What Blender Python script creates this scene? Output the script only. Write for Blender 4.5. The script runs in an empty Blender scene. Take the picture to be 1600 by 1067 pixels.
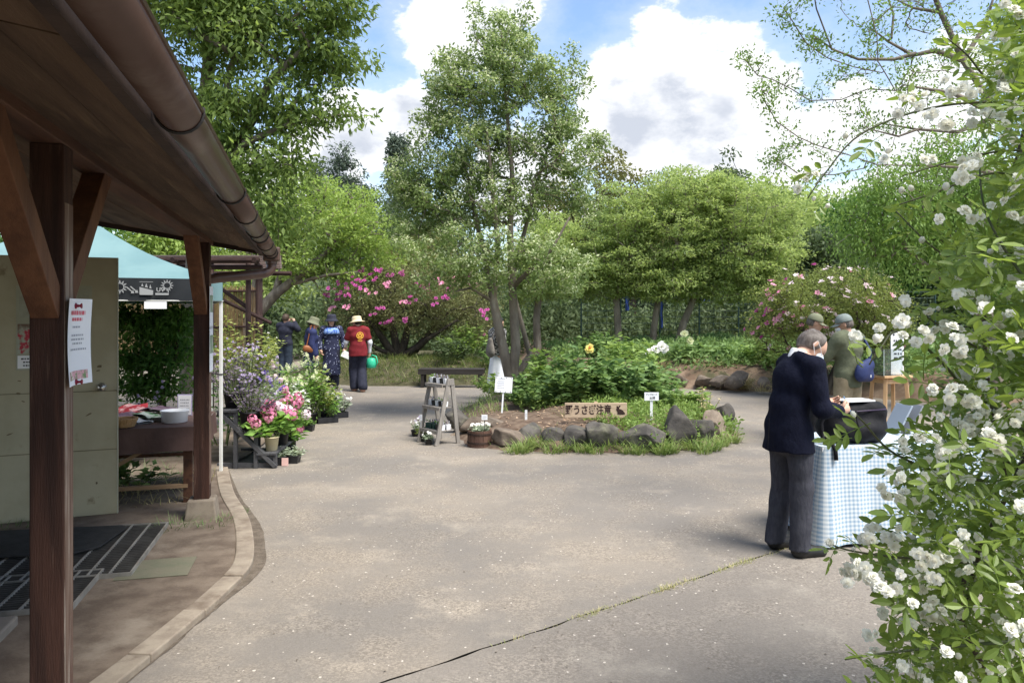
import bpy, math, random
import numpy as np
from mathutils import Vector, Matrix, Euler

# ------------------------------------------------------------------ camera, sky, sun, exposure
SC = bpy.context.scene
COL = SC.collection
F, CX, HY, CAMZ = 1180.0, 800.0, 488.0, 1.65        # focal length in px of a 1600 px wide frame, horizon row, eye height
cam_d = bpy.data.cameras.new('camera'); cam = bpy.data.objects.new('camera', cam_d); COL.objects.link(cam)
cam.location = (0, 0, CAMZ); cam.rotation_euler = (math.radians(90), 0, 0)
cam_d.sensor_width = 36.0; cam_d.lens = 36.0 * F / 1600.0; cam_d.shift_y = -(533.5 - HY) / 1600.0
cam_d.clip_start = 0.05; cam_d.clip_end = 2000
SC.camera = cam
SC.view_settings.view_transform = 'Standard'; SC.view_settings.look = 'None'
SC.view_settings.gamma = 1.0; SC.view_settings.use_curve_mapping = False
SC.view_settings.exposure = 1.9
SC.render.engine = 'CYCLES'
SC.cycles.max_bounces = 8; SC.cycles.diffuse_bounces = 4; SC.cycles.glossy_bounces = 2
SC.cycles.transmission_bounces = 5; SC.cycles.transparent_max_bounces = 6
SC.cycles.use_denoising = True
try: SC.cycles.denoiser = 'OPENIMAGEDENOISE'
except Exception: pass
SC.cycles.caustics_reflective = False; SC.cycles.caustics_refractive = False

SUN_EL, SUN_AZ = math.radians(62), math.radians(128)   # azimuth measured from +Y (straight ahead) towards +X (right)
sun_d = bpy.data.lights.new('sun', 'SUN'); sun = bpy.data.objects.new('sun', sun_d); COL.objects.link(sun)
sun_d.energy = 2.0; sun_d.angle = math.radians(30); sun_d.color = (1.0, 0.95, 0.87)
_s = Vector((math.sin(SUN_AZ) * math.cos(SUN_EL), math.cos(SUN_AZ) * math.cos(SUN_EL), math.sin(SUN_EL)))
sun.rotation_euler = _s.to_track_quat('Z', 'Y').to_euler()

def build_world():
    w = bpy.data.worlds.new('World'); SC.world = w; w.use_nodes = True
    w.cycles.sampling_method = 'MANUAL'; w.cycles.sample_map_resolution = 256
    nt = w.node_tree; N = nt.nodes; L = nt.links; N.clear()
    out = N.new('ShaderNodeOutputWorld'); bg = N.new('ShaderNodeBackground'); bg.inputs['Strength'].default_value = 0.15
    L.new(bg.outputs[0], out.inputs[0])
    sky = N.new('ShaderNodeTexSky'); sky.sky_type = 'NISHITA'; sky.sun_disc = False
    sky.sun_elevation = SUN_EL; sky.sun_rotation = SUN_AZ; sky.altitude = 50; sky.air_density = 1.15; sky.dust_density = 0.6; sky.ozone_density = 1.5
    tc = N.new('ShaderNodeTexCoord')
    def math_(op, a, b=None, clamp=False):
        m = N.new('ShaderNodeMath'); m.operation = op; m.use_clamp = clamp
        for i, v in enumerate((a, b)):
            if v is None: continue
            if isinstance(v, (int, float)): m.inputs[i].default_value = v
            else: L.new(v, m.inputs[i])
        return m.outputs[0]
    def noise(scale, detail, rough, off=(0, 0, 0)):
        mp = N.new('ShaderNodeMapping'); mp.inputs['Location'].default_value = off; mp.inputs['Scale'].default_value = (1, 1, 1.7)
        L.new(tc.outputs['Generated'], mp.inputs[0])
        n = N.new('ShaderNodeTexNoise'); n.inputs['Scale'].default_value = scale; n.inputs['Detail'].default_value = detail; n.inputs['Roughness'].default_value = rough
        L.new(mp.outputs[0], n.inputs['Vector']); return n.outputs['Fac']
    # cumulus banks: a few large banks where the photograph has them, and scattered ones all round the sky
    banks = [(745, 15, .085, 1.0), (690, 80, .05, 1.0), (1060, 105, .080, 1.0), (960, 120, .06, .9), (1130, 185, .11, 1.0), (960, 200, .10, 1.0), (1230, 225, .085, .9),
             (575, 215, .075, 1.0), (640, 170, .05, .9), (510, 260, .09, .9), (1330, 150, .05, .5), (440, 330, .15, .7), (1480, 330, .2, .7), (860, 290, .15, .6)]
    acc = None
    for (px, py, r, wt) in banks:
        d = Vector(((px - CX) / F, 1.0, (HY - py) / F)).normalized()
        vd = N.new('ShaderNodeVectorMath'); vd.operation = 'DISTANCE'; vd.inputs[1].default_value = d
        L.new(tc.outputs['Generated'], vd.inputs[0])
        q = math_('SUBTRACT', wt, math_('DIVIDE', vd.outputs['Value'], r))
        q = math_('MAXIMUM', q, -1.0)
        acc = q if acc is None else math_('SMOOTH_MAX', acc, q)
        if acc is not q: acc.node.inputs[2].default_value = .25
    gen = math_('MULTIPLY', math_('SUBTRACT', noise(2.3, 3, .5, (3.1, 1.7, .4)), .52), 5.0)       # the rest of the sky
    behind = N.new('ShaderNodeVectorMath'); behind.operation = 'DISTANCE'; behind.inputs[1].default_value = (0.05, .93, .32); L.new(tc.outputs['Generated'], behind.inputs[0])
    away = math_('MULTIPLY', math_('SUBTRACT', behind.outputs['Value'], .55, True), 3.0, True)
    gen = math_('SUBTRACT', gen, math_('MULTIPLY', math_('SUBTRACT', 1.0, away), 2.0))
    acc = math_('MAXIMUM', acc, gen)
    n1 = math_('SUBTRACT', noise(7.5, 9, .62), .5)
    dens = math_('ADD', acc, math_('MULTIPLY', n1, 2.9))
    ramp = N.new('ShaderNodeMapRange'); ramp.interpolation_type = 'SMOOTHSTEP'; ramp.inputs['From Min'].default_value = -.08; ramp.inputs['From Max'].default_value = .30
    L.new(dens, ramp.inputs['Value'])
    wisp = N.new('ShaderNodeMapRange'); wisp.interpolation_type = 'SMOOTHSTEP'; wisp.inputs['From Min'].default_value = -.75; wisp.inputs['From Max'].default_value = .3; wisp.inputs['To Max'].default_value = .28
    L.new(dens, wisp.inputs['Value'])
    mask = math_('MAXIMUM', ramp.outputs[0], wisp.outputs[0])
    sh = N.new('ShaderNodeMapRange'); sh.interpolation_type = 'SMOOTHSTEP'; sh.inputs['From Min'].default_value = .45; sh.inputs['From Max'].default_value = .62
    L.new(noise(5.2, 5, .55, (.35, .2, .62)), sh.inputs['Value'])
    thick = N.new('ShaderNodeMapRange'); thick.inputs['From Min'].default_value = .25; thick.inputs['From Max'].default_value = .9; L.new(dens, thick.inputs['Value'])
    grey = None                                                   # undersides of the thick banks
    for (px, py, r) in ((1010, 190, .13), (1150, 265, .12), (560, 275, .10), (760, 75, .05), (900, 260, .1)):
        d = Vector(((px - CX) / F, 1.0, (HY - py) / F)).normalized(); vd = N.new('ShaderNodeVectorMath'); vd.operation = 'DISTANCE'; vd.inputs[1].default_value = d; L.new(tc.outputs['Generated'], vd.inputs[0])
        q = math_('SUBTRACT', 1.0, math_('DIVIDE', vd.outputs['Value'], r), True); grey = q if grey is None else math_('MAXIMUM', grey, q)
    gs = N.new('ShaderNodeMapRange'); gs.interpolation_type = 'SMOOTHSTEP'; gs.inputs['From Min'].default_value = .28; gs.inputs['From Max'].default_value = .75
    L.new(math_('ADD', grey, math_('MULTIPLY', n1, 1.3)), gs.inputs['Value'])
    shade = math_('MAXIMUM', math_('MULTIPLY', sh.outputs[0], thick.outputs[0]), math_('MULTIPLY', gs.outputs[0], thick.outputs[0]))
    cc = N.new('ShaderNodeMixRGB'); cc.inputs[1].default_value = (2.2, 2.22, 2.26, 1); cc.inputs[2].default_value = (1.22, 1.31, 1.5, 1)
    L.new(shade, cc.inputs[0])
    sk = N.new('ShaderNodeMixRGB'); sk.blend_type = 'MULTIPLY'; sk.inputs[0].default_value = 1; sk.inputs[2].default_value = (SKYMUL[0], SKYMUL[1], SKYMUL[2], 1)
    L.new(sky.outputs[0], sk.inputs[1])
    mx = N.new('ShaderNodeMixRGB'); L.new(mask, mx.inputs[0]); L.new(sk.outputs[0], mx.inputs[1]); L.new(cc.outputs[0], mx.inputs[2])
    L.new(mx.outputs[0], bg.inputs['Color'])
SKYMUL = (.41, .42, .44)
build_world()

# ------------------------------------------------------------------ helpers
R = math.radians
rng = np.random.default_rng(7)
random.seed(7)
def P(px, py, Y): return Vector(((px - CX) * Y / F, Y, CAMZ - (py - HY) * Y / F))
def G(px, py, z=0.0):
    Y = (CAMZ - z) * F / (py - HY); return Vector(((px - CX) * Y / F, Y, z))
def tag(o, label=None, cat=None, group=None, kind=None):
    if label: o['label'] = label
    if cat: o['category'] = cat
    if group: o['group'] = group
    if kind: o['kind'] = kind
    return o
def empty(name, loc=(0, 0, 0), rz=0.0, label=None, cat=None, group=None, kind=None, parent=None):
    o = bpy.data.objects.new(name, None); COL.objects.link(o); o.location = loc; o.rotation_euler = (0, 0, rz)
    o.empty_display_size = .1
    if parent: o.parent = parent
    return tag(o, label, cat, group, kind)
def inst(name, me, parent=None, loc=(0, 0, 0), rot=(0, 0, 0), scale=(1, 1, 1), matrix=None):
    o = bpy.data.objects.new(name, me); COL.objects.link(o)
    if parent: o.parent = parent
    if matrix is not None: o.matrix_basis = matrix
    else: o.location = loc; o.rotation_euler = rot; o.scale = scale
    return o

class MB:
    """collects vertices and polygons; build() links them as one mesh object"""
    def __init__(s): s.V = []; s.n = 0; s.loops = []; s.sizes = []; s.mats = []; s.mi = 0
    def add(s, verts, faces):
        v = np.asarray(verts, dtype=np.float64).reshape(-1, 3); s.V.append(v)
        for f in faces:
            s.loops.append(np.asarray(f, dtype=np.int64) + s.n); s.sizes.append(np.array([len(f)])); s.mats.append(np.array([s.mi]))
        s.n += len(v)
    def bulk(s, verts, polys):
        v = np.asarray(verts, dtype=np.float64).reshape(-1, 3); p = np.asarray(polys, dtype=np.int64)
        s.V.append(v); s.loops.append(p.ravel() + s.n); s.sizes.append(np.full(len(p), p.shape[1])); s.mats.append(np.full(len(p), s.mi)); s.n += len(v)
    def box(s, c, size, rot=None, taper=1.0):
        hx, hy, hz = size[0] / 2, size[1] / 2, size[2] / 2
        vs = []
        for z, t in ((-hz, 1.0), (hz, taper)):
            for x, y in ((-hx, -hy), (hx, -hy), (hx, hy), (-hx, hy)): vs.append(Vector((x * t, y * t, z)))
        if rot is not None:
            if not isinstance(rot, Matrix): rot = Euler(rot).to_matrix()
            vs = [rot @ v for v in vs]
        c = Vector(c); vs = [v + c for v in vs]
        s.add([tuple(v) for v in vs], [(3, 2, 1, 0), (4, 5, 6, 7), (0, 1, 5, 4), (1, 2, 6, 5), (2, 3, 7, 6), (3, 0, 4, 7)])
    def bar(s, a, b, w, h, up=(0, 0, 1)):
        """a straight bar of section w x h from a to b"""
        a, b = Vector(a), Vector(b); d = (b - a); L = d.length; z = d.normalized(); u = Vector(up)
        x = u.cross(z)
        if x.length < 1e-4: x = Vector((1, 0, 0)).cross(z)
        x.normalize(); y = z.cross(x)
        m = Matrix((x, y, z)).transposed()
        s.box((a + b) / 2, (w, h, L), m)
    def tube(s, pts, rad, seg=8, cap=True):
        pts = [Vector(p) for p in pts]; n = len(pts)
        if isinstance(rad, (int, float)): rad = [rad] * n
        vs = []; ref = None
        for i in range(n):
            t = (pts[min(i + 1, n - 1)] - pts[max(i - 1, 0)])
            if t.length < 1e-9: t = Vector((0, 0, 1))
            t.normalize()
            if ref is None:
                ref = Vector((1, 0, 0)) if abs(t.x) < .8 else Vector((0, 1, 0))
            x = ref - t * ref.dot(t)
            if x.length < 1e-5: x = t.orthogonal()
            x.normalize(); y = t.cross(x); ref = x
            for k in range(seg):
                a = 2 * math.pi * k / seg; vs.append(tuple(pts[i] + (x * math.cos(a) + y * math.sin(a)) * rad[i]))
        fs = []
        for i in range(n - 1):
            for k in range(seg):
                k2 = (k + 1) % seg; fs.append((i * seg + k, i * seg + k2, (i + 1) * seg + k2, (i + 1) * seg + k))
        if cap: fs.append(tuple(range(seg))[::-1]); fs.append(tuple((n - 1) * seg + k for k in range(seg)))
        s.add(vs, fs)
    def lathe(s, prof, seg=20, c=(0, 0, 0), cap=True):
        vs = []; c = Vector(c)
        for r, z in prof:
            for k in range(seg):
                a = 2 * math.pi * k / seg; vs.append((c.x + r * math.cos(a), c.y + r * math.sin(a), c.z + z))
        fs = []
        for i in range(len(prof) - 1):
            for k in range(seg):
                k2 = (k + 1) % seg; fs.append((i * seg + k, i * seg + k2, (i + 1) * seg + k2, (i + 1) * seg + k))
        if cap: fs.append(tuple(range(seg))[::-1]); fs.append(tuple((len(prof) - 1) * seg + k for k in range(seg)))
        s.add(vs, fs)
    def prism(s, outline, z0, z1, m=None):
        n = len(outline); vs = [Vector((x, y, z0)) for x, y in outline] + [Vector((x, y, z1)) for x, y in outline]
        if m is not None: vs = [m @ v for v in vs]
        fs = [tuple(range(n))[::-1], tuple(range(n, 2 * n))] + [(i, (i + 1) % n, n + (i + 1) % n, n + i) for i in range(n)]
        s.add([tuple(v) for v in vs], fs)
    def grid(s, fn, nu, nv):
        vs = [fn(i / nu, j / nv) for j in range(nv + 1) for i in range(nu + 1)]
        fs = [(j * (nu + 1) + i, j * (nu + 1) + i + 1, (j + 1) * (nu + 1) + i + 1, (j + 1) * (nu + 1) + i) for j in range(nv) for i in range(nu)]
        s.bulk([tuple(v) for v in vs], fs)
    def mesh(s, name, mat, smooth=False):
        me = bpy.data.meshes.new(name)
        if s.n:
            V = np.concatenate(s.V); lo = np.concatenate(s.loops).astype(np.int32); sz = np.concatenate(s.sizes).astype(np.int32)
            me.vertices.add(len(V)); me.vertices.foreach_set('co', V.astype(np.float32).ravel())
            me.loops.add(len(lo)); me.loops.foreach_set('vertex_index', lo)
            me.polygons.add(len(sz)); st = np.zeros(len(sz), np.int32); st[1:] = np.cumsum(sz)[:-1]
            me.polygons.foreach_set('loop_start', st)
            me.polygons.foreach_set('material_index', np.concatenate(s.mats).astype(np.int32))
            me.polygons.foreach_set('use_smooth', np.full(len(sz), bool(smooth)))
            me.update(calc_edges=True)
        for m in (mat if isinstance(mat, (list, tuple)) else [mat]): me.materials.append(m)
        return me
    def build(s, name, mat, parent=None, smooth=False, loc=None, bevel=0.0):
        o = bpy.data.objects.new(name, s.mesh(name, mat, smooth)); COL.objects.link(o)
        if parent: o.parent = parent
        if loc is not None: o.location = loc
        if bevel:
            b = o.modifiers.new('bevel', 'BEVEL'); b.width = bevel; b.segments = 2; b.limit_method = 'ANGLE'; b.angle_limit = R(40)
        return o

# ------------------------------------------------------------------ materials
MATS = {}
def mat(name, c1, c2=None, scale=6.0, rough=.75, bump=0.0, bscale=None, detail=6.0, stretch=(1, 1, 1), contrast=(.35, .65), metal=0.0, c3=None, c3scale=2.0, c3lim=(.55, .7), var=0.0, coat=0.0, spec=.35, sheen=0.0, bdist=.01):
    """noise-mixed base colour, optional third stain colour, bump, and a brightness change from object to object"""
    if name in MATS: return MATS[name]
    m = bpy.data.materials.new(name); m.use_nodes = True; nt = m.node_tree; N = nt.nodes; L = nt.links
    b = N['Principled BSDF']; b.inputs['Roughness'].default_value = rough; b.inputs['Metallic'].default_value = metal
    b.inputs['Specular IOR Level'].default_value = spec; b.inputs['Coat Weight'].default_value = coat
    if sheen: b.inputs['Sheen Weight'].default_value = sheen
    tc = N.new('ShaderNodeTexCoord'); mp = N.new('ShaderNodeMapping'); mp.inputs['Scale'].default_value = stretch; L.new(tc.outputs['Object'], mp.inputs[0])
    if var:
        oi = N.new('ShaderNodeObjectInfo'); ad = N.new('ShaderNodeVectorMath'); ad.operation = 'SCALE'; ad.inputs[0].default_value = (7.3, 3.1, 5.7); L.new(oi.outputs['Random'], ad.inputs['Scale'])
        L.new(ad.outputs[0], mp.inputs['Location'])
    def nz(sc, det, ro=.6):
        n = N.new('ShaderNodeTexNoise'); n.inputs['Scale'].default_value = sc; n.inputs['Detail'].default_value = det; n.inputs['Roughness'].default_value = ro
        L.new(mp.outputs[0], n.inputs['Vector']); return n.outputs['Fac']
    def ss(v, lo, hi):
        r = N.new('ShaderNodeMapRange'); r.interpolation_type = 'SMOOTHSTEP'; r.inputs['From Min'].default_value = lo; r.inputs['From Max'].default_value = hi; L.new(v, r.inputs['Value']); return r.outputs[0]
    def rgb4(c): return (c[0], c[1], c[2], 1)
    colr = None
    if c2 is None: b.inputs['Base Color'].default_value = rgb4(c1)
    else:
        mx = N.new('ShaderNodeMixRGB'); mx.inputs[1].default_value = rgb4(c1); mx.inputs[2].default_value = rgb4(c2); L.new(ss(nz(scale, detail), *contrast), mx.inputs[0]); colr = mx.outputs[0]
        if c3:
            m3 = N.new('ShaderNodeMixRGB'); L.new(colr, m3.inputs[1]); m3.inputs[2].default_value = rgb4(c3); L.new(ss(nz(c3scale, 8, .65), *c3lim), m3.inputs[0]); colr = m3.outputs[0]
    if var:
        if colr is None:
            rg = N.new('ShaderNodeRGB'); rg.outputs[0].default_value = rgb4(c1); colr = rg.outputs[0]
        hs = N.new('ShaderNodeHueSaturation'); r = N.new('ShaderNodeMapRange'); r.inputs['To Min'].default_value = 1 - var; r.inputs['To Max'].default_value = 1 + var
        L.new(oi.outputs['Random'], r.inputs['Value']); L.new(r.outputs[0], hs.inputs['Value']); L.new(colr, hs.inputs['Color']); colr = hs.outputs[0]
    if colr is not None: L.new(colr, b.inputs['Base Color'])
    if bump:
        bp = N.new('ShaderNodeBump'); bp.inputs['Strength'].default_value = bump; bp.inputs['Distance'].default_value = bdist; L.new(nz(bscale or scale * 4, 8, .65), bp.inputs['Height']); L.new(bp.outputs[0], b.inputs['Normal'])
    MATS[name] = m; return m
LSC = 2.0
def leafmat(name, cols, trans=.35, rough=.55, clump=1.2, spec=.25):
    """leaf surface: hue differs from leaf to leaf and slowly through the crown, thin enough to let light through"""
    if name in MATS: return MATS[name]
    m = bpy.data.materials.new(name); m.use_nodes = True; nt = m.node_tree; N = nt.nodes; L = nt.links
    b = N['Principled BSDF']; b.inputs['Roughness'].default_value = rough; b.inputs['Specular IOR Level'].default_value = spec
    g = N.new('ShaderNodeNewGeometry'); tc = N.new('ShaderNodeTexCoord')
    n = N.new('ShaderNodeTexNoise'); n.inputs['Scale'].default_value = clump; n.inputs['Detail'].default_value = 2; L.new(tc.outputs['Object'], n.inputs['Vector'])
    oi = N.new('ShaderNodeObjectInfo')
    ad = N.new('ShaderNodeMath'); ad.operation = 'ADD'; L.new(g.outputs['Random Per Island'], ad.inputs[0]); L.new(n.outputs['Fac'], ad.inputs[1])
    ad2 = N.new('ShaderNodeMath'); ad2.operation = 'MULTIPLY_ADD'; L.new(oi.outputs['Random'], ad2.inputs[0]); ad2.inputs[1].default_value = .35; L.new(ad.outputs[0], ad2.inputs[2])
    mr = N.new('ShaderNodeMapRange'); mr.inputs['From Min'].default_value = .38; mr.inputs['From Max'].default_value = 1.6; L.new(ad2.outputs[0], mr.inputs['Value'])
    cr = N.new('ShaderNodeValToRGB'); el = cr.color_ramp.elements
    while len(el) < len(cols): el.new(.5)
    for i, c in enumerate(cols): el[i].position = i / (len(cols) - 1); el[i].color = (c[0] * LSC, c[1] * LSC, c[2] * LSC, 1)
    L.new(mr.outputs[0], cr.inputs[0]); L.new(cr.outputs[0], b.inputs['Base Color'])
    t = N.new('ShaderNodeBsdfTranslucent'); hs = N.new('ShaderNodeHueSaturation'); hs.inputs['Value'].default_value = 1.35; hs.inputs['Saturation'].default_value = 1.1; hs.inputs['Hue'].default_value = .49
    L.new(cr.outputs[0], hs.inputs['Color']); L.new(hs.outputs[0], t.inputs['Color'])
    mx = N.new('ShaderNodeMixShader'); mx.inputs[0].default_value = trans; L.new(b.outputs[0], mx.inputs[1]); L.new(t.outputs[0], mx.inputs[2])
    L.new(mx.outputs[0], N['Material Output'].inputs['Surface'])
    MATS[name] = m; return m
# ------------------------------------------------------------------ ground, slabs, kerb, beds
def asphalt(name, tint):
    m = bpy.data.materials.new(name); m.use_nodes = True; nt = m.node_tree; N = nt.nodes; L = nt.links; b = N['Principled BSDF']; b.inputs['Roughness'].default_value = .92; b.inputs['Specular IOR Level'].default_value = .2
    tc = N.new('ShaderNodeTexCoord')
    def nz(sc, det=6, ro=.6, st=(1, 1, 1)):
        mp = N.new('ShaderNodeMapping'); mp.inputs['Scale'].default_value = st; L.new(tc.outputs['Object'], mp.inputs[0])
        n = N.new('ShaderNodeTexNoise'); n.inputs['Scale'].default_value = sc; n.inputs['Detail'].default_value = det; n.inputs['Roughness'].default_value = ro; L.new(mp.outputs[0], n.inputs['Vector']); return n.outputs['Fac']
    def ss(v, lo, hi, a=0., c=1.):
        r = N.new('ShaderNodeMapRange'); r.interpolation_type = 'SMOOTHSTEP'; r.inputs['From Min'].default_value = lo; r.inputs['From Max'].default_value = hi; r.inputs['To Min'].default_value = a; r.inputs['To Max'].default_value = c; L.new(v, r.inputs['Value']); return r.outputs[0]
    def mix(a, c, f, mode='MIX'):
        x = N.new('ShaderNodeMixRGB'); x.blend_type = mode
        for i, v in ((1, a), (2, c)):
            if isinstance(v, tuple): x.inputs[i].default_value = (*v, 1)
            else: L.new(v, x.inputs[i])
        if isinstance(f, float): x.inputs[0].default_value = f
        else: L.new(f, x.inputs[0])
        return x.outputs[0]
    base = mix(tint[0], tint[1], ss(nz(.55, 5, .6, (1, 1.0, 1)), .38, .62))           # grey aggregate and sandy dust
    base = mix(base, tint[2], ss(nz(1.6, 8, .7), .50, .74))
    base = mix(base, tint[3], ss(nz(.23, 4, .55), .52, .70))
    vo = N.new('ShaderNodeTexVoronoi'); vo.inputs['Scale'].default_value = 95; L.new(tc.outputs['Object'], vo.inputs['Vector'])
    stone = N.new('ShaderNodeSeparateColor'); L.new(vo.outputs['Color'], stone.inputs[0])
    base = mix(base, mix((.70, .69, .68), (1.28, 1.26, 1.23), ss(stone.outputs[0], .15, .95)), ss(nz(2.2, 4), .38, .66, .15, .75), 'MULTIPLY')
    fl = N.new('ShaderNodeMath'); fl.operation = 'GREATER_THAN'; fl.inputs[1].default_value = .997; L.new(stone.outputs[1], fl.inputs[0])
    base = mix(base, (.52, .47, .41), fl.outputs[0])
    base = mix(base, mix((.55, .55, .55), (1.35, 1.35, 1.35), nz(120, 3, .7)), .85, 'MULTIPLY')
    L.new(base, b.inputs['Base Color'])
    bp = N.new('ShaderNodeBump'); bp.inputs['Strength'].default_value = .5; bp.inputs['Distance'].default_value = .006; L.new(nz(70, 6, .7), bp.inputs['Height']); L.new(bp.outputs[0], b.inputs['Normal'])
    return m
M_path = asphalt('worn_path', ((.19, .172, .152), (.262, .228, .188), (.31, .272, .224), (.20, .18, .158)))
M_slab = asphalt('worn_slab', ((.188, .168, .147), (.24, .214, .185), (.285, .258, .22), (.19, .17, .149)))
M_soil = mat('soil', (.085, .055, .038), (.16, .115, .082), 9, .95, .8, 60, c3=(.21, .165, .12), c3scale=3, c3lim=(.5, .75))
M_soil2 = mat('packed_soil', (.105, .078, .058), (.175, .137, .104), 5, .95, .5, 45, c3=(.235, .195, .152), c3scale=2.2, c3lim=(.48, .72))
M_conc = mat('concrete', (.22, .18, .14), (.29, .245, .19), 8, .9, .3, 80, c3=(.15, .115, .085), c3scale=5, c3lim=(.48, .72), var=.08)
M_earth = mat('dark_earth', (.095, .075, .056), (.15, .122, .094), 14, .95, .9, 70)

g = MB(); g.bulk([(-600, -60, -.02), (600, -60, -.02), (600, 900, -.02), (-600, 900, -.02)], [(0, 1, 2, 3)])
g.build('ground', mat('ground_soil', (.06, .055, .03), (.10, .09, .05), 3, .95)); bpy.data.objects['ground']['kind'] = 'structure'

def sheet(name, outline, z, material, sub=None):
    b = MB(); b.add([(x, y, z) for x, y in outline], [tuple(range(len(outline)))])
    o = b.build(name, material); o['kind'] = 'structure'; return o
def wob(a, b, n, amp, sd):
    r = np.random.default_rng(sd); a = np.array(a); b = np.array(b); d = (b - a); nn = np.array((-d[1], d[0])) / np.linalg.norm(d)
    t = np.linspace(0, 1, n); w = r.normal(0, amp, n); w = np.convolve(w, [.25, .5, .25], 'same'); w[0] = w[-1] = 0
    return [tuple(a + d * t[i] + nn * w[i]) for i in range(n)]
J0 = (-2.9, 1.55); J1 = (4.6, 7.33)        # the joint across the path runs along this line (slope of the photograph's crack)
ja = wob((-2.2, 2.12), (4.8, 7.52), 90, .010, 3)
jb = [(x + .010 + .004 * math.sin(i * 1.3) + .003 * math.sin(i * .31), y - .013 - .006 * math.sin(i * 2.1)) for i, (x, y) in enumerate(ja)]
sheet('path', [(-14, 30), (-14, -2), (-2.2, -2)] + ja + [(22, 7.5), (22, 30)], 0.0, M_path)
sheet('path_slab', [(-2.17, -2.0)] + jb + [(14, 7.4), (14, -2)], 0.003, M_slab)
# soil below the building's eave, inside the kerb
kin = [G(344, 735), G(352, 775), G(372, 812), G(379, 850), G(374, 890), G(341, 925), G(300, 962), G(248, 1005), G(170, 1067), G(60, 1150), G(-120, 1290)]
k2 = [(p.x, p.y) for p in kin]
sheet('soil_floor', [(-12, 10.5), (-3.2, 10.5), (-3.0, 8.6)] + k2 + [(-3.5, 1.2), (-12, 1.2)], .028, M_soil2)
# earth strip outside the kerb
kerb = empty('kerb', kind='structure')
def offset(pts, d):
    out = []
    for i, p in enumerate(pts):
        a = Vector(pts[max(i - 1, 0)]); b = Vector(pts[min(i + 1, len(pts) - 1)]); t = (b - a).normalized(); out.append((p[0] - t.y * d, p[1] + t.x * d))
    return out
ko = offset(k2, -.0); ko = [(x, y) for x, y in k2]
def dense(pts, n=8):
    """catmull-rom through the points"""
    out = []
    P_ = [np.array(p, float) for p in pts]
    for i in range(len(P_) - 1):
        p0 = P_[max(i - 1, 0)]; p1 = P_[i]; p2 = P_[i + 1]; p3 = P_[min(i + 2, len(P_) - 1)]
        for k in range(n):
            t = k / n; out.append(.5 * ((2 * p1) + (-p0 + p2) * t + (2 * p0 - 5 * p1 + 4 * p2 - p3) * t * t + (-p0 + 3 * p1 - 3 * p2 + p3) * t ** 3))
    out.append(P_[-1]); return [tuple(p) for p in out]
kd = dense(k2, 8)
# the strip of bare earth between kerb and path
r_ = np.random.default_rng(5); nk = len(kd); wk = np.interp(np.arange(nk), [0, 6, 18, 30, 42, 52, 80], [.08, .11, .15, .16, .11, .082, .078]) + np.convolve(r_.normal(0, .010, nk + 4), np.ones(5) / 5, 'valid') * 1.2
so = [offset(kd, float(wk[i]))[i] for i in range(nk)]
b = MB(); n = len(kd); b.add([(x, y, .004) for x, y in kd] + [(x, y, .004) for x, y in so], [(i, i + 1, n + i + 1, n + i) for i in range(n - 1)])
o = b.build('earth_strip', M_earth); o['kind'] = 'structure'
# kerb stones, each its own piece
cuts = [0, 14, 26, 36, 48, 60, 72, 80]
inner = offset(kd, -.045); outer = offset(kd, .075)
for a, c in zip(cuts[:-1], cuts[1:]):
    b = MB(); idx = list(range(a, min(c, n - 1) + 1)); m_ = len(idx)
    pts = [Vector(inner[i]) for i in idx]; pto = [Vector(outer[i]) for i in idx]
    d0 = (pts[1] - pts[0]).normalized() * .004; pts[0] += d0; pto[0] += d0; d1 = (pts[-2] - pts[-1]).normalized() * .004; pts[-1] += d1; pto[-1] += d1
    h = .040 + random.uniform(-.006, .006)
    vs = [(p.x, p.y, -.02) for p in pts] + [(p.x, p.y, -.02) for p in pto] + [(p.x, p.y, h) for p in pts] + [(p.x, p.y, h) for p in pto]
    fs = []
    for i in range(m_ - 1):
        fs += [(2 * m_ + i, 2 * m_ + i + 1, 3 * m_ + i + 1, 3 * m_ + i), (i, i + 1, 2 * m_ + i + 1, 2 * m_ + i), (m_ + i + 1, m_ + i, 3 * m_ + i, 3 * m_ + i + 1)]
    fs += [(0, 2 * m_, 3 * m_, m_), (m_ - 1, 2 * m_ - 1, 4 * m_ - 1, 3 * m_ - 1)]
    b.add(vs, fs); b.build('kerb_stone', M_conc, kerb, bevel=.008)

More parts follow.
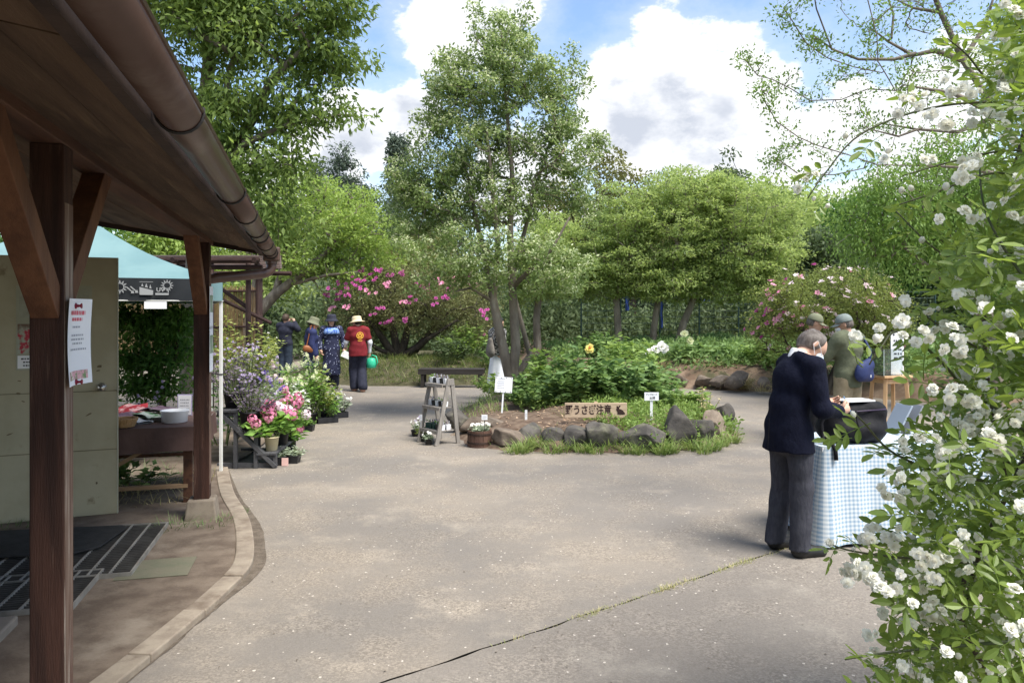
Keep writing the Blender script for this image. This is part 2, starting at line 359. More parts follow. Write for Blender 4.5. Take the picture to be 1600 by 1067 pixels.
# raised beds: height fields over an outline
def bed(name, outline, hfun, material, step=.12, base=-.03, smooth=True):
    pts = np.array(outline); x0, y0 = pts.min(0); x1, y1 = pts.max(0)
    xs = np.arange(x0, x1 + step, step); ys = np.arange(y0, y1 + step, step); X, Y = np.meshgrid(xs, ys)
    # signed distance to the outline (inside positive)
    D = np.full(X.shape, 1e9); ins = np.zeros(X.shape, bool); n = len(pts)
    for i in range(n):
        a = pts[i]; c = pts[(i + 1) % n]; ab = c - a
        t = np.clip(((X - a[0]) * ab[0] + (Y - a[1]) * ab[1]) / (ab @ ab + 1e-12), 0, 1)
        D = np.minimum(D, np.hypot(X - a[0] - t * ab[0], Y - a[1] - t * ab[1]))
        with np.errstate(divide='ignore', invalid='ignore'):
            ins ^= ((a[1] > Y) != (c[1] > Y)) & (X < (c[0] - a[0]) * (Y - a[1]) / (c[1] - a[1] + 1e-12) + a[0])
    D = np.where(ins, D, -D)
    Z = np.where(D > -step * 1.5, hfun(X, Y, np.maximum(D, 0)), 0) ; Z = np.where(D <= 0, base, Z)
    keep = D > -step * 1.6
    idx = -np.ones(X.shape, int); idx[keep] = np.arange(keep.sum())
    f = np.stack([idx[:-1, :-1], idx[:-1, 1:], idx[1:, 1:], idx[1:, :-1]], -1).reshape(-1, 4); f = f[(f >= 0).all(1)]
    b = MB(); b.bulk(np.stack([X[keep], Y[keep], Z[keep]], -1), f); o = b.build(name, material, smooth=smooth); o['kind'] = 'structure'
    def height(x, y):
        i = int(round((x - x0) / step)); j = int(round((y - y0) / step))
        if 0 <= i < X.shape[1] and 0 <= j < X.shape[0]: return max(float(Z[j, i]), 0.0)
        return 0.0
    return height
def wave(X, Y, s, ph=0.): return (np.sin(X * s + ph) * np.cos(Y * s * 1.13 + ph * 2) + .5 * np.sin(X * s * 2.3 + Y * s * 1.7 + ph))
isl = [(-.55, 9.35), (-.1, 9.02), (.4, 8.95), (1.0, 8.85), (1.6, 8.85), (2.3, 9.1), (2.85, 9.6), (3.15, 10.4), (3.2, 11.6), (3.05, 13.0), (2.5, 14.4), (1.6, 15.1), (.5, 15.0), (-.4, 14.3), (-.85, 13.0), (-.9, 11.6), (-.8, 10.2)]
H_isl = bed('island_bed', isl, lambda X, Y, D: np.minimum(D * .30, .15) + .20 * np.clip(D / 1.6, 0, 1) + .02 * wave(X, Y, 5), M_soil)
bankr = [(2.6, 17.4), (3.8, 16.3), (5.2, 15.8), (6.8, 14.9), (7.9, 13.2), (9.2, 11.8), (12, 10.5), (26, 9), (26, 60), (-1, 60), (.2, 24), (1.2, 19.5)]
H_bank = bed('planted_bank', bankr, lambda X, Y, D: np.minimum(D * .75, .42) + .25 * np.clip(D / 6, 0, 1) + .04 * wave(X, Y, 2.2) * np.clip(D, 0, 1), mat('bank_soil', (.13, .085, .055), (.23, .165, .115), 4, .95, .8, 30, c3=(.075, .07, .035), c3scale=2, c3lim=(.5, .62)), step=.25)
lawn = [(-4.6, 17.6), (-3.4, 16.9), (-2.0, 16.85), (-.6, 17.2), (.3, 18.2), (.3, 21), (-.2, 24), (-3, 26), (-6, 24), (-6, 19)]
H_lawn = bed('grass_mound', lawn, lambda X, Y, D: .45 * np.clip(D / 1.6, 0, 1) ** .8 + .02 * wave(X, Y, 3), mat('mound_soil', (.05, .05, .022), (.085, .075, .04), 6, .95, .5), step=.2)

# wooded rise behind the garden
def hill():
    xs = np.arange(-90, 91, 3.0); ys = np.array([31.5, 33, 35, 38, 42, 48, 60, 90, 150]); r = np.random.default_rng(4); X, Y = np.meshgrid(xs, ys)
    Z = np.interp(Y, [31.5, 35, 42, 60, 150], [-.1, 2.2, 3.6, 5.0, 8.0]) + .5 * np.sin(X * .21) * np.clip((Y - 32) / 6, 0, 1) + r.normal(0, .25, X.shape) * np.clip((Y - 32) / 3, 0, 1)
    nx = len(xs); idx = np.arange(X.size).reshape(X.shape); f = np.stack([idx[:-1, :-1], idx[:-1, 1:], idx[1:, 1:], idx[1:, :-1]], -1).reshape(-1, 4)
    b = MB(); b.bulk(np.stack([X, Y, Z], -1).reshape(-1, 3), f); o = b.build('hillside', mat('hill_scrub', (.03, .045, .018), (.06, .085, .03), 2.5, .95, 1.0, 6), smooth=True); o['kind'] = 'structure'
hill()
# ------------------------------------------------------------------ timber eave of the shop building on the left
P2 = Vector((-2.46, 6.0, 0)); UA = Vector((-.258, .966, 0)).normalized(); VA = Vector((.966, .258, 0)).normalized()
RZ_B = math.atan2(VA.y, VA.x)
BUILD = empty('shop_building', P2, RZ_B, 'dark brown timber shop building with deep sloping eave and brown gutter', 'building')
# local frame of the building: x = towards the path (VA), y = away along the eave (UA)
M_post = mat('worn_post_wood', (.030, .012, .008), (.062, .026, .017), 4, .75, .5, 40, stretch=(6, 6, .5), c3=(.17, .10, .075), c3scale=5, c3lim=(.58, .80))
M_weath_lit = mat('weathered_lit_post_face', (.11, .060, .042), (.20, .135, .10), 5, .85, .6, 40, stretch=(6, 6, .35), c3=(.34, .28, .23), c3scale=7, c3lim=(.50, .66))  # worn grain and flecks; the paler base also carries open-sky light
M_beam = mat('stained_beam_wood', (.055, .024, .015), (.11, .05, .028), 3, .75, .35, 30, stretch=(5, .5, 5))
M_brace = mat('stained_brace_wood', (.10, .042, .022), (.16, .07, .035), 4, .7, .3, 30, stretch=(4, 4, .8))
M_board = mat('soffit_board_wood', (.060, .034, .021), (.135, .083, .05), 2.4, .85, .5, 22, stretch=(4, .45, 4), c3=(.24, .165, .095), c3scale=2.6, c3lim=(.53, .78), var=.28, contrast=(.3, .68))
M_fascia = mat('dark_fascia', (.028, .016, .012), (.05, .03, .022), 5, .8, .3)
M_gut = mat('brown_gutter', (.085, .048, .036), (.105, .06, .046), 2.5, .38, .05, 20, c3=(.155, .11, .09), c3scale=3.2, c3lim=(.5, .78), coat=.05)
M_roof = mat('roof_metal', (.05, .035, .03), (.07, .05, .045), 3, .5)
M_dark = mat('dark_iron', (.018, .015, .014), (.03, .026, .024), 10, .6)
SL = -.17
def soff(x): return 2.245 + SL * x
YA, YB = -7.6, .35
# soffit boards, wide planks along the eave
edges = [-3.2, -2.62, -2.05, -1.5, -.98, -.66, -.30, .04, .24, .405]
for i, (a, c) in enumerate(zip(edges[:-1], edges[1:])):
    yy = YA
    while yy < YB - .05:
        ye = min(yy + random.uniform(2.6, 4.2), YB); 
        if YB - ye < 1.0: ye = YB
        b = MB(); jz = random.uniform(-.004, .004)
        x0, x1 = a + .004, c - .004
        vs = []
        for y in (yy + .002, ye - .002):
            for x in (x0, x1): vs += [(x, y, soff(x) + jz), (x, y, soff(x) + jz + .018)]
        b.add(vs, [(0, 2, 6, 4), (1, 5, 7, 3), (0, 4, 5, 1), (2, 3, 7, 6), (0, 1, 3, 2), (4, 6, 7, 5)])
        b.build('soffit_board', M_board, BUILD); yy = ye
b = MB()  # roof covering above the boards
b.add([(-6.5, YA, soff(-6.5) + .02), (.45, YA, soff(.45) + .03), (.45, YB + .03, soff(.45) + .03), (-6.5, YB + .03, soff(-6.5) + .02), (-6.5, YA, soff(-6.5) + .10), (.45, YA, soff(.45) + .075), (.45, YB + .03, soff(.45) + .075), (-6.5, YB + .03, soff(-6.5) + .10)],
      [(0, 3, 2, 1), (4, 5, 6, 7), (0, 1, 5, 4), (1, 2, 6, 5), (2, 3, 7, 6), (3, 0, 4, 7)]); b.build('roof_covering', M_roof, BUILD)
b = MB(); b.box((.424, (YA + YB) / 2, soff(.424) + .0), (.030, YB - YA, .085)); b.build('fascia', M_fascia, BUILD)
b = MB(); b.add([(-3.2, YB + .002, soff(-3.2) - .05), (.405, YB + .002, soff(.405) - .03), (.405, YB + .028, soff(.405) - .03), (-3.2, YB + .028, soff(-3.2) - .05), (-3.2, YB + .002, soff(-3.2) + .018), (.405, YB + .002, soff(.405) + .018), (.405, YB + .028, soff(.405) + .018), (-3.2, YB + .028, soff(-3.2) + .018)],
      [(0, 3, 2, 1), (4, 5, 6, 7), (0, 1, 5, 4), (1, 2, 6, 5), (2, 3, 7, 6), (3, 0, 4, 7)]); b.build('barge_board', M_fascia, BUILD)
b = MB(); b.box((0, (YA + YB) / 2 - .05, 2.25), (.105, YB - YA - .1, .10)); b.build('eave_beam', M_beam, BUILD, bevel=.004)
Y1 = -3.62                                   # the near post, along the eave
for k, (y, w) in enumerate(((Y1, .100), (0, .116), (Y1 * 2, .105))):
    zb = .18
    b = MB(); b.box((0, y, (zb + 2.2) / 2), (w, w, 2.2 - zb)); po = b.build('post', M_post, BUILD, bevel=.004)
    b = MB(); b.box((w / 2 + .0008, y, (zb + 2.12) / 2), (.0022, w - .010, 1.90 - zb)); b.build('weathered_lit_face', M_weath_lit, po)  # thin board on the path side: wear, plus sky brightness painted into its colour
    b = MB(); b.box((0, y, zb / 2 - .01), (.25, .25, zb + .02), taper=.80); b.build('plinth', M_conc, BUILD, bevel=.012)
    for s in (-1, 1):
        if k == 1 and s > 0: continue
        b = MB(); b.bar((-.002, y + s * (w / 2 - .02), 1.66), (-.002, y + s * .60, 2.235), .085, w * .82, up=(1, 0, 0)); b.build('brace', M_brace, BUILD, bevel=.003)
# gutter: a half-round trough along the eave with straps, end cap, elbow and downpipe
GX, GZ, GR = .505, 2.165, .055
def arc(r, n=14): return [(GX + r * math.cos(math.pi + math.pi * k / n), GZ + r * math.sin(math.pi + math.pi * k / n)) for k in range(n + 1)]
seams = [YA, -5.2, -3.05, -1.2, .42]
for a, c in zip(seams[:-1], seams[1:]):
    b = MB(); po_ = arc(GR); pi_ = arc(GR - .004); n = len(po_)
    vs = [(x, y, z) for y in (a + .001, c - .001) for x, z in po_] + [(x, y, z) for y in (a + .001, c - .001) for x, z in pi_]
    fs = [(i, n + i, n + i + 1, i + 1) for i in range(n - 1)] + [(2 * n + i, 2 * n + i + 1, 3 * n + i + 1, 3 * n + i) for i in range(n - 1)]
    fs += [(0, 2 * n, 3 * n, n), (n - 1, 2 * n - 1, 4 * n - 1, 3 * n - 1)] + [(i, i + 1, 2 * n + i + 1, 2 * n + i) for i in range(n - 1)] + [(n + i, 3 * n + i, 3 * n + i + 1, n + i + 1) for i in range(n - 1)]
    b.add(vs, fs); gt = b.build('gutter', M_gut, BUILD, smooth=True)
b = MB(); b.tube([(GX + GR, YA, GZ), (GX + GR, .42, GZ)], .006, 6); b.build('gutter_lip', M_gut, gt)
for y in (-4.35, -3.05, -2.3, -1.55, -1.2, -.55, .02, .3):
    b = MB(); r = GR + .004; a = [Vector((GX + r * math.cos(t), y, GZ + r * math.sin(t))) for t in [math.pi * (.86 + 1.2 * k / 12) for k in range(13)]]
    b.tube([Vector((.442, y, GZ + .045))] + a, .0045, 5); b.build('gutter_strap', M_dark, gt)
b = MB(); b.lathe([(.0, 0), (GR + .012, 0), (GR + .012, .02), (GR + .008, .09), (.048, .13)][::1], 16)
hop = MB(); hop.box((GX, .40, GZ - .015), (.135, .12, .12), taper=1.08); hop.build('gutter_hopper', M_gut, BUILD, bevel=.012)
b = MB(); b.tube([(GX, .40, GZ - .06), (GX, .40, GZ - .13), (GX - .02, .39, GZ - .165), (GX - .07, .36, GZ - .185), (.10, .12, GZ - .235), (.0, .085, GZ - .26), (0, .085, GZ - .33)], [.042] * 7, 12); elb = b.build('downpipe_elbow', M_gut, BUILD, smooth=True)
b = MB(); b.tube([(GX, .40, GZ - .07), (GX, .40, GZ - .10)], .049, 12); b.build('downpipe_collar', M_gut, elb)
b = MB(); b.tube([(0, .085, GZ - .32), (0, .085, .02)], .03, 10); b.build('downpipe', M_gut, BUILD, smooth=True)
# building wall of vertical boards, left of the picture
M_wall = mat('wall_board_wood', (.06, .035, .022), (.10, .06, .038), 3, .85, .3, 24, stretch=(5, 5, .5), var=.15)
xw = -1.66
yy = -6.5
while yy < .1:
    if not (-.78 < yy + .1 < .15):
        b = MB(); b.box((xw, yy + .1, 1.25), (.03, .194, 2.5)); b.build('wall_board', M_wall, BUILD)
    yy += .2
b = MB(); b.box((xw - .1, -3.66, 1.25), (.10, 5.7, 2.5)); b.build('wall_core', M_fascia, BUILD)
b = MB(); b.box((xw - 2.0, .29, 1.22), (4.0, .06, 2.44)); b.build('end_wall', M_wall, BUILD)
for yy in (-.84, .20):
    b = MB(); b.box((xw + .02, yy, 1.12), (.09, .09, 2.22)); b.build('door_post', M_beam, BUILD)
# open door leaf
d0 = Vector((-4.02, 5.77, 0)); d1 = Vector((-3.19, 6.12, 0))
def to_b(p): return BUILD.matrix_world.inverted() @ Vector(p)
bpy.context.view_layer.update()
M_door = mat('door_paint', (.37, .335, .225), (.43, .39, .27), 2.4, .62, .12, 30, c3=(.24, .20, .12), c3scale=4.5, c3lim=(.62, .72))
l0, l1 = to_b(d0), to_b(d1); ang = math.atan2(l1.y - l0.y, l1.x - l0.x)
DOOR = empty('door', (l0.x, l0.y, .03), ang, parent=BUILD)
DW = (l1 - l0).length
b = MB(); b.box((DW / 2, 0, 1.03), (DW, .038, 2.06)); b.build('door_leaf', M_door, DOOR, bevel=.002)
for z in (.52, .99):
    b = MB(); b.box((DW / 2, -.0205, z), (DW - .004, .004, .006)); b.build('door_seam', mat('door_seam', (.17, .15, .09)), DOOR)
b = MB(); b.box((DW - .004, -.0215, 1.03), (.008, .005, 2.06)); b.build('door_edge_strip', mat('door_edge', (.42, .42, .33)), DOOR)
M_steel = mat('dull_steel', (.42, .40, .36), (.5, .48, .44), 8, .32, metal=.9)
b = MB(); b.lathe([(.0, 0), (.034, 0), (.034, .006), (.012, .01), (.012, .03), (.026, .036), (.030, .05), (.024, .062), (.0, .066)], 18, cap=False); kn = b.build('door_knob', M_steel, DOOR, smooth=True); kn.location = (DW - .115, -.02, 1.02); kn.rotation_euler = (R(90), 0, 0)
r_ = random.Random(4)
M_scr = mat('bare_scratch', (.20, .15, .08), (.13, .10, .06), 12, .8)
for k in range(9):
    x, z = r_.uniform(.06, DW - .05), r_.uniform(.1, 1.2) if k > 4 else r_.uniform(.9, 1.2); 
    m = MB(); n = 7; L_ = r_.uniform(.008, .03); H_ = r_.uniform(.003, .012)
    ol = [(L_ * math.cos(2 * math.pi * i / n) * r_.uniform(.6, 1.1), H_ * math.sin(2 * math.pi * i / n) * r_.uniform(.6, 1.1)) for i in range(n)]
    mm = Matrix.Translation((x, -.0193 - .0004 * k / 16, z)) @ Euler((R(90), r_.uniform(-.6, .6), 0)).to_matrix().to_4x4()
    m.prism(ol, 0, .0012, mm); m.build('paint_chip', M_scr, DOOR)
# ------------------------------------------------------------------ plant tools
def unit(v): return v / (np.linalg.norm(v, axis=-1, keepdims=True) + 1e-9)
def leaf_quads(mb, c, L, W, dirs, nrm, fold=.15, tipw=None):
    """kite-shaped folded leaves: c base points, L lengths, W widths, dirs leaf axes, nrm face normals"""
    n = len(c); a = unit(dirs); b = unit(np.cross(nrm, a)); m = np.cross(a, b)
    L = np.broadcast_to(np.asarray(L, float), (n,))[:, None]; W = np.broadcast_to(np.asarray(W, float), (n,))[:, None]
    v = np.stack([c, c + a * L * .42 + b * W * .5 + m * W * fold, c + a * L, c + a * L * .42 - b * W * .5 + m * W * fold], 1).reshape(-1, 3)
    f = np.arange(n * 4).reshape(n, 4); mb.bulk(v, f)
def cloud(mb, cen, rad, per, L, r, W=.5, flat=.7, droop=.3, up=.6, out=.5, Lvar=.35, fold=.15):
    """leaves scattered round clump centres"""
    n = len(cen); rad = np.broadcast_to(np.asarray(rad, float), (n,)); k = np.repeat(np.arange(n), per)
    off = r.normal(0, 1, (len(k), 3)); off /= np.maximum(1, np.linalg.norm(off, axis=1, keepdims=True) / 1.8); off[:, 2] *= flat
    p = cen[k] + off * rad[k][:, None] * .6
    d = unit(unit(off) * out + r.normal(0, .6, off.shape) + np.array([0, 0, -droop]))
    nr = r.normal(0, .6, off.shape) + np.array([0, 0, up])
    Ls = L * r.uniform(1 - Lvar, 1 + Lvar, len(k))
    leaf_quads(mb, p, Ls, Ls * W, d, nr, fold); return p
def lobes(spec, n, r, shell=.5):
    """n points in a union of ellipsoids (x,y,z,rx,ry,rz), nearer to their skins for a larger shell"""
    s = np.array(spec, float); vol = np.prod(s[:, 3:6], 1) ** .75; k = r.choice(len(s), n, p=vol / vol.sum())
    d = unit(r.normal(0, 1, (n, 3))); u = shell + (1 - shell) * r.uniform(0, 1, n) ** .6
    spk = unit(r.normal(0, 1, (len(s), 9, 3))); al = np.max(np.einsum('nij,nj->ni', spk[k], d), 1); u = u * (.86 + .42 * np.clip((al - .72) / .28, 0, 1))        # ragged: boughs that reach out
    return s[k, :3] + d * s[k, 3:6] * u[:, None]
def skeleton(trunks, tips, r, rt=.006, wig=.08, up=.25, ex=.5, twig=2, minz=None, low=.9):
    """limbs that join every tip to the nearest older wood; returns points, parents, radii"""
    pts = []; par = []; rad0 = []
    for (pl, rr) in trunks:
        pl = [np.array(p, float) for p in pl]; prev = -1
        if pts:
            d = [np.linalg.norm(pl[0] - q) for q in pts]
            if min(d) < .3: prev = int(np.argmin(d))
        for i in range(len(pl) - 1):
            m = 5
            for t in range(m + (1 if i == len(pl) - 2 else 0)):
                f = t / m; pts.append(pl[i] * (1 - f) + pl[i + 1] * f); par.append(prev); rad0.append(rr[i] * (1 - f) + rr[i + 1] * f); prev = len(pts) - 1
    z0 = min(p[2] for p in pts); zt = max(p[2] for p in pts)
    attach = [p[2] > (minz if minz is not None else z0 + .3 * (zt - z0)) for p in pts]
    T = np.array(tips); c0 = np.mean([p for p, a in zip(pts, attach) if a], 0); order = np.argsort(np.linalg.norm(T - c0, axis=1))
    arr = np.zeros((len(pts) + len(T) * (twig + 1) + 4, 3)); arr[:len(pts)] = pts; ok = np.zeros(len(arr), bool); ok[:len(pts)] = attach
    for ti in order:
        t = T[ti]; n = len(pts); d = arr[:n] - t; dist = np.linalg.norm(d, axis=1) + low * np.maximum(0, d[:, 2] + .0) + np.where(ok[:n], 0, 1e3)
        j = int(np.argmin(dist)); a = arr[j].copy(); L = np.linalg.norm(t - a); prev = j
        for s in range(1, twig + 2):
            f = s / (twig + 1); q = a * (1 - f) + t * f + np.array([0, 0, up * L * f * (1 - f)])
            if s <= twig: q = q + r.normal(0, wig * L * .5, 3)
            arr[len(pts)] = q; ok[len(pts)] = True; pts.append(q); par.append(prev); rad0.append(0.0); prev = len(pts) - 1
    n = len(pts); cnt = np.zeros(n); ch = np.zeros(n)
    for i in range(n):
        if par[i] >= 0: ch[par[i]] += 1
    cnt[ch == 0] = 1
    for i in range(n - 1, -1, -1):
        if par[i] >= 0: cnt[par[i]] += cnt[i]
    rad = np.maximum(rt * np.maximum(cnt, 1) ** ex, 0); r0 = np.array(rad0); rad = np.where(r0 > 0, r0, rad)
    for i in range(n):
        if par[i] >= 0: rad[i] = min(rad[i], rad[par[i]])
    return arr[:n], np.array(par), rad
def limb_mesh(mb, pts, par, rad, seg=6):
    i = np.where(par >= 0)[0]; a = pts[par[i]]; b = pts[i]; ra = rad[par[i]]; rb = rad[i]; ra = np.minimum(ra, rb * 1.6 + .004)
    d = unit(b - a); ref = np.where(np.abs(d[:, :1]) < .8, np.array([[1., 0, 0]]), np.array([[0, 1., 0]])); x = unit(np.cross(d, ref)); y = np.cross(d, x)
    b = b + d * rb[:, None] * .3
    an = np.arange(seg) * 2 * np.pi / seg; cs = np.cos(an)[None, :, None]; sn = np.sin(an)[None, :, None]
    ring = x[:, None] * cs + y[:, None] * sn
    v = np.concatenate([a[:, None] + ring * ra[:, None, None], b[:, None] + ring * rb[:, None, None]], 1).reshape(-1, 3)
    k = np.arange(seg); q = np.stack([k, (k + 1) % seg, seg + (k + 1) % seg, seg + k], -1)
    f = (np.arange(len(i))[:, None, None] * 2 * seg + q[None]).reshape(-1, 4); mb.bulk(v, f)
M_bark = mat('grey_bark', (.13, .108, .085), (.23, .195, .155), 7, .9, .9, 24, stretch=(1, 1, .35), c3=(.32, .30, .25), c3scale=6, c3lim=(.56, .72))
M_bark_d = mat('dark_bark', (.035, .028, .022), (.075, .06, .047), 8, .9, .8, 24, stretch=(1, 1, .4))
def tree(name, label, base, trunks, tips, leaf, bark=None, cat='tree', group=None, per=60, clump=.3, L=.08, W=.5, rt=.006, wig=.08, up=.25, seed=1, droop=.3, upn=.6, flat=.7, ex=.5, twig=2, minz=None, out=.5, seg=6, extra=None, crown_name='crown', low=.9, Lvar=.35):
    r = np.random.default_rng(seed); root = empty(name, base, 0, label, cat, group)
    t0 = np.array(base); T = np.array(tips) - t0; tr = [([np.array(p) - t0 for p in pl], rr) for pl, rr in trunks]
    pts, par, rad = skeleton(tr, T, r, rt, wig, up, ex, twig, minz, low)
    b = MB(); limb_mesh(b, pts, par, rad, seg); b.build('trunk', bark or M_bark, root, smooth=True)
    b = MB(); cloud(b, T, clump, per, L, r, W, flat, droop, upn, out, Lvar); b.build(crown_name, leaf, root)
    if extra: extra(root, T, r)
    return root
def blades(mb, base, head, length, width, lean, curve, r, rows=4):
    """grass blades: strips that bend over"""
    n = len(base); hx = np.cos(head); hy = np.sin(head); rowsv = []
    side = np.stack([-hy, hx, np.zeros(n)], -1)
    for k in range(rows):
        t = k / (rows - 1); ang = lean + curve * t
        # integrate the bend roughly
        h = length * t * np.cos(lean + curve * t * .5); o = length * t * np.sin(lean + curve * t * .5)
        c = base + np.stack([hx * o, hy * o, h], -1); w = (width * (1 - .92 * t ** 1.6))[:, None] * .5
        rowsv += [c - side * w, c + side * w]
    v = np.stack(rowsv, 1).reshape(-1, 3); q = np.array([[2 * k, 2 * k + 1, 2 * k + 3, 2 * k + 2] for k in range(rows - 1)])
    f = (np.arange(n)[:, None, None] * rows * 2 + q[None]).reshape(-1, 4); mb.bulk(v, f)
def tuft_mesh(name, m, n, L, w, spread, r, curve=1.2):
    b = MB(); a = r.uniform(0, 2 * np.pi, n); rr = spread * np.sqrt(r.uniform(0, 1, n)); base = np.stack([rr * np.cos(a), rr * np.sin(a), np.zeros(n) - .01], -1)
    head = a + r.normal(0, .8, n); blades(b, base, head, L * r.uniform(.5, 1.1, n), np.full(n, w), r.uniform(.05, .6, n), r.uniform(.3, 1, n) * curve, r); return b.mesh(name, m)
def petal_mesh(name, m, rings, seed=0, curl=.25):
    """rings of petals: (count, inner radius, length, width, tilt from flat in radians, height)"""
    r = np.random.default_rng(seed); b = MB()
    for (cnt, r0, L, w, tilt, h) in rings:
        ph = r.uniform(0, 6)
        for k in range(cnt):
            a = ph + 2 * math.pi * k / cnt + r.normal(0, .12); t = tilt + r.normal(0, .15); l = L * r.uniform(.85, 1.12); ww = w * r.uniform(.85, 1.1)
            rad = np.array((math.cos(a), math.sin(a), 0)); sid = np.array((-math.sin(a), math.cos(a), 0)); upv = np.array((0, 0, 1.)); ax = rad * math.cos(t) + upv * math.sin(t); nn = upv * math.cos(t) - rad * math.sin(t)
            c = rad * r0 + upv * h; vs = [c - sid * ww * .18, c + sid * ww * .18, c + ax * l * .55 - sid * ww * .5 + nn * l * curl * .4, c + ax * l * .55 + sid * ww * .5 + nn * l * curl * .4, c + ax * l * .98 - sid * ww * .28 + nn * l * curl * .1, c + ax * l * .98 + sid * ww * .28 + nn * l * curl * .1]
            b.add(vs, [(0, 1, 3, 2), (2, 3, 5, 4)])
    return b.mesh(name, m)
def petalmat(name, c, trans=.3):
    if name in MATS: return MATS[name]
    m = bpy.data.materials.new(name); m.use_nodes = True; N = m.node_tree.nodes; L = m.node_tree.links; b = N['Principled BSDF']; b.inputs['Roughness'].default_value = .6; b.inputs['Specular IOR Level'].default_value = .2
    oi = N.new('ShaderNodeObjectInfo'); g = N.new('ShaderNodeNewGeometry'); ad = N.new('ShaderNodeMath'); ad.operation = 'ADD'; L.new(oi.outputs['Random'], ad.inputs[0]); L.new(g.outputs['Random Per Island'], ad.inputs[1])
    mr = N.new('ShaderNodeMapRange'); mr.inputs['From Max'].default_value = 2; L.new(ad.outputs[0], mr.inputs['Value'])
    cr = N.new('ShaderNodeValToRGB'); cr.color_ramp.elements[0].color = (*c[0], 1); cr.color_ramp.elements[1].color = (*c[1], 1); L.new(mr.outputs[0], cr.inputs[0]); L.new(cr.outputs[0], b.inputs['Base Color'])
    t = N.new('ShaderNodeBsdfTranslucent'); L.new(cr.outputs[0], t.inputs['Color']); mx = N.new('ShaderNodeMixShader'); mx.inputs[0].default_value = trans
    L.new(b.outputs[0], mx.inputs[1]); L.new(t.outputs[0], mx.inputs[2]); L.new(mx.outputs[0], N['Material Output'].inputs['Surface']); MATS[name] = m; return m
def put_flowers(root, me, pts, r, s=(.8, 1.2), name='flower', nrm=None, tilt=.5):
    for i, p in enumerate(pts):
        n = Vector(nrm[i]) if nrm is not None else Vector((0, 0, 1)); n = (n + Vector(r.normal(0, tilt * .5, 3))).normalized()
        k = r.uniform(*s); m = Matrix.Translation(Vector(p)) @ n.to_track_quat('Z', 'Y').to_matrix().to_4x4() @ Matrix.Rotation(r.uniform(0, 6.28), 4, 'Z') @ Matrix.Scale(k, 4)
        inst(name, me, root, matrix=m)
def rock_mesh(name, m, size, seed, rough=.16, flatcuts=15, sub=4):
    """a boulder: a sphere cut by several planes and roughened"""
    import bmesh
    r = np.random.default_rng(seed); bm = bmesh.new(); bmesh.ops.create_icosphere(bm, subdivisions=sub, radius=1.0)
    cuts = [(unit(r.normal(0, 1, 3)), r.uniform(.52, .8)) for _ in range(flatcuts)]; ph = r.uniform(0, 6, 9)
    for v in bm.verts:
        p = np.array(v.co)
        for n, d in cuts:
            e = p @ n - d
            if e > 0: p = p - n * e * .97
        w = .5 * math.sin(p[0] * 3.1 + ph[0]) * math.sin(p[1] * 2.7 + ph[1]) + .6 * math.sin(p[2] * 5.3 + ph[2] + p[0] * 3) + .35 * math.sin(p[1] * 9 + ph[3]) * math.sin(p[0] * 8 + ph[4]) + .22 * math.sin(p[2] * 19 + ph[5] + p[0] * 7) * math.sin(p[1] * 17 + ph[6])
        p = p * (1 + rough * .35 * w)
        v.co = (p[0] * size[0], p[1] * size[1], p[2] * size[2])
    me = bpy.data.meshes.new(name); bm.to_mesh(me); bm.free(); me.materials.append(m)
    me.polygons.foreach_set('use_smooth', np.ones(len(me.polygons), bool)); return me
def leafy_plant(b, base, n, h, spread, L, W, r, stem=.35, droop=.25, up=.5, k=14):
    """leaf tips of a herbaceous plant: n leaves on k stems"""
    base = np.array(base); a = r.uniform(0, 6.28, k); rr = spread * np.sqrt(r.uniform(0, 1, k)); tip = base + np.stack([rr * np.cos(a), rr * np.sin(a), h * r.uniform(.55, 1, k) * (1 - .35 * (rr / spread) ** 2)], -1)
    st = base + np.stack([rr * .25 * np.cos(a), rr * .25 * np.sin(a), np.zeros(k)], -1)
    j = r.integers(0, k, n); t = r.uniform(stem, 1.03, n)[:, None]; p = st[j] * (1 - t) + tip[j] * t + r.normal(0, L * .25, (n, 3))
    ang = r.uniform(0, 6.28, n); d = np.stack([np.cos(ang), np.sin(ang), r.uniform(-droop, .5, n)], -1)
    Ls = L * r.uniform(.6, 1.15, n); leaf_quads(b, p, Ls, Ls * W, d, r.normal(0, .45, (n, 3)) + np.array([0, 0, up + .4]), .12)
    return st, tip
def plant(name, label, base, leafm, n, h, spread, L, W=.45, seed=1, cat='plant', group=None, flower=None, fl_n=0, fl_s=(.8, 1.2), stemm=None, k=14, droop=.25, fl_name='flower', fl_h=.04, stem=.35):
    r = np.random.default_rng(seed); root = empty(name, base, 0, label, cat, group); b = MB(); st, tip = leafy_plant(b, (0, 0, 0), n, h, spread, L, W, r, k=k, droop=droop, stem=stem); b.build('foliage', leafm, root)
    b = MB()
    for s_, t_ in zip(st, tip):
        b.tube([s_, (s_ + t_) / 2 + r.normal(0, .02 * h, 3), t_], [.004 + .004 * h, .003 + .003 * h, .002], 4, cap=False)
    b.build('stems', stemm or MATS['green_stem'], root)
    if flower:
        order = np.argsort(-tip[:, 2])[:]; sel = [tip[order[i % len(order)]] + r.normal(0, spread * .12 if i >= len(order) else .01, 3) + np.array([0, 0, fl_h]) for i in range(fl_n)]
        nr = [unit(np.array((s[0] / max(spread, .01) * .6, s[1] / max(spread, .01) * .6 - .35, .8))) for s in sel]
        put_flowers(root, flower, sel, r, fl_s, fl_name, nr)
    return root
mat('green_stem', (.10, .14, .04), (.14, .17, .06), 8, .7)
mat('brown_stem', (.07, .05, .035), (.11, .08, .05), 8, .8)
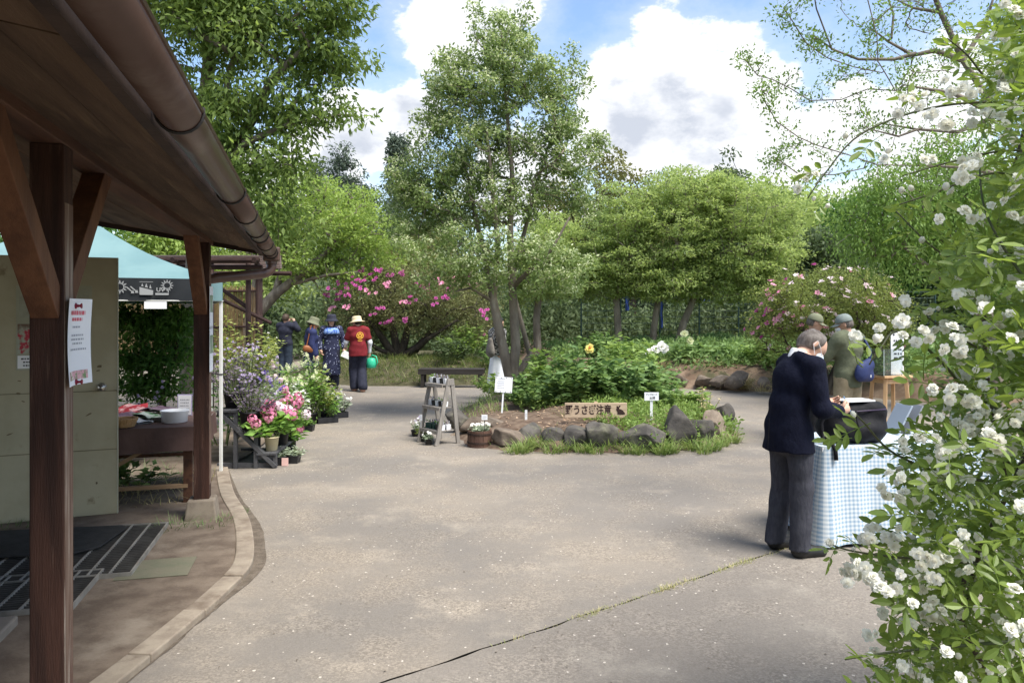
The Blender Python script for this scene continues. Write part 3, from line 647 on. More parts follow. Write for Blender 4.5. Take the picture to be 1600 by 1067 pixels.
# ------------------------------------------------------------------ people: smooth signed-distance bodies meshed by surface nets
def surface_nets(D, org, res):
    S = D < 0
    c = [S[dx:S.shape[0] - 1 + dx, dy:S.shape[1] - 1 + dy, dz:S.shape[2] - 1 + dz] for dx in (0, 1) for dy in (0, 1) for dz in (0, 1)]
    cnt = sum(x.astype(np.int8) for x in c); mixed = (cnt > 0) & (cnt < 8); I = np.argwhere(mixed); n = len(I)
    idx = -np.ones(mixed.shape, np.int64); idx[mixed] = np.arange(n)
    corner = np.array([(dx, dy, dz) for dx in (0, 1) for dy in (0, 1) for dz in (0, 1)])
    vals = np.stack([D[I[:, 0] + o[0], I[:, 1] + o[1], I[:, 2] + o[2]] for o in corner], 1)
    acc = np.zeros((n, 3)); k = np.zeros(n)
    for a in range(8):
        for b in range(a + 1, 8):
            if np.abs(corner[a] - corner[b]).sum() != 1: continue
            va, vb = vals[:, a], vals[:, b]; m = (va < 0) != (vb < 0); t = np.where(m, va / np.where(m, va - vb, 1), 0)
            acc += np.where(m[:, None], corner[a] + t[:, None] * (corner[b] - corner[a]), 0); k += m
    V = (I + acc / k[:, None]) * res + org
    F_ = []
    for ax in range(3):
        o1, o2 = [(1, 2), (2, 0), (0, 1)][ax]
        sl0 = [slice(None)] * 3; sl1 = [slice(None)] * 3; sl0[ax] = slice(0, -1); sl1[ax] = slice(1, None)
        ch = S[tuple(sl0)] != S[tuple(sl1)]; E = np.argwhere(ch); E = E[(E[:, o1] > 0) & (E[:, o2] > 0) & (E[:, o1] < S.shape[o1] - 1) & (E[:, o2] < S.shape[o2] - 1)]
        e1 = np.zeros(3, int); e1[o1] = 1; e2 = np.zeros(3, int); e2[o2] = 1
        q = np.stack([idx[tuple((E - e1 - e2).T)], idx[tuple((E - e2).T)], idx[tuple(E.T)], idx[tuple((E - e1).T)]], 1)
        inside = S[tuple(E.T)]; q[~inside] = q[~inside][:, ::-1]; F_.append(q)
    return V, np.concatenate(F_)
def cone(a, b, ra, rb=None, ax=None, f=1.0): return (np.array(a, float), np.array(b, float), ra, ra if rb is None else rb, None if ax is None else np.array(ax, float), f)
def blob(groups, res=.012, k=.03, wr=0.0, wfreq=(9, 9, 26), seed=0):
    """groups: list of (prims, cuts); cuts are (point, normal): matter beyond the plane is removed. Smooth union of everything."""
    allp = [p for g in groups for p in g[0]]
    lo = np.min([np.minimum(p[0], p[1]) - max(p[2], p[3]) for p in allp], 0) - .03; hi = np.max([np.maximum(p[0], p[1]) + max(p[2], p[3]) for p in allp], 0) + .03
    n = np.ceil((hi - lo) / res).astype(int) + 1
    ax = [lo[i] + res * np.arange(n[i]) for i in range(3)]
    D = np.full(tuple(n), 9.0, np.float32)
    for prims, cuts in groups:
        Dg = np.full(tuple(n), 9.0, np.float32)
        for (a, b, ra, rb, axs, f) in prims:
            m = max(ra, rb) + k + 3 * res; l = np.minimum(a, b) - m; h = np.maximum(a, b) + m
            i0 = np.clip(((l - lo) / res).astype(int), 0, n - 1); i1 = np.clip(((h - lo) / res).astype(int) + 2, 1, n)
            X = ax[0][i0[0]:i1[0], None, None] - a[0]; Y = ax[1][None, i0[1]:i1[1], None] - a[1]; Z = ax[2][None, None, i0[2]:i1[2]] - a[2]
            ba = b - a; bb = ba @ ba
            t = np.clip((X * ba[0] + Y * ba[1] + Z * ba[2]) / bb, 0, 1) if bb > 1e-9 else np.zeros(np.broadcast_shapes(X.shape, Y.shape, Z.shape))
            qx, qy, qz = X - t * ba[0], Y - t * ba[1], Z - t * ba[2]
            if axs is not None:
                e = (qx * axs[0] + qy * axs[1] + qz * axs[2]) * (f - 1); qx, qy, qz = qx + axs[0] * e, qy + axs[1] * e, qz + axs[2] * e
            d = (np.sqrt(qx * qx + qy * qy + qz * qz) - (ra + t * (rb - ra))).astype(np.float32)
            s = Dg[i0[0]:i1[0], i0[1]:i1[1], i0[2]:i1[2]]; hh = np.clip(.5 + .5 * (s - d) / k, 0, 1); s[...] = s * (1 - hh) + d * hh - k * hh * (1 - hh)
        for (p, nn) in cuts:
            pl = ((ax[0] - p[0])[:, None, None] * nn[0] + (ax[1] - p[1])[None, :, None] * nn[1] + (ax[2] - p[2])[None, None, :] * nn[2]).astype(np.float32); Dg = np.maximum(Dg, pl)
        hh = np.clip(.5 + .5 * (D - Dg) / (k * .6), 0, 1); D = D * (1 - hh) + Dg * hh - k * .6 * hh * (1 - hh)
    if wr:
        r = np.random.default_rng(seed); p = r.uniform(0, 6, 6); X, Y, Z = ax[0][:, None, None], ax[1][None, :, None], ax[2][None, None, :]
        w = np.sin(X * wfreq[0] + Z * wfreq[2] + p[0]) * np.sin(Y * wfreq[1] - Z * wfreq[2] * .6 + p[1]) + .6 * np.sin(X * wfreq[0] * 2.1 - Z * wfreq[2] * .7 + Y * 11 + p[2])
        D = D + (wr * w).astype(np.float32)
    return surface_nets(D, lo, res)
def blob_obj(name, groups, m, parent, res=.012, k=.03, wr=0.0, extra=None, seed=0, wfreq=(9, 9, 26)):
    V, Q = blob(groups, res, k, wr, wfreq, seed); b = MB(); b.bulk(V, Q)
    if extra: extra(b)
    return b.build(name, m, parent, smooth=True)
def A(*v): return np.array(v, float)
def skel(H=1.62, **ov):
    s = H / 1.65
    J = dict(pelvis=A(0, 0, .90), waist=A(0, 0, 1.03), chest=A(0, 0, 1.22), neck=A(0, -.012, 1.39), head=A(0, .025, 1.53),
             shL=A(-.165, -.01, 1.345), elL=A(-.215, -.03, 1.08), wrL=A(-.22, .05, .85), haL=A(-.215, .08, .77),
             shR=A(.165, -.01, 1.345), elR=A(.215, -.03, 1.08), wrR=A(.22, .05, .85), haR=A(.215, .08, .77),
             hipL=A(-.085, 0, .88), knL=A(-.09, .02, .48), anL=A(-.09, -.03, .085), toL=A(-.105, .12, .035),
             hipR=A(.085, 0, .88), knR=A(.09, .02, .48), anR=A(.09, -.03, .085), toR=A(.105, .12, .035))
    J = {k: v * s for k, v in J.items()}; J['fwd'] = A(0, 1, 0); J['up'] = A(0, 0, 1)
    for k, v in ov.items(): J[k] = A(*v)
    J['fwd'] = unit(J['fwd']); J['up'] = unit(J['up'] - J['fwd'] * (J['up'] @ J['fwd'])); J['side'] = np.cross(J['fwd'], J['up']); return J
YA_ = A(0, 1, 0)
def torso(J, g=0.0, w=1.0):
    return [cone(J['pelvis'] + A(-.05 * w, 0, 0), J['pelvis'] + A(.05 * w, 0, 0), .118 + g, .118 + g, YA_, 1.15), cone(J['pelvis'], J['waist'], .13 * w + g, .125 * w + g, YA_, 1.25), cone(J['waist'], J['chest'], .128 * w + g, .15 * w + g, YA_, 1.35),
            cone(J['chest'] + A(-.06 * w, 0, 0), J['chest'] + A(.06 * w, 0, 0), .11 + g, .11 + g, YA_, 1.12), cone((J['shL'] + J['neck']) / 2, J['shL'], .065 + g, .062 + g), cone((J['shR'] + J['neck']) / 2, J['shR'], .065 + g, .062 + g), cone(J['chest'] + (J['neck'] - J['chest']) * .3, J['neck'] - A(0, 0, .05), .10 + g, .07 + g, YA_, 1.2)]
def arm(J, s, g=0.0, end=1.0):
    sh, el, wr = J['sh' + s], J['el' + s], J['wr' + s]; out = [cone(sh, el, .055 + g, .043 + g)]
    e = el + (wr - el) * end; out.append(cone(el, e, .043 + g, .043 + g - .012 * end)); return out
def short_arm(J, s, g, end):
    sh, el = J['sh' + s], J['el' + s]; return [cone(sh, sh + (el - sh) * end, .06 + g, .062 + g)]
def legs(J, g=0.0, lo=0.0, end=1.0):
    out = []
    for s in 'LR':
        h, k_, a = J['hip' + s], J['kn' + s], J['an' + s]; e = k_ + (a - k_) * end
        out += [cone(h, k_, .085 + g, .058 + g + lo * .5), cone(k_, e, .058 + g + lo * .5, .042 + g + lo)]
    return out
def shoes(J, g=.0):
    out = []
    for s in 'LR':
        a, t = J['an' + s], J['to' + s]; out += [cone(A(a[0], a[1] - .01, .045), A(t[0], t[1], .03), .045 + g, .034 + g), cone(A(a[0], a[1], .05), a, .042 + g, .04 + g)]
    return out
def head_prims(J, g=0.0):
    c, f, u, s = J['head'], J['fwd'], J['up'], J['side']
    return [cone(c - f * .018 + u * .028, c - f * .005 + u * .03, .088 + g, .088 + g, s, 1.14), cone(c + f * .015 + u * .005, c + f * .040 - u * .082, .074 + g, .044 + g, s, 1.1)]
def face_prims(J):
    c, f, u, s = J['head'], J['fwd'], J['up'], J['side']
    out = [cone(c + f * .084 + u * .008, c + f * .103 - u * .027, .009, .014), cone(c + f * .066 - u * .055 - s * .014, c + f * .066 - u * .055 + s * .014, .014)]
    for k in (-1, 1): out += [cone(c + s * k * .078 - f * .008 + u * .014, c + s * k * .080 - f * .012 - u * .022, .021, .014, s, 2.2), cone(c + f * .068 + s * k * .034 + u * .03, c + f * .072 + s * k * .018 + u * .028, .013)]
    return out
def fingers(b, J, s, curl=.5, grip=None):
    """palm and five tapering fingers, rooted in the wrist"""
    w, h = J['wr' + s], J['ha' + s]; d = unit(h - w); sd = A(1, 0, 0) if s == 'R' else A(-1, 0, 0)
    fw = unit(J.get('palm' + s, A(0, 1, 0)) - d * (J.get('palm' + s, A(0, 1, 0)) @ d)); x = np.cross(d, fw)     # x across the knuckles, fw the back-of-hand to thumb side
    pn = -x if (x @ sd) > 0 else x                                                                              # palm normal faces the body
    pc = w + d * .045
    b.tube([w - d * .02, w + d * .02, w + d * .05, w + d * .085, w + d * .098], [.024, .029, .036, .036, .028], 10)
    for i, (o, L) in enumerate(((.026, .068), (.009, .078), (-.009, .073), (-.026, .058))):
        a = w + d * .088 + fw * o; p1 = a + unit(d + pn * curl * .5) * L * .45; p2 = p1 + unit(d * .8 + pn * curl * 1.3) * L * .33; p3 = p2 + unit(d * .5 + pn * curl * 1.8) * L * .24
        b.tube([a - d * .02, a, p1, p2, p3], [.0095, .0095, .0088, .0078, .0055], 7)
    a = w + d * .03 + fw * .026; p1 = a + unit(d * .6 + fw * .8 + pn * .3) * .036; p2 = p1 + unit(d + fw * .35 + pn * .5) * .03
    b.tube([a - fw * .015, a, p1, p2], [.013, .0125, .0105, .007], 7)
def person(name, label, loc, face, J, skin, res=.014, curl=(.6, .6), eyes=True, group=None):
    root = empty('person', loc, face - math.pi / 2, label, 'person', group); root['J'] = 0; del root['J']
    body = torso(J, -.012) + arm(J, 'L', -.008) + arm(J, 'R', -.008) + legs(J, -.012) + [cone(J['neck'] - A(0, 0, .03), J['head'] - J['up'] * .05 - J['fwd'] * .015, .052, .05)] + head_prims(J)
    def ex(b): fingers(b, J, 'L', curl[0]); fingers(b, J, 'R', curl[1])
    blob_obj('body', [(body, []), (face_prims(J), [])], skin, root, res, .022, extra=ex)
    if eyes:
        c, f, u, s = J['head'], J['fwd'], J['up'], J['side']
        for k in (-1, 1):
            b = MB(); b.lathe([(.001, -.006), (.007, -.004), (.010, 0), (.007, .004), (.001, .006)], 10); e = b.build('eye', MATS['eye_dark'], root, smooth=True); e.location = Vector(c + f * .079 + s * k * .031 + u * .010); e.rotation_euler = Vector(f).to_track_quat('Z', 'Y').to_euler(); e.scale = (1.2, .6, .8)
        b = MB(); b.tube([c + f * .078 - u * .052 - s * .02, c + f * .083 - u * .054, c + f * .078 - u * .052 + s * .02], [.003, .0055, .003], 6); b.build('mouth', MATS['lip'], root)
    return root
def head_matrix(J, up=0.0, back=0.0, pitch=0.0):
    c, f, u, s = J['head'], J['fwd'], J['up'], J['side']; m = Matrix((Vector(s), Vector(f), Vector(u))).transposed().to_4x4()
    return Matrix.Translation(Vector(c + u * up - f * back)) @ m @ Matrix.Rotation(pitch, 4, 'X')
def hair(root, J, m, g=.012, cuts=None, extra=None, res=.010):
    c, f, u, s = J['head'], J['fwd'], J['up'], J['side']
    cuts = cuts or [(c + f * .045 + u * .055, unit(f * 1.0 - u * .75)), (c - u * .045, -u)]
    blob_obj('hair', [(head_prims(J, g)[:1] + [cone(c - f * .03 - u * .01, c - f * .025 - u * .045, .075 + g * .6, .06 + g * .6, s, 1.1)] + (extra or []), cuts)], m, root, res, .02, wr=.0012, wfreq=(90, 60, 30))
for nm, c1, c2 in (('skin', (.52, .31, .22), (.60, .37, .27)), ('skin_tan', (.42, .24, .165), (.50, .295, .205))): mat(nm, c1, c2, 12, .55, .05, 80)
mat('eye_dark', (.02, .015, .012), rough=.25); mat('lip', (.42, .17, .14), rough=.5)
# ------------------------------------------------------------------ trees and shrubs
LF_fringe = leafmat('leaf_fringe', [(.055, .08, .026), (.083, .117, .04), (.115, .155, .056)], .48)
LF_fl = leafmat('blossom_fringe', [(.19, .225, .11), (.27, .305, .17), (.37, .39, .26)], .38)
LF_left = leafmat('leaf_big_left', [(.055, .085, .024), (.088, .125, .034), (.125, .17, .048)], .5)
LF_light = leafmat('leaf_light', [(.10, .14, .034), (.14, .19, .05), (.18, .24, .07)], .45)
LF_mid = leafmat('leaf_mid', [(.105, .142, .046), (.148, .19, .066), (.195, .24, .09)], .52)
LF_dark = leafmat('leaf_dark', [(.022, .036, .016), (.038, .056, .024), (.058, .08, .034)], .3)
LF_grey = leafmat('leaf_greyblue', [(.035, .05, .038), (.055, .072, .052), (.08, .10, .07)], .2)
LF_olive = leafmat('leaf_olive', [(.05, .055, .018), (.085, .085, .03), (.11, .12, .04)], .3)
LF_azalea = leafmat('leaf_azalea', [(.045, .05, .022), (.078, .078, .034), (.115, .125, .05)], .3)
LF_azalea2 = leafmat('leaf_azalea_pale', [(.06, .08, .022), (.10, .125, .035), (.15, .18, .055)], .3)
LF_plum = leafmat('leaf_plum', [(.05, .09, .022), (.08, .13, .03), (.11, .17, .045)], .4)
LF_maple = leafmat('leaf_maple', [(.02, .05, .013), (.035, .08, .018), (.06, .12, .026)], .4)
LF_peony = leafmat('leaf_peony', [(.042, .078, .026), (.07, .115, .038), (.108, .16, .055)], .35)
LF_cover = leafmat('leaf_cover', [(.065, .105, .026), (.10, .15, .04), (.14, .195, .058)], .38)
LF_grass = leafmat('grass_blade', [(.05, .09, .022), (.085, .13, .035), (.14, .17, .06)], .3)
LF_straw = leafmat('straw_blade', [(.12, .12, .05), (.19, .17, .085), (.26, .22, .12)], .3)
M_magenta = petalmat('magenta_petal', ((.50, .07, .32), (.66, .18, .46))); M_pink = petalmat('pink_petal', ((.72, .22, .40), (.85, .42, .55))); M_wht = petalmat('white_petal', ((.80, .78, .72), (.92, .91, .88)))
M_pinkw = petalmat('blush_petal', ((.82, .58, .66), (.90, .80, .84))); M_yel = petalmat('yellow_petal', ((.85, .68, .16), (.92, .80, .32))); M_pur = petalmat('purple_petal', ((.17, .11, .42), (.32, .24, .60))); M_lil = petalmat('lilac_petal', ((.40, .34, .52), (.60, .52, .66)))
M_crm = petalmat('cream_petal', ((.60, .64, .36), (.78, .80, .55)))
azf = petal_mesh('azalea_flower', M_magenta, [(5, .006, .045, .038, .35, 0), (5, .004, .03, .03, .8, .005)], 1)
azf2 = petal_mesh('azalea_flower_pink', M_pink, [(5, .006, .045, .038, .35, 0)], 2); azf3 = petal_mesh('azalea_flower_blush', M_pinkw, [(5, .006, .045, .038, .3, 0)], 3)
def LB(px, py, rx, ry, Y, dz=1.0, dY=0.0):
    p = P(px, py, Y + dY); s = Y / F; return (p.x, p.y, p.z, rx * s, min(rx, 1.4 * ry) * s * dz, ry * s)
def Pn(px, py, Y): return np.array(P(px, py, Y))

# the flowering fringe tree on the island
def fringe_tree():
    r = np.random.default_rng(11); Y = 12.0
    lb = [LB(782, 62, 48, 52, Y), LB(762, 125, 78, 55, Y), LB(690, 165, 42, 50, Y), LB(712, 120, 45, 45, Y, 1, .4), LB(872, 150, 40, 75, Y), LB(830, 120, 50, 50, Y, 1, -.3), LB(760, 220, 110, 55, Y), LB(672, 280, 62, 60, Y), LB(885, 240, 55, 55, Y), LB(930, 218, 20, 14, Y),
          LB(760, 310, 125, 55, Y), LB(650, 345, 48, 38, Y), LB(905, 310, 40, 48, Y), LB(730, 395, 110, 38, Y, 1, -.6), LB(850, 410, 65, 36, Y, 1, -.5), LB(885, 448, 34, 18, Y), LB(640, 300, 36, 40, Y), LB(820, 20, 10, 22, Y), LB(742, 25, 10, 22, Y), LB(895, 90, 14, 22, Y), LB(700, 440, 60, 20, Y, 1, -.5), LB(770, 440, 40, 16, Y, 1, -.7), LB(850, 450, 50, 16, Y, 1, -.4)]
    tips = lobes(lb, 1200, r, .25)
    b0 = (-.05, 12.0, .27)
    tr = [([b0, Pn(797, 590, 12), Pn(783, 530, 12), Pn(770, 465, 12), Pn(752, 380, 12.1), Pn(735, 300, 12.2), Pn(715, 200, 12.3)], [.13, .10, .088, .072, .05, .035, .016]),
          ([Pn(800, 595, 12), Pn(806, 540, 12), Pn(801, 460, 12), Pn(797, 370, 11.9), Pn(800, 270, 11.9), Pn(790, 150, 12), Pn(783, 50, 12)], [.10, .088, .075, .06, .042, .03, .012]),
          ([Pn(806, 590, 12.1), Pn(828, 555, 12.3), Pn(816, 510, 12.3), Pn(800, 450, 12.4), Pn(815, 380, 12.5), Pn(838, 290, 12.4), Pn(872, 180, 12.3)], [.06, .05, .045, .04, .04, .035, .014]),
          ([Pn(771, 470, 12), Pn(778, 380, 11.8), Pn(770, 300, 11.7), Pn(760, 200, 11.7)], [.055, .05, .04, .02]),
          ([Pn(800, 450, 12), Pn(830, 420, 11.7), Pn(862, 390, 11.5), Pn(890, 340, 11.5)], [.045, .035, .028, .016]),
          ([Pn(768, 470, 12), Pn(735, 450, 11.7), Pn(722, 453, 11.5), Pn(712, 455, 11.4)], [.03, .02, .016, .01])]
    def blossoms(root, T, r):
        k = r.uniform(0, 1, len(T)); T2 = T[k > .22]; b = MB(); cloud(b, T2 + np.array([0, 0, .06]), .10, 24, .046, r, .45, .6, .1, .7, .7); b.build('blossom', LF_fl, root)
    return tree('fringe_tree', 'tall pale-flowering tree with several trunks on the round island bed', b0, tr, tips, LF_fringe, per=34, clump=.125, L=.07, W=.44, rt=.0032, seed=11, minz=1.4, droop=.1, extra=blossoms, up=.15, low=.2, wig=.06)
fringe_tree()
def big_left():
    r = np.random.default_rng(21); Y = 10.0
    lb = [LB(320, 40, 90, 80, Y), LB(420, 40, 80, 60, Y), LB(505, 25, 52, 40, Y), LB(535, 92, 44, 14, Y), LB(470, 135, 60, 26, Y), LB(528, 178, 44, 10, Y), LB(400, 170, 70, 40, Y), LB(430, 250, 50, 40, Y), LB(425, 330, 40, 42, Y), LB(370, 300, 50, 60, Y), LB(320, 190, 60, 70, Y),
          LB(240, -60, 150, 80, Y), LB(450, -60, 120, 50, Y), LB(452, 385, 18, 24, Y), LB(340, 250, 60, 60, Y, 1, .8), LB(560, -20, 26, 20, Y), LB(490, 90, 50, 26, Y), LB(480, 330, 12, 40, Y, 1, .1), LB(460, 200, 40, 16, Y)]
    tips = lobes(lb, 430, r, .3)
    b0 = (-4.75, 11.2, 0)
    tr = [([b0, (-4.7, 11.1, 1.5), (-4.5, 10.9, 3.2), (-4.3, 10.6, 4.6), (-4.1, 10.4, 6.0)], [.19, .16, .13, .10, .06]), ([(-4.5, 10.9, 3.2), Pn(395, 185, 10.2), Pn(425, 125, 10), Pn(480, 70, 10)], [.10, .075, .06, .025]), ([(-4.5, 10.9, 3.2), Pn(380, 225, 10), Pn(450, 195, 10), Pn(530, 180, 10)], [.06, .05, .03, .012]), ([(-4.6, 11, 2.6), Pn(370, 330, 10.3), Pn(430, 320, 10)], [.06, .04, .02])]
    return tree('broadleaf_tree', 'large dark green broadleaf tree rising behind the eave and gutter', b0, tr, tips, LF_left, per=84, clump=.33, L=.10, W=.38, rt=.006, seed=21, droop=.75, upn=.5, out=.6, flat=.5, minz=2.0, wig=.05)
big_left()
def light_left():
    r = np.random.default_rng(31); Y = 20.0
    lb = [LB(500, 325, 85, 50, Y), LB(560, 355, 60, 50, Y), LB(450, 305, 50, 40, Y), LB(592, 392, 36, 36, Y), LB(480, 400, 60, 40, Y), LB(545, 425, 55, 32, Y), LB(420, 360, 50, 50, Y)]
    tips = lobes(lb, 560, r, .3); b0 = Pn(380, 575, 20)
    tr = [([b0, Pn(392, 500, 20), Pn(430, 460, 20), Pn(475, 425, 19.8), Pn(520, 385, 19.7)], [.19, .17, .14, .11, .05]), ([Pn(430, 460, 20), Pn(445, 400, 20), Pn(470, 340, 20.2)], [.10, .07, .03]), ([Pn(450, 445, 20), Pn(510, 430, 19.5), Pn(560, 425, 19.4)], [.06, .04, .02]), ([Pn(392, 500, 20), Pn(400, 420, 20.3), Pn(420, 350, 20.5)], [.08, .06, .03])]
    tree('maple_tree', 'light yellow-green tree with a slanting grey limb behind the pergola', b0, tr, tips, LF_light, per=34, clump=.26, L=.10, W=.5, rt=.009, seed=31, flat=.45, droop=.15, wig=.05)
light_left()
def mid_tree(label, trunk, lb, seed, leaf=None, n=800, Y=22.0, per=34, name='shade_tree', group='light green trees in the back bed'):
    r = np.random.default_rng(seed); tips = lobes([LB(*q, Y) for q in lb], n, r, .4); b0 = Pn(trunk[0][0], trunk[0][1], Y)
    pl = [Pn(x, y, Y) for x, y, w in trunk]; rr = [w for _, _, w in trunk]
    return tree(name, label, b0, [(pl, rr)], tips, leaf or LF_mid, per=per, clump=.21, L=.10, W=.42, rt=.006, seed=seed, flat=.32, droop=.1, upn=.9, out=.7, group=group, wig=.06, low=.5, minz=b0[2] + 1.2)
mid_tree('light green tree with pale straight trunk, nearest the yellow peony', [(968, 562, .13), (966, 520, .115), (963, 470, .10), (985, 400, .06), (1000, 340, .03)], [(985, 345, 60, 55), (965, 410, 55, 45), (1010, 440, 55, 30), (945, 450, 40, 22)], 41)
mid_tree('tallest light green tree with straight trunk in the back bed', [(1018, 556, .11), (1022, 510, .10), (1030, 460, .09), (1060, 380, .06), (1080, 310, .03)], [(1070, 310, 75, 40), (1060, 370, 90, 45), (1060, 430, 85, 38), (1120, 295, 50, 30)], 42, n=1000)
mid_tree('light green tree with leaning trunk beside the pink azalea mound', [(1055, 552, .12), (1068, 505, .11), (1085, 465, .10), (1130, 400, .07), (1160, 340, .03)], [(1165, 330, 72, 48), (1150, 400, 85, 48), (1205, 390, 48, 55), (1120, 450, 70, 25), (1190, 445, 48, 22)], 43, n=1000)
mid_tree('light green tree partly hidden behind the fringe tree', [(840, 545, .13), (838, 500, .12), (842, 460, .11), (860, 400, .06)], [(860, 400, 55, 60), (900, 430, 45, 40), (830, 430, 40, 45)], 44)

def far_tree(label, px, top, w, Y, leaf, seed, shape='round', name='evergreen_tree', n=170, per=60, L=.16, base=600):
    r = np.random.default_rng(seed); s = Y / F; x = (px - CX) * s; zt = CAMZ + (HY - top) * s; hw = w * s / 2
    if shape == 'cone':
        t = r.uniform(.12, 1, n) ** .8; a = r.uniform(0, 6.28, n); rr = hw * (1 - t) ** .8 * r.uniform(.45, 1, n) + .1; tips = np.stack([x + rr * np.cos(a), Y + rr * np.sin(a), zt * t], -1)
    else:
        zc = zt * .62; k = 6; lb = [(x, Y, zc, hw * .8, hw * .8, zt * .36)] + [(x + hw * .55 * math.cos(i * 2.4 + seed), Y + hw * .55 * math.sin(i * 2.4 + seed), zc + zt * .16 * math.sin(i * 1.9 + seed), hw * .5, hw * .5, zt * .22) for i in range(k)]
        tips = lobes(lb, n, r, .45)
    tree(name, label, (x, Y, 0), [([(x, Y, 0), (x + .1, Y, zt * .45), (x, Y, zt * .9)], [.03 * zt + .05, .02 * zt, .02])], tips, leaf, M_bark_d, per=per, clump=max(.45, hw * .28), L=L, W=.5, rt=.012, seed=seed, flat=.6, group='background trees', seg=5, droop=.3)
FT = [('green tree above the azalea mound, left of the olive drooping tree', 1292, 272, 190, 33, LF_mid, 'round', 'shade_tree'), ('mid green tree showing right of the leaning light green tree', 1205, 276, 170, 35, LF_light, 'round', 'shade_tree'), ('dark conifer with the tallest thin top behind the magenta azalea', 622, 205, 66, 46, LF_grey, 'cone', 'conifer_tree'), ('grey conifer just left of the tall thin one', 548, 232, 62, 48, LF_grey, 'round', 'conifer_tree'), ('leftmost small grey conifer in the gap of sky', 497, 240, 60, 50, LF_grey, 'round', 'conifer_tree'),
      ('dark evergreen behind the light green tree at left', 580, 285, 150, 36, LF_dark, 'round', 'evergreen_tree'), ('dark evergreen directly behind the fringe tree', 700, 300, 170, 34, LF_dark, 'round', 'evergreen_tree'), ('brownish olive tree behind the light green trees', 985, 238, 130, 34, LF_olive, 'round', 'evergreen_tree'),
      ('dark round-topped evergreen peeking above the light green trees', 1128, 252, 110, 33, LF_dark, 'round', 'evergreen_tree'), ('olive tree filling the gap right of the fringe tree', 895, 275, 130, 36, LF_olive, 'round', 'evergreen_tree'), ('mid green tree behind the leaning light green tree', 1060, 262, 140, 38, LF_mid, 'round', 'shade_tree'),
      ('green tree beyond the azalea mound, right of the dark evergreen', 1238, 280, 150, 31, LF_mid, 'round', 'shade_tree'), ('dark evergreen with low crown above the pink azalea mound', 1290, 345, 150, 24, LF_dark, 'round', 'evergreen_tree'), ('green tree seen through the plum twigs at right', 1385, 290, 160, 27, LF_maple, 'round', 'shade_tree'),
      ('green tree behind the rose sprays near the right edge', 1500, 280, 170, 26, LF_maple, 'round', 'shade_tree'), ('dark evergreen hidden behind the white rose bush', 1610, 260, 190, 27, LF_dark, 'round', 'evergreen_tree'), ('green tree behind the pergola roof', 400, 300, 170, 27, LF_mid, 'round', 'shade_tree'),
      ('green tree glimpsed between tent canopy and eave', 265, 310, 190, 24, LF_light, 'round', 'shade_tree'), ('dark tree behind the tent at the left edge', 90, 300, 240, 22, LF_maple, 'round', 'shade_tree'), ('olive tree behind the magenta azalea', 660, 350, 150, 29, LF_olive, 'round', 'evergreen_tree')]
for i, (lab, px, top, w, Y, lf, sh, nm) in enumerate(FT): far_tree(lab, px, top, w, Y, lf, 60 + i, sh, nm, L=.11 + .0022 * Y)
# woodland undergrowth: one dark mass below the crowns
def undergrowth():
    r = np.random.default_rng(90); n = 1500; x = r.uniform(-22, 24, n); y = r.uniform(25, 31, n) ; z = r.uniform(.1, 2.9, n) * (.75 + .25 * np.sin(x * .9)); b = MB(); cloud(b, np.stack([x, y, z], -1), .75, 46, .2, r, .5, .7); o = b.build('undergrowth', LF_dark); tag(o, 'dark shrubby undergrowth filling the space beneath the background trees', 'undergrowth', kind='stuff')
undergrowth()
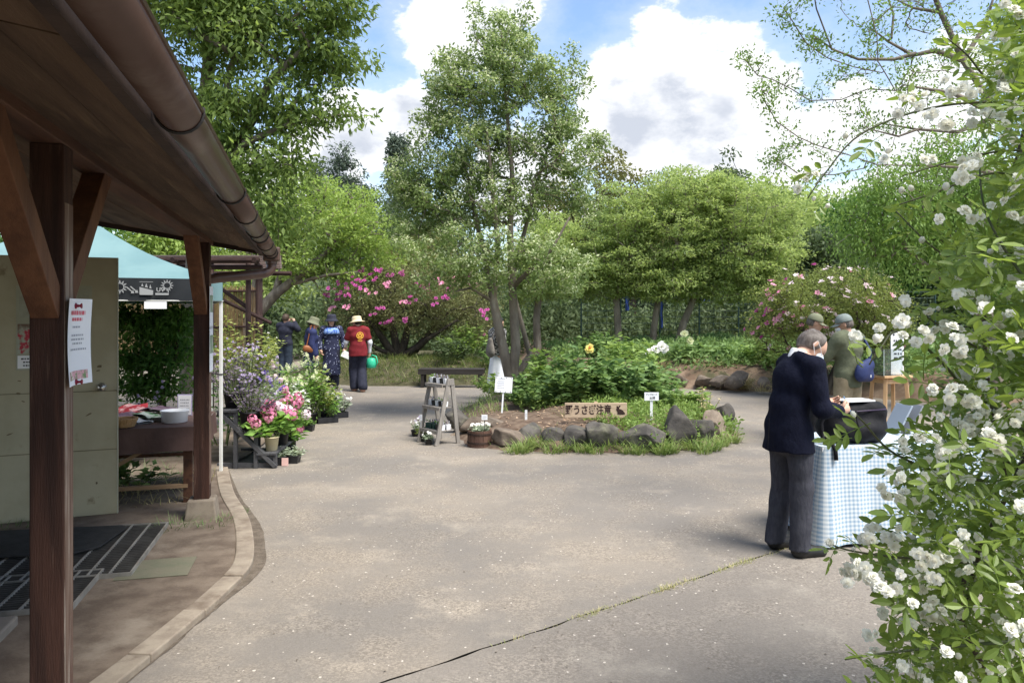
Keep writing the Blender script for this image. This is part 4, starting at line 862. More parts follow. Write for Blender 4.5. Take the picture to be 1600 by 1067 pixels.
# magenta azalea on the grass mound
def azalea_left():
    r = np.random.default_rng(101); Y = 20.0
    lb = [LB(545, 495, 44, 28, Y), LB(585, 470, 50, 34, Y), LB(640, 450, 62, 34, Y), LB(700, 462, 60, 36, Y), LB(745, 490, 34, 36, Y), LB(650, 490, 95, 26, Y, 1.3), LB(720, 510, 40, 20, Y), LB(548, 520, 36, 20, Y), LB(738, 525, 32, 20, Y), LB(650, 475, 100, 40, Y)]
    tips = lobes(lb, 520, r, .55); zb = H_lawn(-3.0, 20.0); b0 = (-2.98, 20.0, zb)
    def br(*q): return [b0] + [Pn(x, y, Yq) for x, y, Yq in q]
    tr = [(br((605, 540, 20), (585, 510, 19.8), (560, 490, 19.7)), [.13, .10, .075, .03]), (br((618, 535, 20), (612, 500, 20), (600, 470, 20)), [.13, .11, .08, .03]), (br((632, 535, 20), (640, 500, 20.2), (650, 460, 20.2)), [.14, .11, .08, .03]), (br((650, 545, 20), (672, 520, 20), (690, 490, 20)), [.13, .11, .08, .03]), (br((655, 542, 19.8), (668, 530, 19.6), (715, 500, 19.5)), [.10, .08, .06, .03]), (br((590, 545, 19.9), (568, 528, 19.6)), [.07, .055, .03])]
    def fl(root, T, r):
        spots = [(512, 463), (520, 452), (560, 440), (600, 425), (618, 433), (545, 452), (553, 462), (595, 486), (620, 495), (602, 482), (642, 498), (688, 472), (700, 466), (729, 432), (735, 426), (758, 483), (765, 520), (757, 492), (540, 443), (530, 467), (660, 440), (608, 502), (563, 446), (595, 440), (570, 424), (705, 455), (580, 432), (536, 458), (575, 450), (630, 428), (650, 465), (672, 452), (555, 480), (715, 440), (690, 440), (615, 450), (742, 445), (590, 460), (635, 475), (525, 480)]
        pts = []; nr = []
        for (x, y) in spots:
            p = Pn(x, y, 20.0) - np.array(b0)
            j = np.argsort(np.hypot(T[:, 0] - p[0], T[:, 2] - p[2]) + .3 * (T[:, 1]))[0]
            yf = min(T[j, 1] - .15, -.2)
            for q in range(r.integers(3, 6)): pts.append((p[0] + r.normal(0, .07), yf + r.normal(0, .06), p[2] + r.normal(0, .05))); nr.append(unit(np.array((0, -.8, .6))))
        put_flowers(root, azf, pts[:len(pts) * 4 // 5], r, (.9, 1.35), 'flower', nr); put_flowers(root, azf2, pts[len(pts) * 4 // 5:], r, (1.0, 1.5), 'flower', nr[len(pts) * 4 // 5:])
    tree('azalea_shrub', 'wide old azalea with magenta flowers and dark twisted trunks behind the bench', b0, tr, tips, LF_azalea, M_bark_d, 'shrub', per=62, clump=.28, L=.062, W=.45, rt=.008, seed=101, flat=.6, droop=.0, extra=fl, minz=zb + .3, low=.3)
azalea_left()
def azalea_right():
    r = np.random.default_rng(111); Y = 15.0
    lb = [LB(1285, 470, 72, 50, Y), LB(1225, 492, 42, 40, Y), LB(1350, 490, 55, 48, Y), LB(1290, 520, 100, 40, Y), LB(1390, 520, 30, 30, Y)]
    tips = lobes(lb, 520, r, .82); b0 = (6.2, 15.0, H_bank(6.2, 15.0))
    tr = [([b0, (6.2, 15, b0[2] + .5), (5.9, 15, b0[2] + 1.0)], [.09, .07, .03]), ([b0, (6.5, 15.1, b0[2] + .6), (6.8, 15.0, b0[2] + 1.0)], [.09, .06, .03]), ([b0, (5.9, 14.8, b0[2] + .5), (5.5, 14.7, b0[2] + .8)], [.08, .06, .03])]
    def fl(root, T, r):
        s = T[(T[:, 1] < .15)]; k = r.choice(len(s), min(230, len(s)), replace=False); pts = s[k]; cen = np.array([0, 0, .4]); nr = unit(pts - cen + np.array([0, -.3, .2])); pts = pts + nr * .13
        left = pts[:, 0] + r.normal(0, .5, len(pts))
        for i, p in enumerate(pts):
            me = azf if left[i] < -1.05 and i % 2 else (azf2 if (left[i] < -.8 or i % 8 == 0) else azf3)
            if left[i] > .7 and i % 3: continue
            put_flowers(root, me, [p], r, (1.0, 1.5), 'flower', [nr[i]])
    tree('azalea_mound', 'rounded azalea mound dotted with pink and blush flowers behind the two capped men', b0, tr, tips, LF_azalea2, M_bark_d, 'shrub', per=80, clump=.24, L=.05, W=.45, rt=.007, seed=111, flat=.7, droop=-.2, extra=fl, minz=b0[2] + .2)
azalea_right()
# sparse plum tree whose twigs reach in from the right
def plum():
    r = np.random.default_rng(121); Y = 6.6
    ln = {'T': [(1780, 560), (1700, 420), (1640, 300), (1560, 180), (1505, 95), (1470, 20), (1440, -60)], 'K': [(1560, 180), (1480, 150), (1399, 142)], 'A': [(1399, 142), (1378, 114), (1365, 101), (1360, 65), (1345, 22), (1330, -20)], 'B': [(1378, 114), (1332, 106), (1289, 93), (1255, 71), (1233, 39), (1218, 20)],
          'C': [(1431, 84), (1397, 93), (1341, 93), (1302, 78), (1270, 55)], 'D': [(1505, 95), (1462, 78), (1431, 84), (1393, 60), (1372, 40)], 'E': [(1399, 142), (1358, 138), (1319, 153), (1272, 153), (1246, 134), (1216, 116), (1194, 108), (1175, 80)], 'H': [(1640, 300), (1520, 262), (1436, 259)],
          'F': [(1436, 259), (1367, 259), (1324, 246), (1268, 231), (1238, 220), (1203, 198), (1177, 160)], 'G': [(1350, 263), (1302, 274), (1246, 276), (1207, 250)], 'I': [(1470, 20), (1430, 10), (1400, -10)], 'M': [(1505, 95), (1540, 40), (1560, -30)], 'N': [(1560, 180), (1500, 205), (1440, 200), (1390, 190)], 'Q': [(1440, 200), (1400, 215), (1350, 205)], 'S': [(1393, 60), (1400, 20), (1390, -20)], 'U': [(1300, 78), (1270, 20), (1260, 0)]}
    w0 = {'T': .06, 'K': .05, 'A': .035, 'B': .022, 'C': .028, 'D': .04, 'E': .028, 'H': .05, 'F': .034, 'G': .016, 'I': .025, 'M': .04, 'N': .035, 'Q': .02, 'S': .02, 'U': .012}
    tr = []; tips = []
    dep = {k: r.uniform(-.5, .5) * .0 for k in ln}
    for k, l in ln.items():
        pl = [Pn(x, y, Y) for x, y in l]; n = len(pl)
        if k != 'T': pl = [p + np.array([0, (i / n) * (hash(k) % 3 * 0 + (ord(k) % 5 - 2) * .12), 0]) for i, p in enumerate(pl)]
        else: pl = [np.array([4.9, 6.7, 0])] + pl; n += 1
        w0[k] *= .68; e = .005 if k != 'T' else .02
        tr.append((pl, list(np.linspace(w0[k], e, n)))); 
        for i in range(1 if k != 'T' else 3, n - 1):
            L_ = np.linalg.norm(pl[i + 1] - pl[i]); m = int(L_ * (17 if pl[i][0] < 3.6 else 26)) + 1
            for q in range(m):
                t = r.uniform(); tips.append(pl[i] * (1 - t) + pl[i + 1] * t + r.normal(0, .055, 3) * np.array([1, 1.6, 1]) * (1 if pl[i][0] < 3 else 2.4))
        for q in range(6): tips.append(pl[-1] + r.normal(0, .04, 3))
    tips = np.array(tips); base = (4.9, 6.7, 0)
    tree('plum_tree', 'sparse plum tree with bare-looking twigs and small new leaves above the roses', base, tr, tips, LF_plum, M_bark, per=26, clump=.10, L=.034, W=.45, rt=.0028, seed=121, minz=1.5, wig=.12, ex=.42, up=.05, droop=-.2, low=0, seg=5)
plum()
def droopy():
    r = np.random.default_rng(131); Y = 12.5
    lb = [LB(1400, 330, 70, 55, Y), LB(1470, 290, 70, 50, Y), LB(1340, 350, 36, 60, Y), LB(1540, 330, 80, 80, Y), LB(1430, 390, 80, 40, Y), LB(1370, 290, 40, 26, Y), LB(1500, 230, 60, 30, Y)]
    tips = lobes(lb, 300, r, .3); tr = [([(8.2, 12.8, H_bank(8.2, 12.8)), (8.0, 12.7, 1.5), (7.5, 12.6, 2.6), (7.0, 12.5, 3.4)], [.16, .13, .10, .04]), ([(8.0, 12.7, 1.5), (7.2, 12.4, 2.1), (6.4, 12.3, 2.7)], [.08, .06, .02])]
    tree('weeping_tree', 'olive green drooping tree behind the white roses and donation stool', (8.2, 12.8, H_bank(8.2, 12.8)), tr, tips, LF_plum, per=70, clump=.33, L=.075, W=.4, rt=.006, seed=131, droop=.9, flat=1.1)
droopy()
# fine maple by the tent, the dark one behind the stall
def maple():
    r = np.random.default_rng(141); Y = 9.2
    lb = [LB(235, 520, 50, 45, Y), LB(270, 560, 40, 40, Y), LB(210, 570, 40, 50, Y), LB(250, 500, 50, 26, Y), LB(190, 500, 40, 40, Y), LB(240, 610, 50, 26, Y), LB(285, 510, 26, 30, Y)]
    tips = lobes(lb, 170, r, .2); b0 = (-4.25, 9.3, .0)
    tr = [([b0, (-4.3, 9.3, .6), (-4.45, 9.2, 1.1), (-4.6, 9.2, 1.5)], [.04, .032, .025, .012]), ([(-4.3, 9.3, .6), (-4.1, 9.2, 1.1), (-4.0, 9.1, 1.5)], [.025, .02, .01])]
    tree('young_maple', 'dark green young maple standing behind the shaded stall table', b0, tr, tips, LF_maple, M_bark_d, per=60, clump=.2, L=.075, W=.36, rt=.004, seed=141, flat=.35, droop=.3, upn=1.0, minz=.3)
maple()
# ------------------------------------------------------------------ island bed: stones, plants, ground cover
M_rock = mat('grey_stone', (.055, .05, .045), (.10, .09, .08), 6, .9, 1.0, 26, c3=(.15, .145, .10), c3scale=4, c3lim=(.52, .72), var=.15)
M_rock_b = mat('brown_stone', (.11, .085, .065), (.19, .15, .115), 6, .88, .9, 26, c3=(.24, .20, .155), c3scale=4, c3lim=(.52, .72), var=.15)
def rock(label, px, cy, w, h, Y, seed, m=None, group='stones round the island bed', dk=.8):
    s = Y / F; p = P(px, cy, Y); e_ = 1.5 if Y < 11 else 1.0; sz = (w * s / 2 * 1.06 * e_, w * s / 2 * dk * e_, h * s / 2 * (1.5 if Y < 11 else 1.2))
    o = inst('rock', rock_mesh('rock', m or M_rock, sz, seed), loc=(p.x, p.y + sz[1] * .15, p.z - h * s * .10), rot=(random.uniform(-.15, .15), random.uniform(-.2, .2), random.uniform(-.5, .5))); tag(o, label, 'rock', group)
rock('flat brown rock just right of the barrel planter', 793, 683, 42, 26, 9.2, 1, M_rock_b)
rock('low grey rock sloping up below the white stake', 828, 678, 36, 30, 9.3, 2)
rock('small grey rock between sloping rock and sign', 868, 682, 30, 30, 9.2, 3)
rock('squarish grey rock below the left end of the wooden sign', 900, 682, 40, 36, 9.1, 4)
rock('dark dome-shaped rock below the middle of the wooden sign', 939, 684, 44, 50, 9.05, 5)
rock('wide slanted grey rock right of the dome-shaped rock', 1009, 682, 58, 42, 9.05, 6)
rock('tallest upright grey rock of the island edge', 1058, 669, 40, 62, 9.2, 7)
rock('narrow dark rock right of the tallest upright rock', 1096, 672, 27, 42, 9.4, 8)
rock('rounded brownish rock near the right end of the island', 1118, 666, 28, 42, 9.7, 9, M_rock_b)
rock('last grey rock at the right end of the island', 1133, 650, 22, 34, 10.6, 10)
rock('brown rock behind the barrel planter', 742, 662, 40, 26, 10.0, 11, M_rock_b)
rock('grey rock behind the plant ladder', 716, 655, 30, 24, 10.4, 12)
rock('brown rock behind the barrel and the tag', 772, 663, 36, 22, 9.9, 13, M_rock_b)
for i, (px, cy, w, h, Y, lab) in enumerate(((1062, 592, 30, 20, 16.4, 'pale rock at the left end of the far bank'), (1098, 594, 36, 18, 16.2, 'second pale rock along the far bank edge'), (1130, 595, 40, 24, 16.0, 'brown rock in the middle of the far bank'), (1152, 592, 46, 26, 15.6, 'dark rock beside the straw tuft on the far bank'), (1196, 598, 26, 20, 15.2, 'rock of the far bank half hidden by the suited man'), (1010, 590, 26, 14, 17.2, 'small rock of the far bank above the white sign'))):
    rock(lab, px, cy, w, h, Y, 30 + i, M_rock_b, 'stones of the far bank')
# peony and other leafy plants
pf_w = petal_mesh('peony_bloom_white', M_wht, [(7, .012, .085, .08, .35, 0), (6, .01, .07, .07, .8, .01), (5, .005, .05, .05, 1.2, .02)], 5)
pf_y = petal_mesh('peony_bloom_yellow', M_yel, [(7, .012, .075, .07, .45, 0), (6, .008, .06, .06, .9, .01), (5, .004, .04, .04, 1.25, .02)], 6)
M_heart = mat('peony_heart', (.55, .16, .06), rough=.8)
def isl_plant(lab, x, y, n, h, sp, L, seed, leaf=LF_peony, W=.5, **kw):
    return plant('peony_plant', lab, (x, y, H_isl(x, y) - .02), leaf, int(n * 1.5), h * 1.15, sp * 1.12, L, W, seed, 'plant', 'leafy plants on the island', **kw)
isl_plant('low leafy peony at the left of the island, beside the QR notice', .28, 10.9, 420, .42, .38, .12, 1)
isl_plant('leafy peony behind the white stake', .62, 11.6, 480, .74, .42, .14, 2, LF_cover)
isl_plant('bushy peony behind the left end of the wooden sign', .95, 10.8, 520, .66, .45, .15, 3)
pl = isl_plant('tall tree peony carrying one yellow flower', 1.12, 11.2, 420, .74, .42, .15, 4)
b = MB(); p = Vector(P(921, 545, 11.2)) - pl.location; b.tube([(0, 0, .3), (p.x * .5, p.y, .62), tuple(p)], [.008, .006, .005], 5); b.build('flower_stalk', MATS['green_stem'], pl); put_flowers(pl, pf_y, [p], rng, (.9, .91), 'flower', [(0, -.9, .35)])
b = MB(); b.lathe([(.001, 0), (.018, .006), (.012, .02), (.001, .024)], 8); o = b.build('flower_heart', M_heart, pl); o.location = p + Vector((0, -.03, .015)); o.rotation_euler = (R(65), 0, 0)
isl_plant('broad leafy peony behind the right end of the wooden sign', 1.55, 10.9, 560, .72, .5, .15, 5)
isl_plant('bushy light green peony in the middle of the island', 1.75, 11.9, 520, .9, .5, .14, 6, LF_cover)
pl = isl_plant('peony at the back of the island with white blooms', 2.35, 12.6, 460, .62, .48, .14, 7)
put_flowers(pl, pf_w, [Vector(P(x, y, 12.4)) - pl.location for x, y in ((1016, 552), (1024, 547), (1033, 542), (1040, 545))], rng, (.85, 1.1), 'flower', [(0, -.7, .6)] * 4)
isl_plant('leafy peony behind the small white name sign', 2.05, 10.9, 480, .52, .42, .13, 8)
isl_plant('low bright green plant at the back right of the island', 2.55, 11.4, 380, .34, .38, .10, 9, LF_cover)
isl_plant('leafy plant behind the trunks of the fringe tree', .25, 13.1, 420, .6, .45, .13, 10, LF_cover)
isl_plant('small fine-leaved plant at the foot of the fringe tree', .12, 11.3, 360, .3, .26, .06, 11)
isl_plant('thin twiggy plant near the right edge of the island', 2.62, 10.3, 60, .42, .22, .06, 12, LF_straw, k=8)
isl_plant('leafy peony behind the fringe tree, left side', -.35, 13.6, 380, .45, .4, .12, 13, LF_cover)
def on_bed(H, n, box, r, f=None):
    x = r.uniform(box[0], box[1], n); y = r.uniform(box[2], box[3], n); k = np.array([H(a, c) > .05 and (f is None or f(a, c)) for a, c in zip(x, y)]); return np.array([(a, c, H(a, c)) for a, c in zip(x[k], y[k])])
def cover():
    r = np.random.default_rng(201); p = on_bed(H_isl, 1500, (.2, 3.3, 8.8, 13.5), r, lambda x, y: x > 1.15 + .3 * math.sin(y * 3) or (y > 10.6 and x > .2)); b = MB()
    cloud(b, p + np.array([0, 0, .05]), .12, 26, .055, r, .42, .7, -.1, .5, .5); b.build('ground_cover', LF_cover); tag(bpy.data.objects['ground_cover'], 'bright green feathery ground cover spreading over the right half of the island', 'ground cover', kind='stuff')
    # long grass at the foot of the stones and behind the ladder
    b = MB(); spots = [(842, 700, .20, 60), (858, 695, .26, 90), (880, 702, .17, 50), (912, 705, .16, 40), (965, 690, .26, 90), (975, 700, .26, 80), (950, 703, .2, 50), (1000, 708, .15, 40), (1035, 708, .22, 60), (1048, 706, .16, 40), (820, 704, .18, 50), (800, 706, .13, 30), (766, 694, .16, 30), (905, 655, .24, 60), (885, 660, .22, 50), (985, 668, .2, 50), (1085, 700, .2, 50), (1130, 695, .18, 60), (1148, 690, .16, 60), (1110, 703, .16, 50), (1140, 680, .2, 50)]
    for (px, py, L, n) in spots + [(q, 703 + 4 * math.sin(q), .17, 34) for q in range(812, 1120, 17)]:
        n = int(n * 1.5); c = G(px, py, .02 if py > 670 else .18); a = r.uniform(0, 6.28, n); rr = .10 * np.sqrt(r.uniform(0, 1, n)); base = np.stack([c.x + rr * np.cos(a), c.y + .06 + rr * np.sin(a), np.full(n, c.z - .02)], -1)
        blades(b, base, a + r.normal(0, .6, n), L * r.uniform(.6, 1.4, n), np.full(n, .012), r.uniform(.1, .7, n), r.uniform(.5, 1.5, n), r)
    p = on_bed(H_isl, 800, (-.95, .1, 10.6, 14), r, lambda x, y: x < -.15 - .1 * math.sin(y * 4)); n = len(p); blades(b, p, r.uniform(0, 6.28, n), .16 * r.uniform(.5, 1.4, n), np.full(n, .008), r.uniform(.1, .7, n), r.uniform(.4, 1.3, n), r)
    b.build('border_grass', LF_grass); tag(bpy.data.objects['border_grass'], 'long arching grass growing at the foot of the island stones', 'grass', kind='stuff')
    b = MB(); p = on_bed(H_isl, 1500, (-.5, 2.3, 9.0, 11.5), r, lambda x, y: r.uniform() < .25 + .6 * (0.3 < x < 1.6)); n = len(p); leaf_quads(b, p + np.array([0, 0, .012]), .05 * r.uniform(.5, 1.3, n), .022 * r.uniform(.5, 1.2, n), np.stack([r.normal(0, 1, n), r.normal(0, 1, n), r.normal(0, .15, n)], -1), r.normal(0, .3, (n, 3)) + np.array([0, 0, 1]))
    b.build('leaf_litter', leafmat('dead_leaf', [(.13, .08, .05), (.21, .14, .09), (.30, .22, .15)], .1)); tag(bpy.data.objects['leaf_litter'], 'dry brown leaves scattered on the island soil round the sign', 'leaf litter', kind='stuff')
    # grass mound behind the bench
    b = MB(); p = on_bed(H_lawn, 5200, (-4.8, .4, 16.7, 21), r); n = len(p); blades(b, p, -math.pi / 2 + r.normal(0, .9, n), .26 * r.uniform(.5, 1.3, n), np.full(n, .014), r.uniform(.3, .9, n), r.uniform(.6, 1.5, n), r)
    b.build('mound_grass', leafmat('mound_blade', [(.04, .07, .022), (.065, .10, .03), (.13, .14, .06)], .25)); tag(bpy.data.objects['mound_grass'], 'long combed-looking grass on the mound below the magenta azalea', 'grass', kind='stuff')
    # far bank: low plants and straw tufts
    b = MB(); p = on_bed(H_bank, 2600, (1, 13, 13, 24), r, lambda x, y: H_bank(x, y) > .40); cloud(b, p + np.array([0, 0, .12]), .25, 22, .12, r, .45, .7, 0, .6, .5); b.build('bank_cover', LF_peony); tag(bpy.data.objects['bank_cover'], 'low green plants covering the far bank under the light green trees', 'ground cover', kind='stuff')
    b = MB()
    for (px, py, Y, L, n) in ((1168, 602, 15.6, .5, 130), (1150, 600, 15.8, .4, 80), (1120, 585, 16.6, .35, 60), (1200, 600, 15.0, .35, 60), (1010, 598, 17.0, .3, 60), (1040, 585, 17.0, .35, 60), (1085, 580, 17, .3, 60), (1230, 600, 14.6, .4, 60)):
        c = P(px, py, Y); zz = max(H_bank(c.x, c.y + .3), .1); a = r.uniform(0, 6.28, n); rr = .16 * np.sqrt(r.uniform(0, 1, n)); base = np.stack([c.x + rr * np.cos(a), c.y + .3 + rr * np.sin(a), np.full(n, zz - .05)], -1)
        blades(b, base, -math.pi / 2 + r.normal(0, 1.1, n), L * r.uniform(.6, 1.3, n), np.full(n, .012), r.uniform(.2, .8, n), r.uniform(.8, 1.8, n), r)
    b.build('bank_grass', LF_straw); tag(bpy.data.objects['bank_grass'], 'pale straw-coloured grass tufts hanging over the far bank', 'grass', kind='stuff')
cover()
BK = [('leafy peony on the far bank with two pale yellow blooms', 4.05, 17.6, .75, 21), ('leafy plant on the far bank between the two tree trunks', 3.1, 18.6, .6, 22), ('broad leafy plant on the far bank right of the yellow blooms', 5.0, 17.4, .6, 23), ('leafy plant on the far bank left of the suited man', 5.6, 16.6, .6, 24), ('bright leafy shrub on the bank behind the yellow peony', 2.2, 20.2, .9, 25), ('leafy plant below the pink azalea mound', 6.0, 14.2 + 1.2, .5, 26)]
for lab, x, y, h, sd in BK:
    pl = plant('peony_plant', lab, (x, y, H_bank(x, y) - .02), LF_peony if sd % 2 else LF_cover, 420, h, .6, .17, .5, sd, 'plant', 'leafy plants on the far bank')
    if sd == 21: put_flowers(pl, petal_mesh('peony_bloom_pale', M_crm, [(7, .012, .085, .08, .5, 0), (6, .01, .06, .06, .9, .01)], 8), [Vector(P(1078, 532, 17.3)) - pl.location, Vector(P(1070, 522, 17.3)) - pl.location], rng, (.9, 1.1), 'flower', [(0, -.8, .5)] * 2)
plant('low_shrub', 'dark low shrub at the left end of the bench top', (-1.55, 18.3, H_lawn(-1.55, 18.3)), LF_dark, 900, .75, .5, .10, .45, 31, 'shrub')
plant('low_shrub', 'bright green shrub behind the bench, left of the fringe trunks', (-1.2, 19.4, H_lawn(-1.2, 19.4)), LF_cover, 800, .95, .7, .13, .5, 32, 'shrub')
plant('low_shrub', 'leafy shrub behind the woman in the white skirt', (-.35, 18.6, .1), LF_peony, 700, 1.0, .55, .12, .5, 33, 'shrub')
plant('low_shrub', 'tall leafy shrub under the magenta azalea near the walkers', (-4.7, 18.8, .1), LF_cover, 700, 1.3, .6, .12, .45, 34, 'shrub')
pl = plant('azalea_tuft', 'small magenta azalea on the path edge beyond the fringe tree', (.85, 19.0, .02), LF_azalea, 160, .22, .22, .06, .45, 35, 'shrub', flower=azf, fl_n=14, fl_s=(1.2, 1.8))
# grass in the joint of the path and weeds along the kerb
def joint():
    r = np.random.default_rng(211); b = MB(); n = 2600; t = r.uniform(.36, .66, n) ** 1.0; t = np.where(r.uniform(0, 1, n) < .25, r.uniform(.3, .72, n), t)
    a = np.array([-2.2, 2.12]); d = np.array([7.0, 5.4]); q = a + d * t[:, None] + r.normal(0, .016, (n, 2)) + np.array([.012, -.014]); keep = r.uniform(0, 1, n) < .45 + .55 * (np.sin(t * 83 + 2) * .5 + .5); base = np.stack([q[:, 0], q[:, 1], np.where(keep, -.005, -.2)], -1)
    blades(b, base, r.uniform(0, 6.28, n), (.040 * (.35 + .65 * (np.sin(t * 61) * np.sin(t * 143 + 1) * .5 + .5))) * r.uniform(.4, 1.3, n), np.full(n, .0045), r.uniform(.2, 1.1, n), r.uniform(.2, 1.2, n), r, 3); b.build('joint_grass', leafmat('joint_blade', [(.09, .11, .035), (.15, .165, .06), (.26, .23, .13)], .3)); tag(bpy.data.objects['joint_grass'], 'short dry grass growing along the joint across the path', 'grass', kind='stuff')
    b = MB()
    for (px, py, L, n, s) in ((270, 828, .13, 110, .13), (335, 825, .10, 90, .12), (349, 815, .09, 60, .07), (375, 800, .05, 110, .07), (370, 812, .05, 80, .06), (-20, 838, .10, 90, .2), (40, 832, .09, 90, .2), (235, 745, .2, 60, .3), (280, 750, .16, 60, .25)):
        c = G(px, py); a = r.uniform(0, 6.28, n); rr = s * np.sqrt(r.uniform(0, 1, n)); base = np.stack([c.x + rr * np.cos(a), c.y + rr * np.sin(a), np.full(n, .0)], -1); blades(b, base, a + r.normal(0, .8, n), L * r.uniform(.4, 1.3, n), np.full(n, .006), r.uniform(.2, 1.0, n), r.uniform(.3, 1.3, n), r)
    b.build('kerb_weeds', leafmat('weed_blade', [(.03, .055, .02), (.05, .085, .03), (.09, .12, .05)], .25)); tag(bpy.data.objects['kerb_weeds'], 'weeds and grass at the post plinth and along the kerb', 'weeds', kind='stuff')
    # loose grit on the path
    b = MB(); n = 600; x = r.uniform(-2.0, 3.6, n); y = r.uniform(3.0, 9.0, n); c = np.stack([x, y, np.full(n, .006)], -1); leaf_quads(b, c, r.uniform(.006, .022, n), r.uniform(.004, .012, n), np.stack([r.normal(0, 1, n), r.normal(0, 1, n), np.zeros(n)], -1), np.array([[0, 0, 1.]]) + r.normal(0, .15, (n, 3)), .2)
    b.build('path_litter', leafmat('litter', [(.03, .022, .016), (.07, .055, .04), (.16, .145, .12)], .05)); tag(bpy.data.objects['path_litter'], 'tiny leaves and grit scattered on the path', 'litter', kind='stuff')
joint()
# ------------------------------------------------------------------ people
M_navy_suit = mat('navy_suit', (.0055, .0065, .016), (.008, .0095, .021), 30, .9, .5, 16, spec=.12, bdist=.03, stretch=(1, 1, .6)); M_grey_tr = mat('grey_trousers', (.043, .044, .056), (.058, .059, .072), 40, .9, .5, 12, spec=.12, bdist=.03, stretch=(1.4, 1.4, .5))
M_white_c = mat('white_cotton', (.72, .72, .72), rough=.8); M_black_l = mat('black_leather', (.012, .012, .013), (.02, .02, .02), 12, .45); M_hair_g = mat('grey_hair', (.07, .055, .047), (.15, .13, .115), 40, .6, .3, 90, stretch=(1, 1, .4)); M_hair_b = mat('black_hair', (.012, .010, .009), (.022, .018, .015), 40, .5, .3, 90)
M_mask = mat('face_mask', (.62, .72, .80), rough=.8); M_olive = mat('olive_jacket', (.085, .095, .058), (.105, .115, .072), 20, .9, .5, 14, bdist=.03); M_khaki = mat('khaki_trousers', (.23, .185, .115), (.28, .23, .15), 20, .85, .1, 200)
M_capg = mat('grey_green_cap', (.16, .19, .18), (.19, .22, .21), 30, .85); M_bagb = mat('blue_bag', (.012, .022, .085), (.02, .032, .11), 20, .65, .1, 100); M_red = mat('dark_red_shirt', (.145, .009, .014), (.185, .013, .019), 20, .85); M_straw = mat('straw', (.58, .47, .30), (.68, .57, .38), 60, .8, .3, 120)
M_navyp = mat('navy_cloth', (.012, .014, .028), (.02, .022, .04), 20, .85); M_navyb = mat('bright_navy_cloth', (.014, .020, .075), (.022, .03, .10), 20, .8); M_hat_o = mat('olive_hat', (.15, .16, .10), (.18, .19, .125), 30, .85); M_hat_n = mat('navy_hat', (.018, .02, .035), (.03, .032, .05), 30, .85)
M_brownb = mat('brown_leather', (.22, .075, .025), (.28, .10, .035), 14, .5); M_tanbag = mat('brown_canvas_bag', (.13, .075, .048), (.16, .095, .06), 14, .75); M_shoe_b = mat('tan_shoes', (.30, .16, .11), (.36, .2, .14), 10, .6); M_skirt = mat('white_skirt', (.70, .72, .78), (.80, .81, .85), 8, .8)
M_black_c = mat('black_cloth', (.013, .013, .016), (.02, .02, .024), 20, .85)
def dotmat(name, base, dot, scale, thr):
    m = bpy.data.materials.new(name); m.use_nodes = True; N = m.node_tree.nodes; L = m.node_tree.links; tc = N.new('ShaderNodeTexCoord'); v = N.new('ShaderNodeTexVoronoi'); v.inputs['Scale'].default_value = scale; L.new(tc.outputs['Object'], v.inputs['Vector'])
    c = N.new('ShaderNodeMath'); c.operation = 'LESS_THAN'; c.inputs[1].default_value = thr; L.new(v.outputs['Distance'], c.inputs[0]); mx = N.new('ShaderNodeMixRGB'); mx.inputs[1].default_value = (*base, 1); mx.inputs[2].default_value = (*dot, 1); L.new(c.outputs[0], mx.inputs[0]); L.new(mx.outputs[0], N['Principled BSDF'].inputs['Base Color']); N['Principled BSDF'].inputs['Roughness'].default_value = .85; return m
M_dots = dotmat('navy_polka', (.012, .016, .05), (.45, .5, .7), 22, .22); M_check = dotmat('herringbone', (.05, .05, .05), (.55, .53, .5), 34, .42)
SK, SKT = MATS['skin'], MATS['skin_tan']
def bucket_hat(root, J, m, up=.045, R0=.098, H=.10, brim=.055, drop=.035, pitch=0.0, name='hat'):
    b = MB(); b.lathe([(.001, H), (R0 * .72, H * .98), (R0 * .92, H * .86), (R0, H * .45), (R0 * 1.03, 0), (R0 + brim * .5, -drop * .45), (R0 + brim, -drop), (R0 + brim - .002, -drop - .004), (R0 + brim * .4, -drop * .45 - .004), (R0 - .003, -.003)], 24, cap=False); o = b.build(name, m, root, smooth=True); o.matrix_basis = head_matrix(J, up, .012, pitch); return o
def cap(root, J, m, pitch=0.0):
    b = MB(); b.lathe([(.001, .092), (.04, .088), (.075, .066), (.095, .03), (.1, 0), (.098, -.012), (.094, -.012)], 20, cap=False)
    vis = [(.078 * math.sin(t), .055 + .05 * 0 + .115 * math.cos(t) if True else 0, 0) for t in np.linspace(-1.25, 1.25, 11)]; inn = [(.088 * math.sin(t), .012 + .085 * math.cos(t), 0) for t in np.linspace(-1.25, 1.25, 11)]
    vs = [(x, y, -.012 - 1.6 * x * x) for x, y, _ in inn] + [(x, y, -.03 - 2.0 * x * x) for x, y, _ in vis]; vs2 = [(x, y, z - .004) for x, y, z in vs]; n = 11
    b.add(vs + vs2, [(i, i + 1, n + i + 1, n + i) for i in range(n - 1)] + [(2 * n + i + 1, 2 * n + i, 3 * n + i, 3 * n + i + 1) for i in range(n - 1)] + [(n + i, n + i + 1, 3 * n + i + 1, 3 * n + i) for i in range(n - 1)])
    o = b.build('cap', m, root, smooth=True); o.matrix_basis = head_matrix(J, .045, .012, pitch); return o
def garment(root, name, m, groups, res=.014, wr=.003, seed=1, k=.03, wf=(9, 9, 26)): return blob_obj(name, groups, m, root, res, k, wr, seed=seed, wfreq=wf)

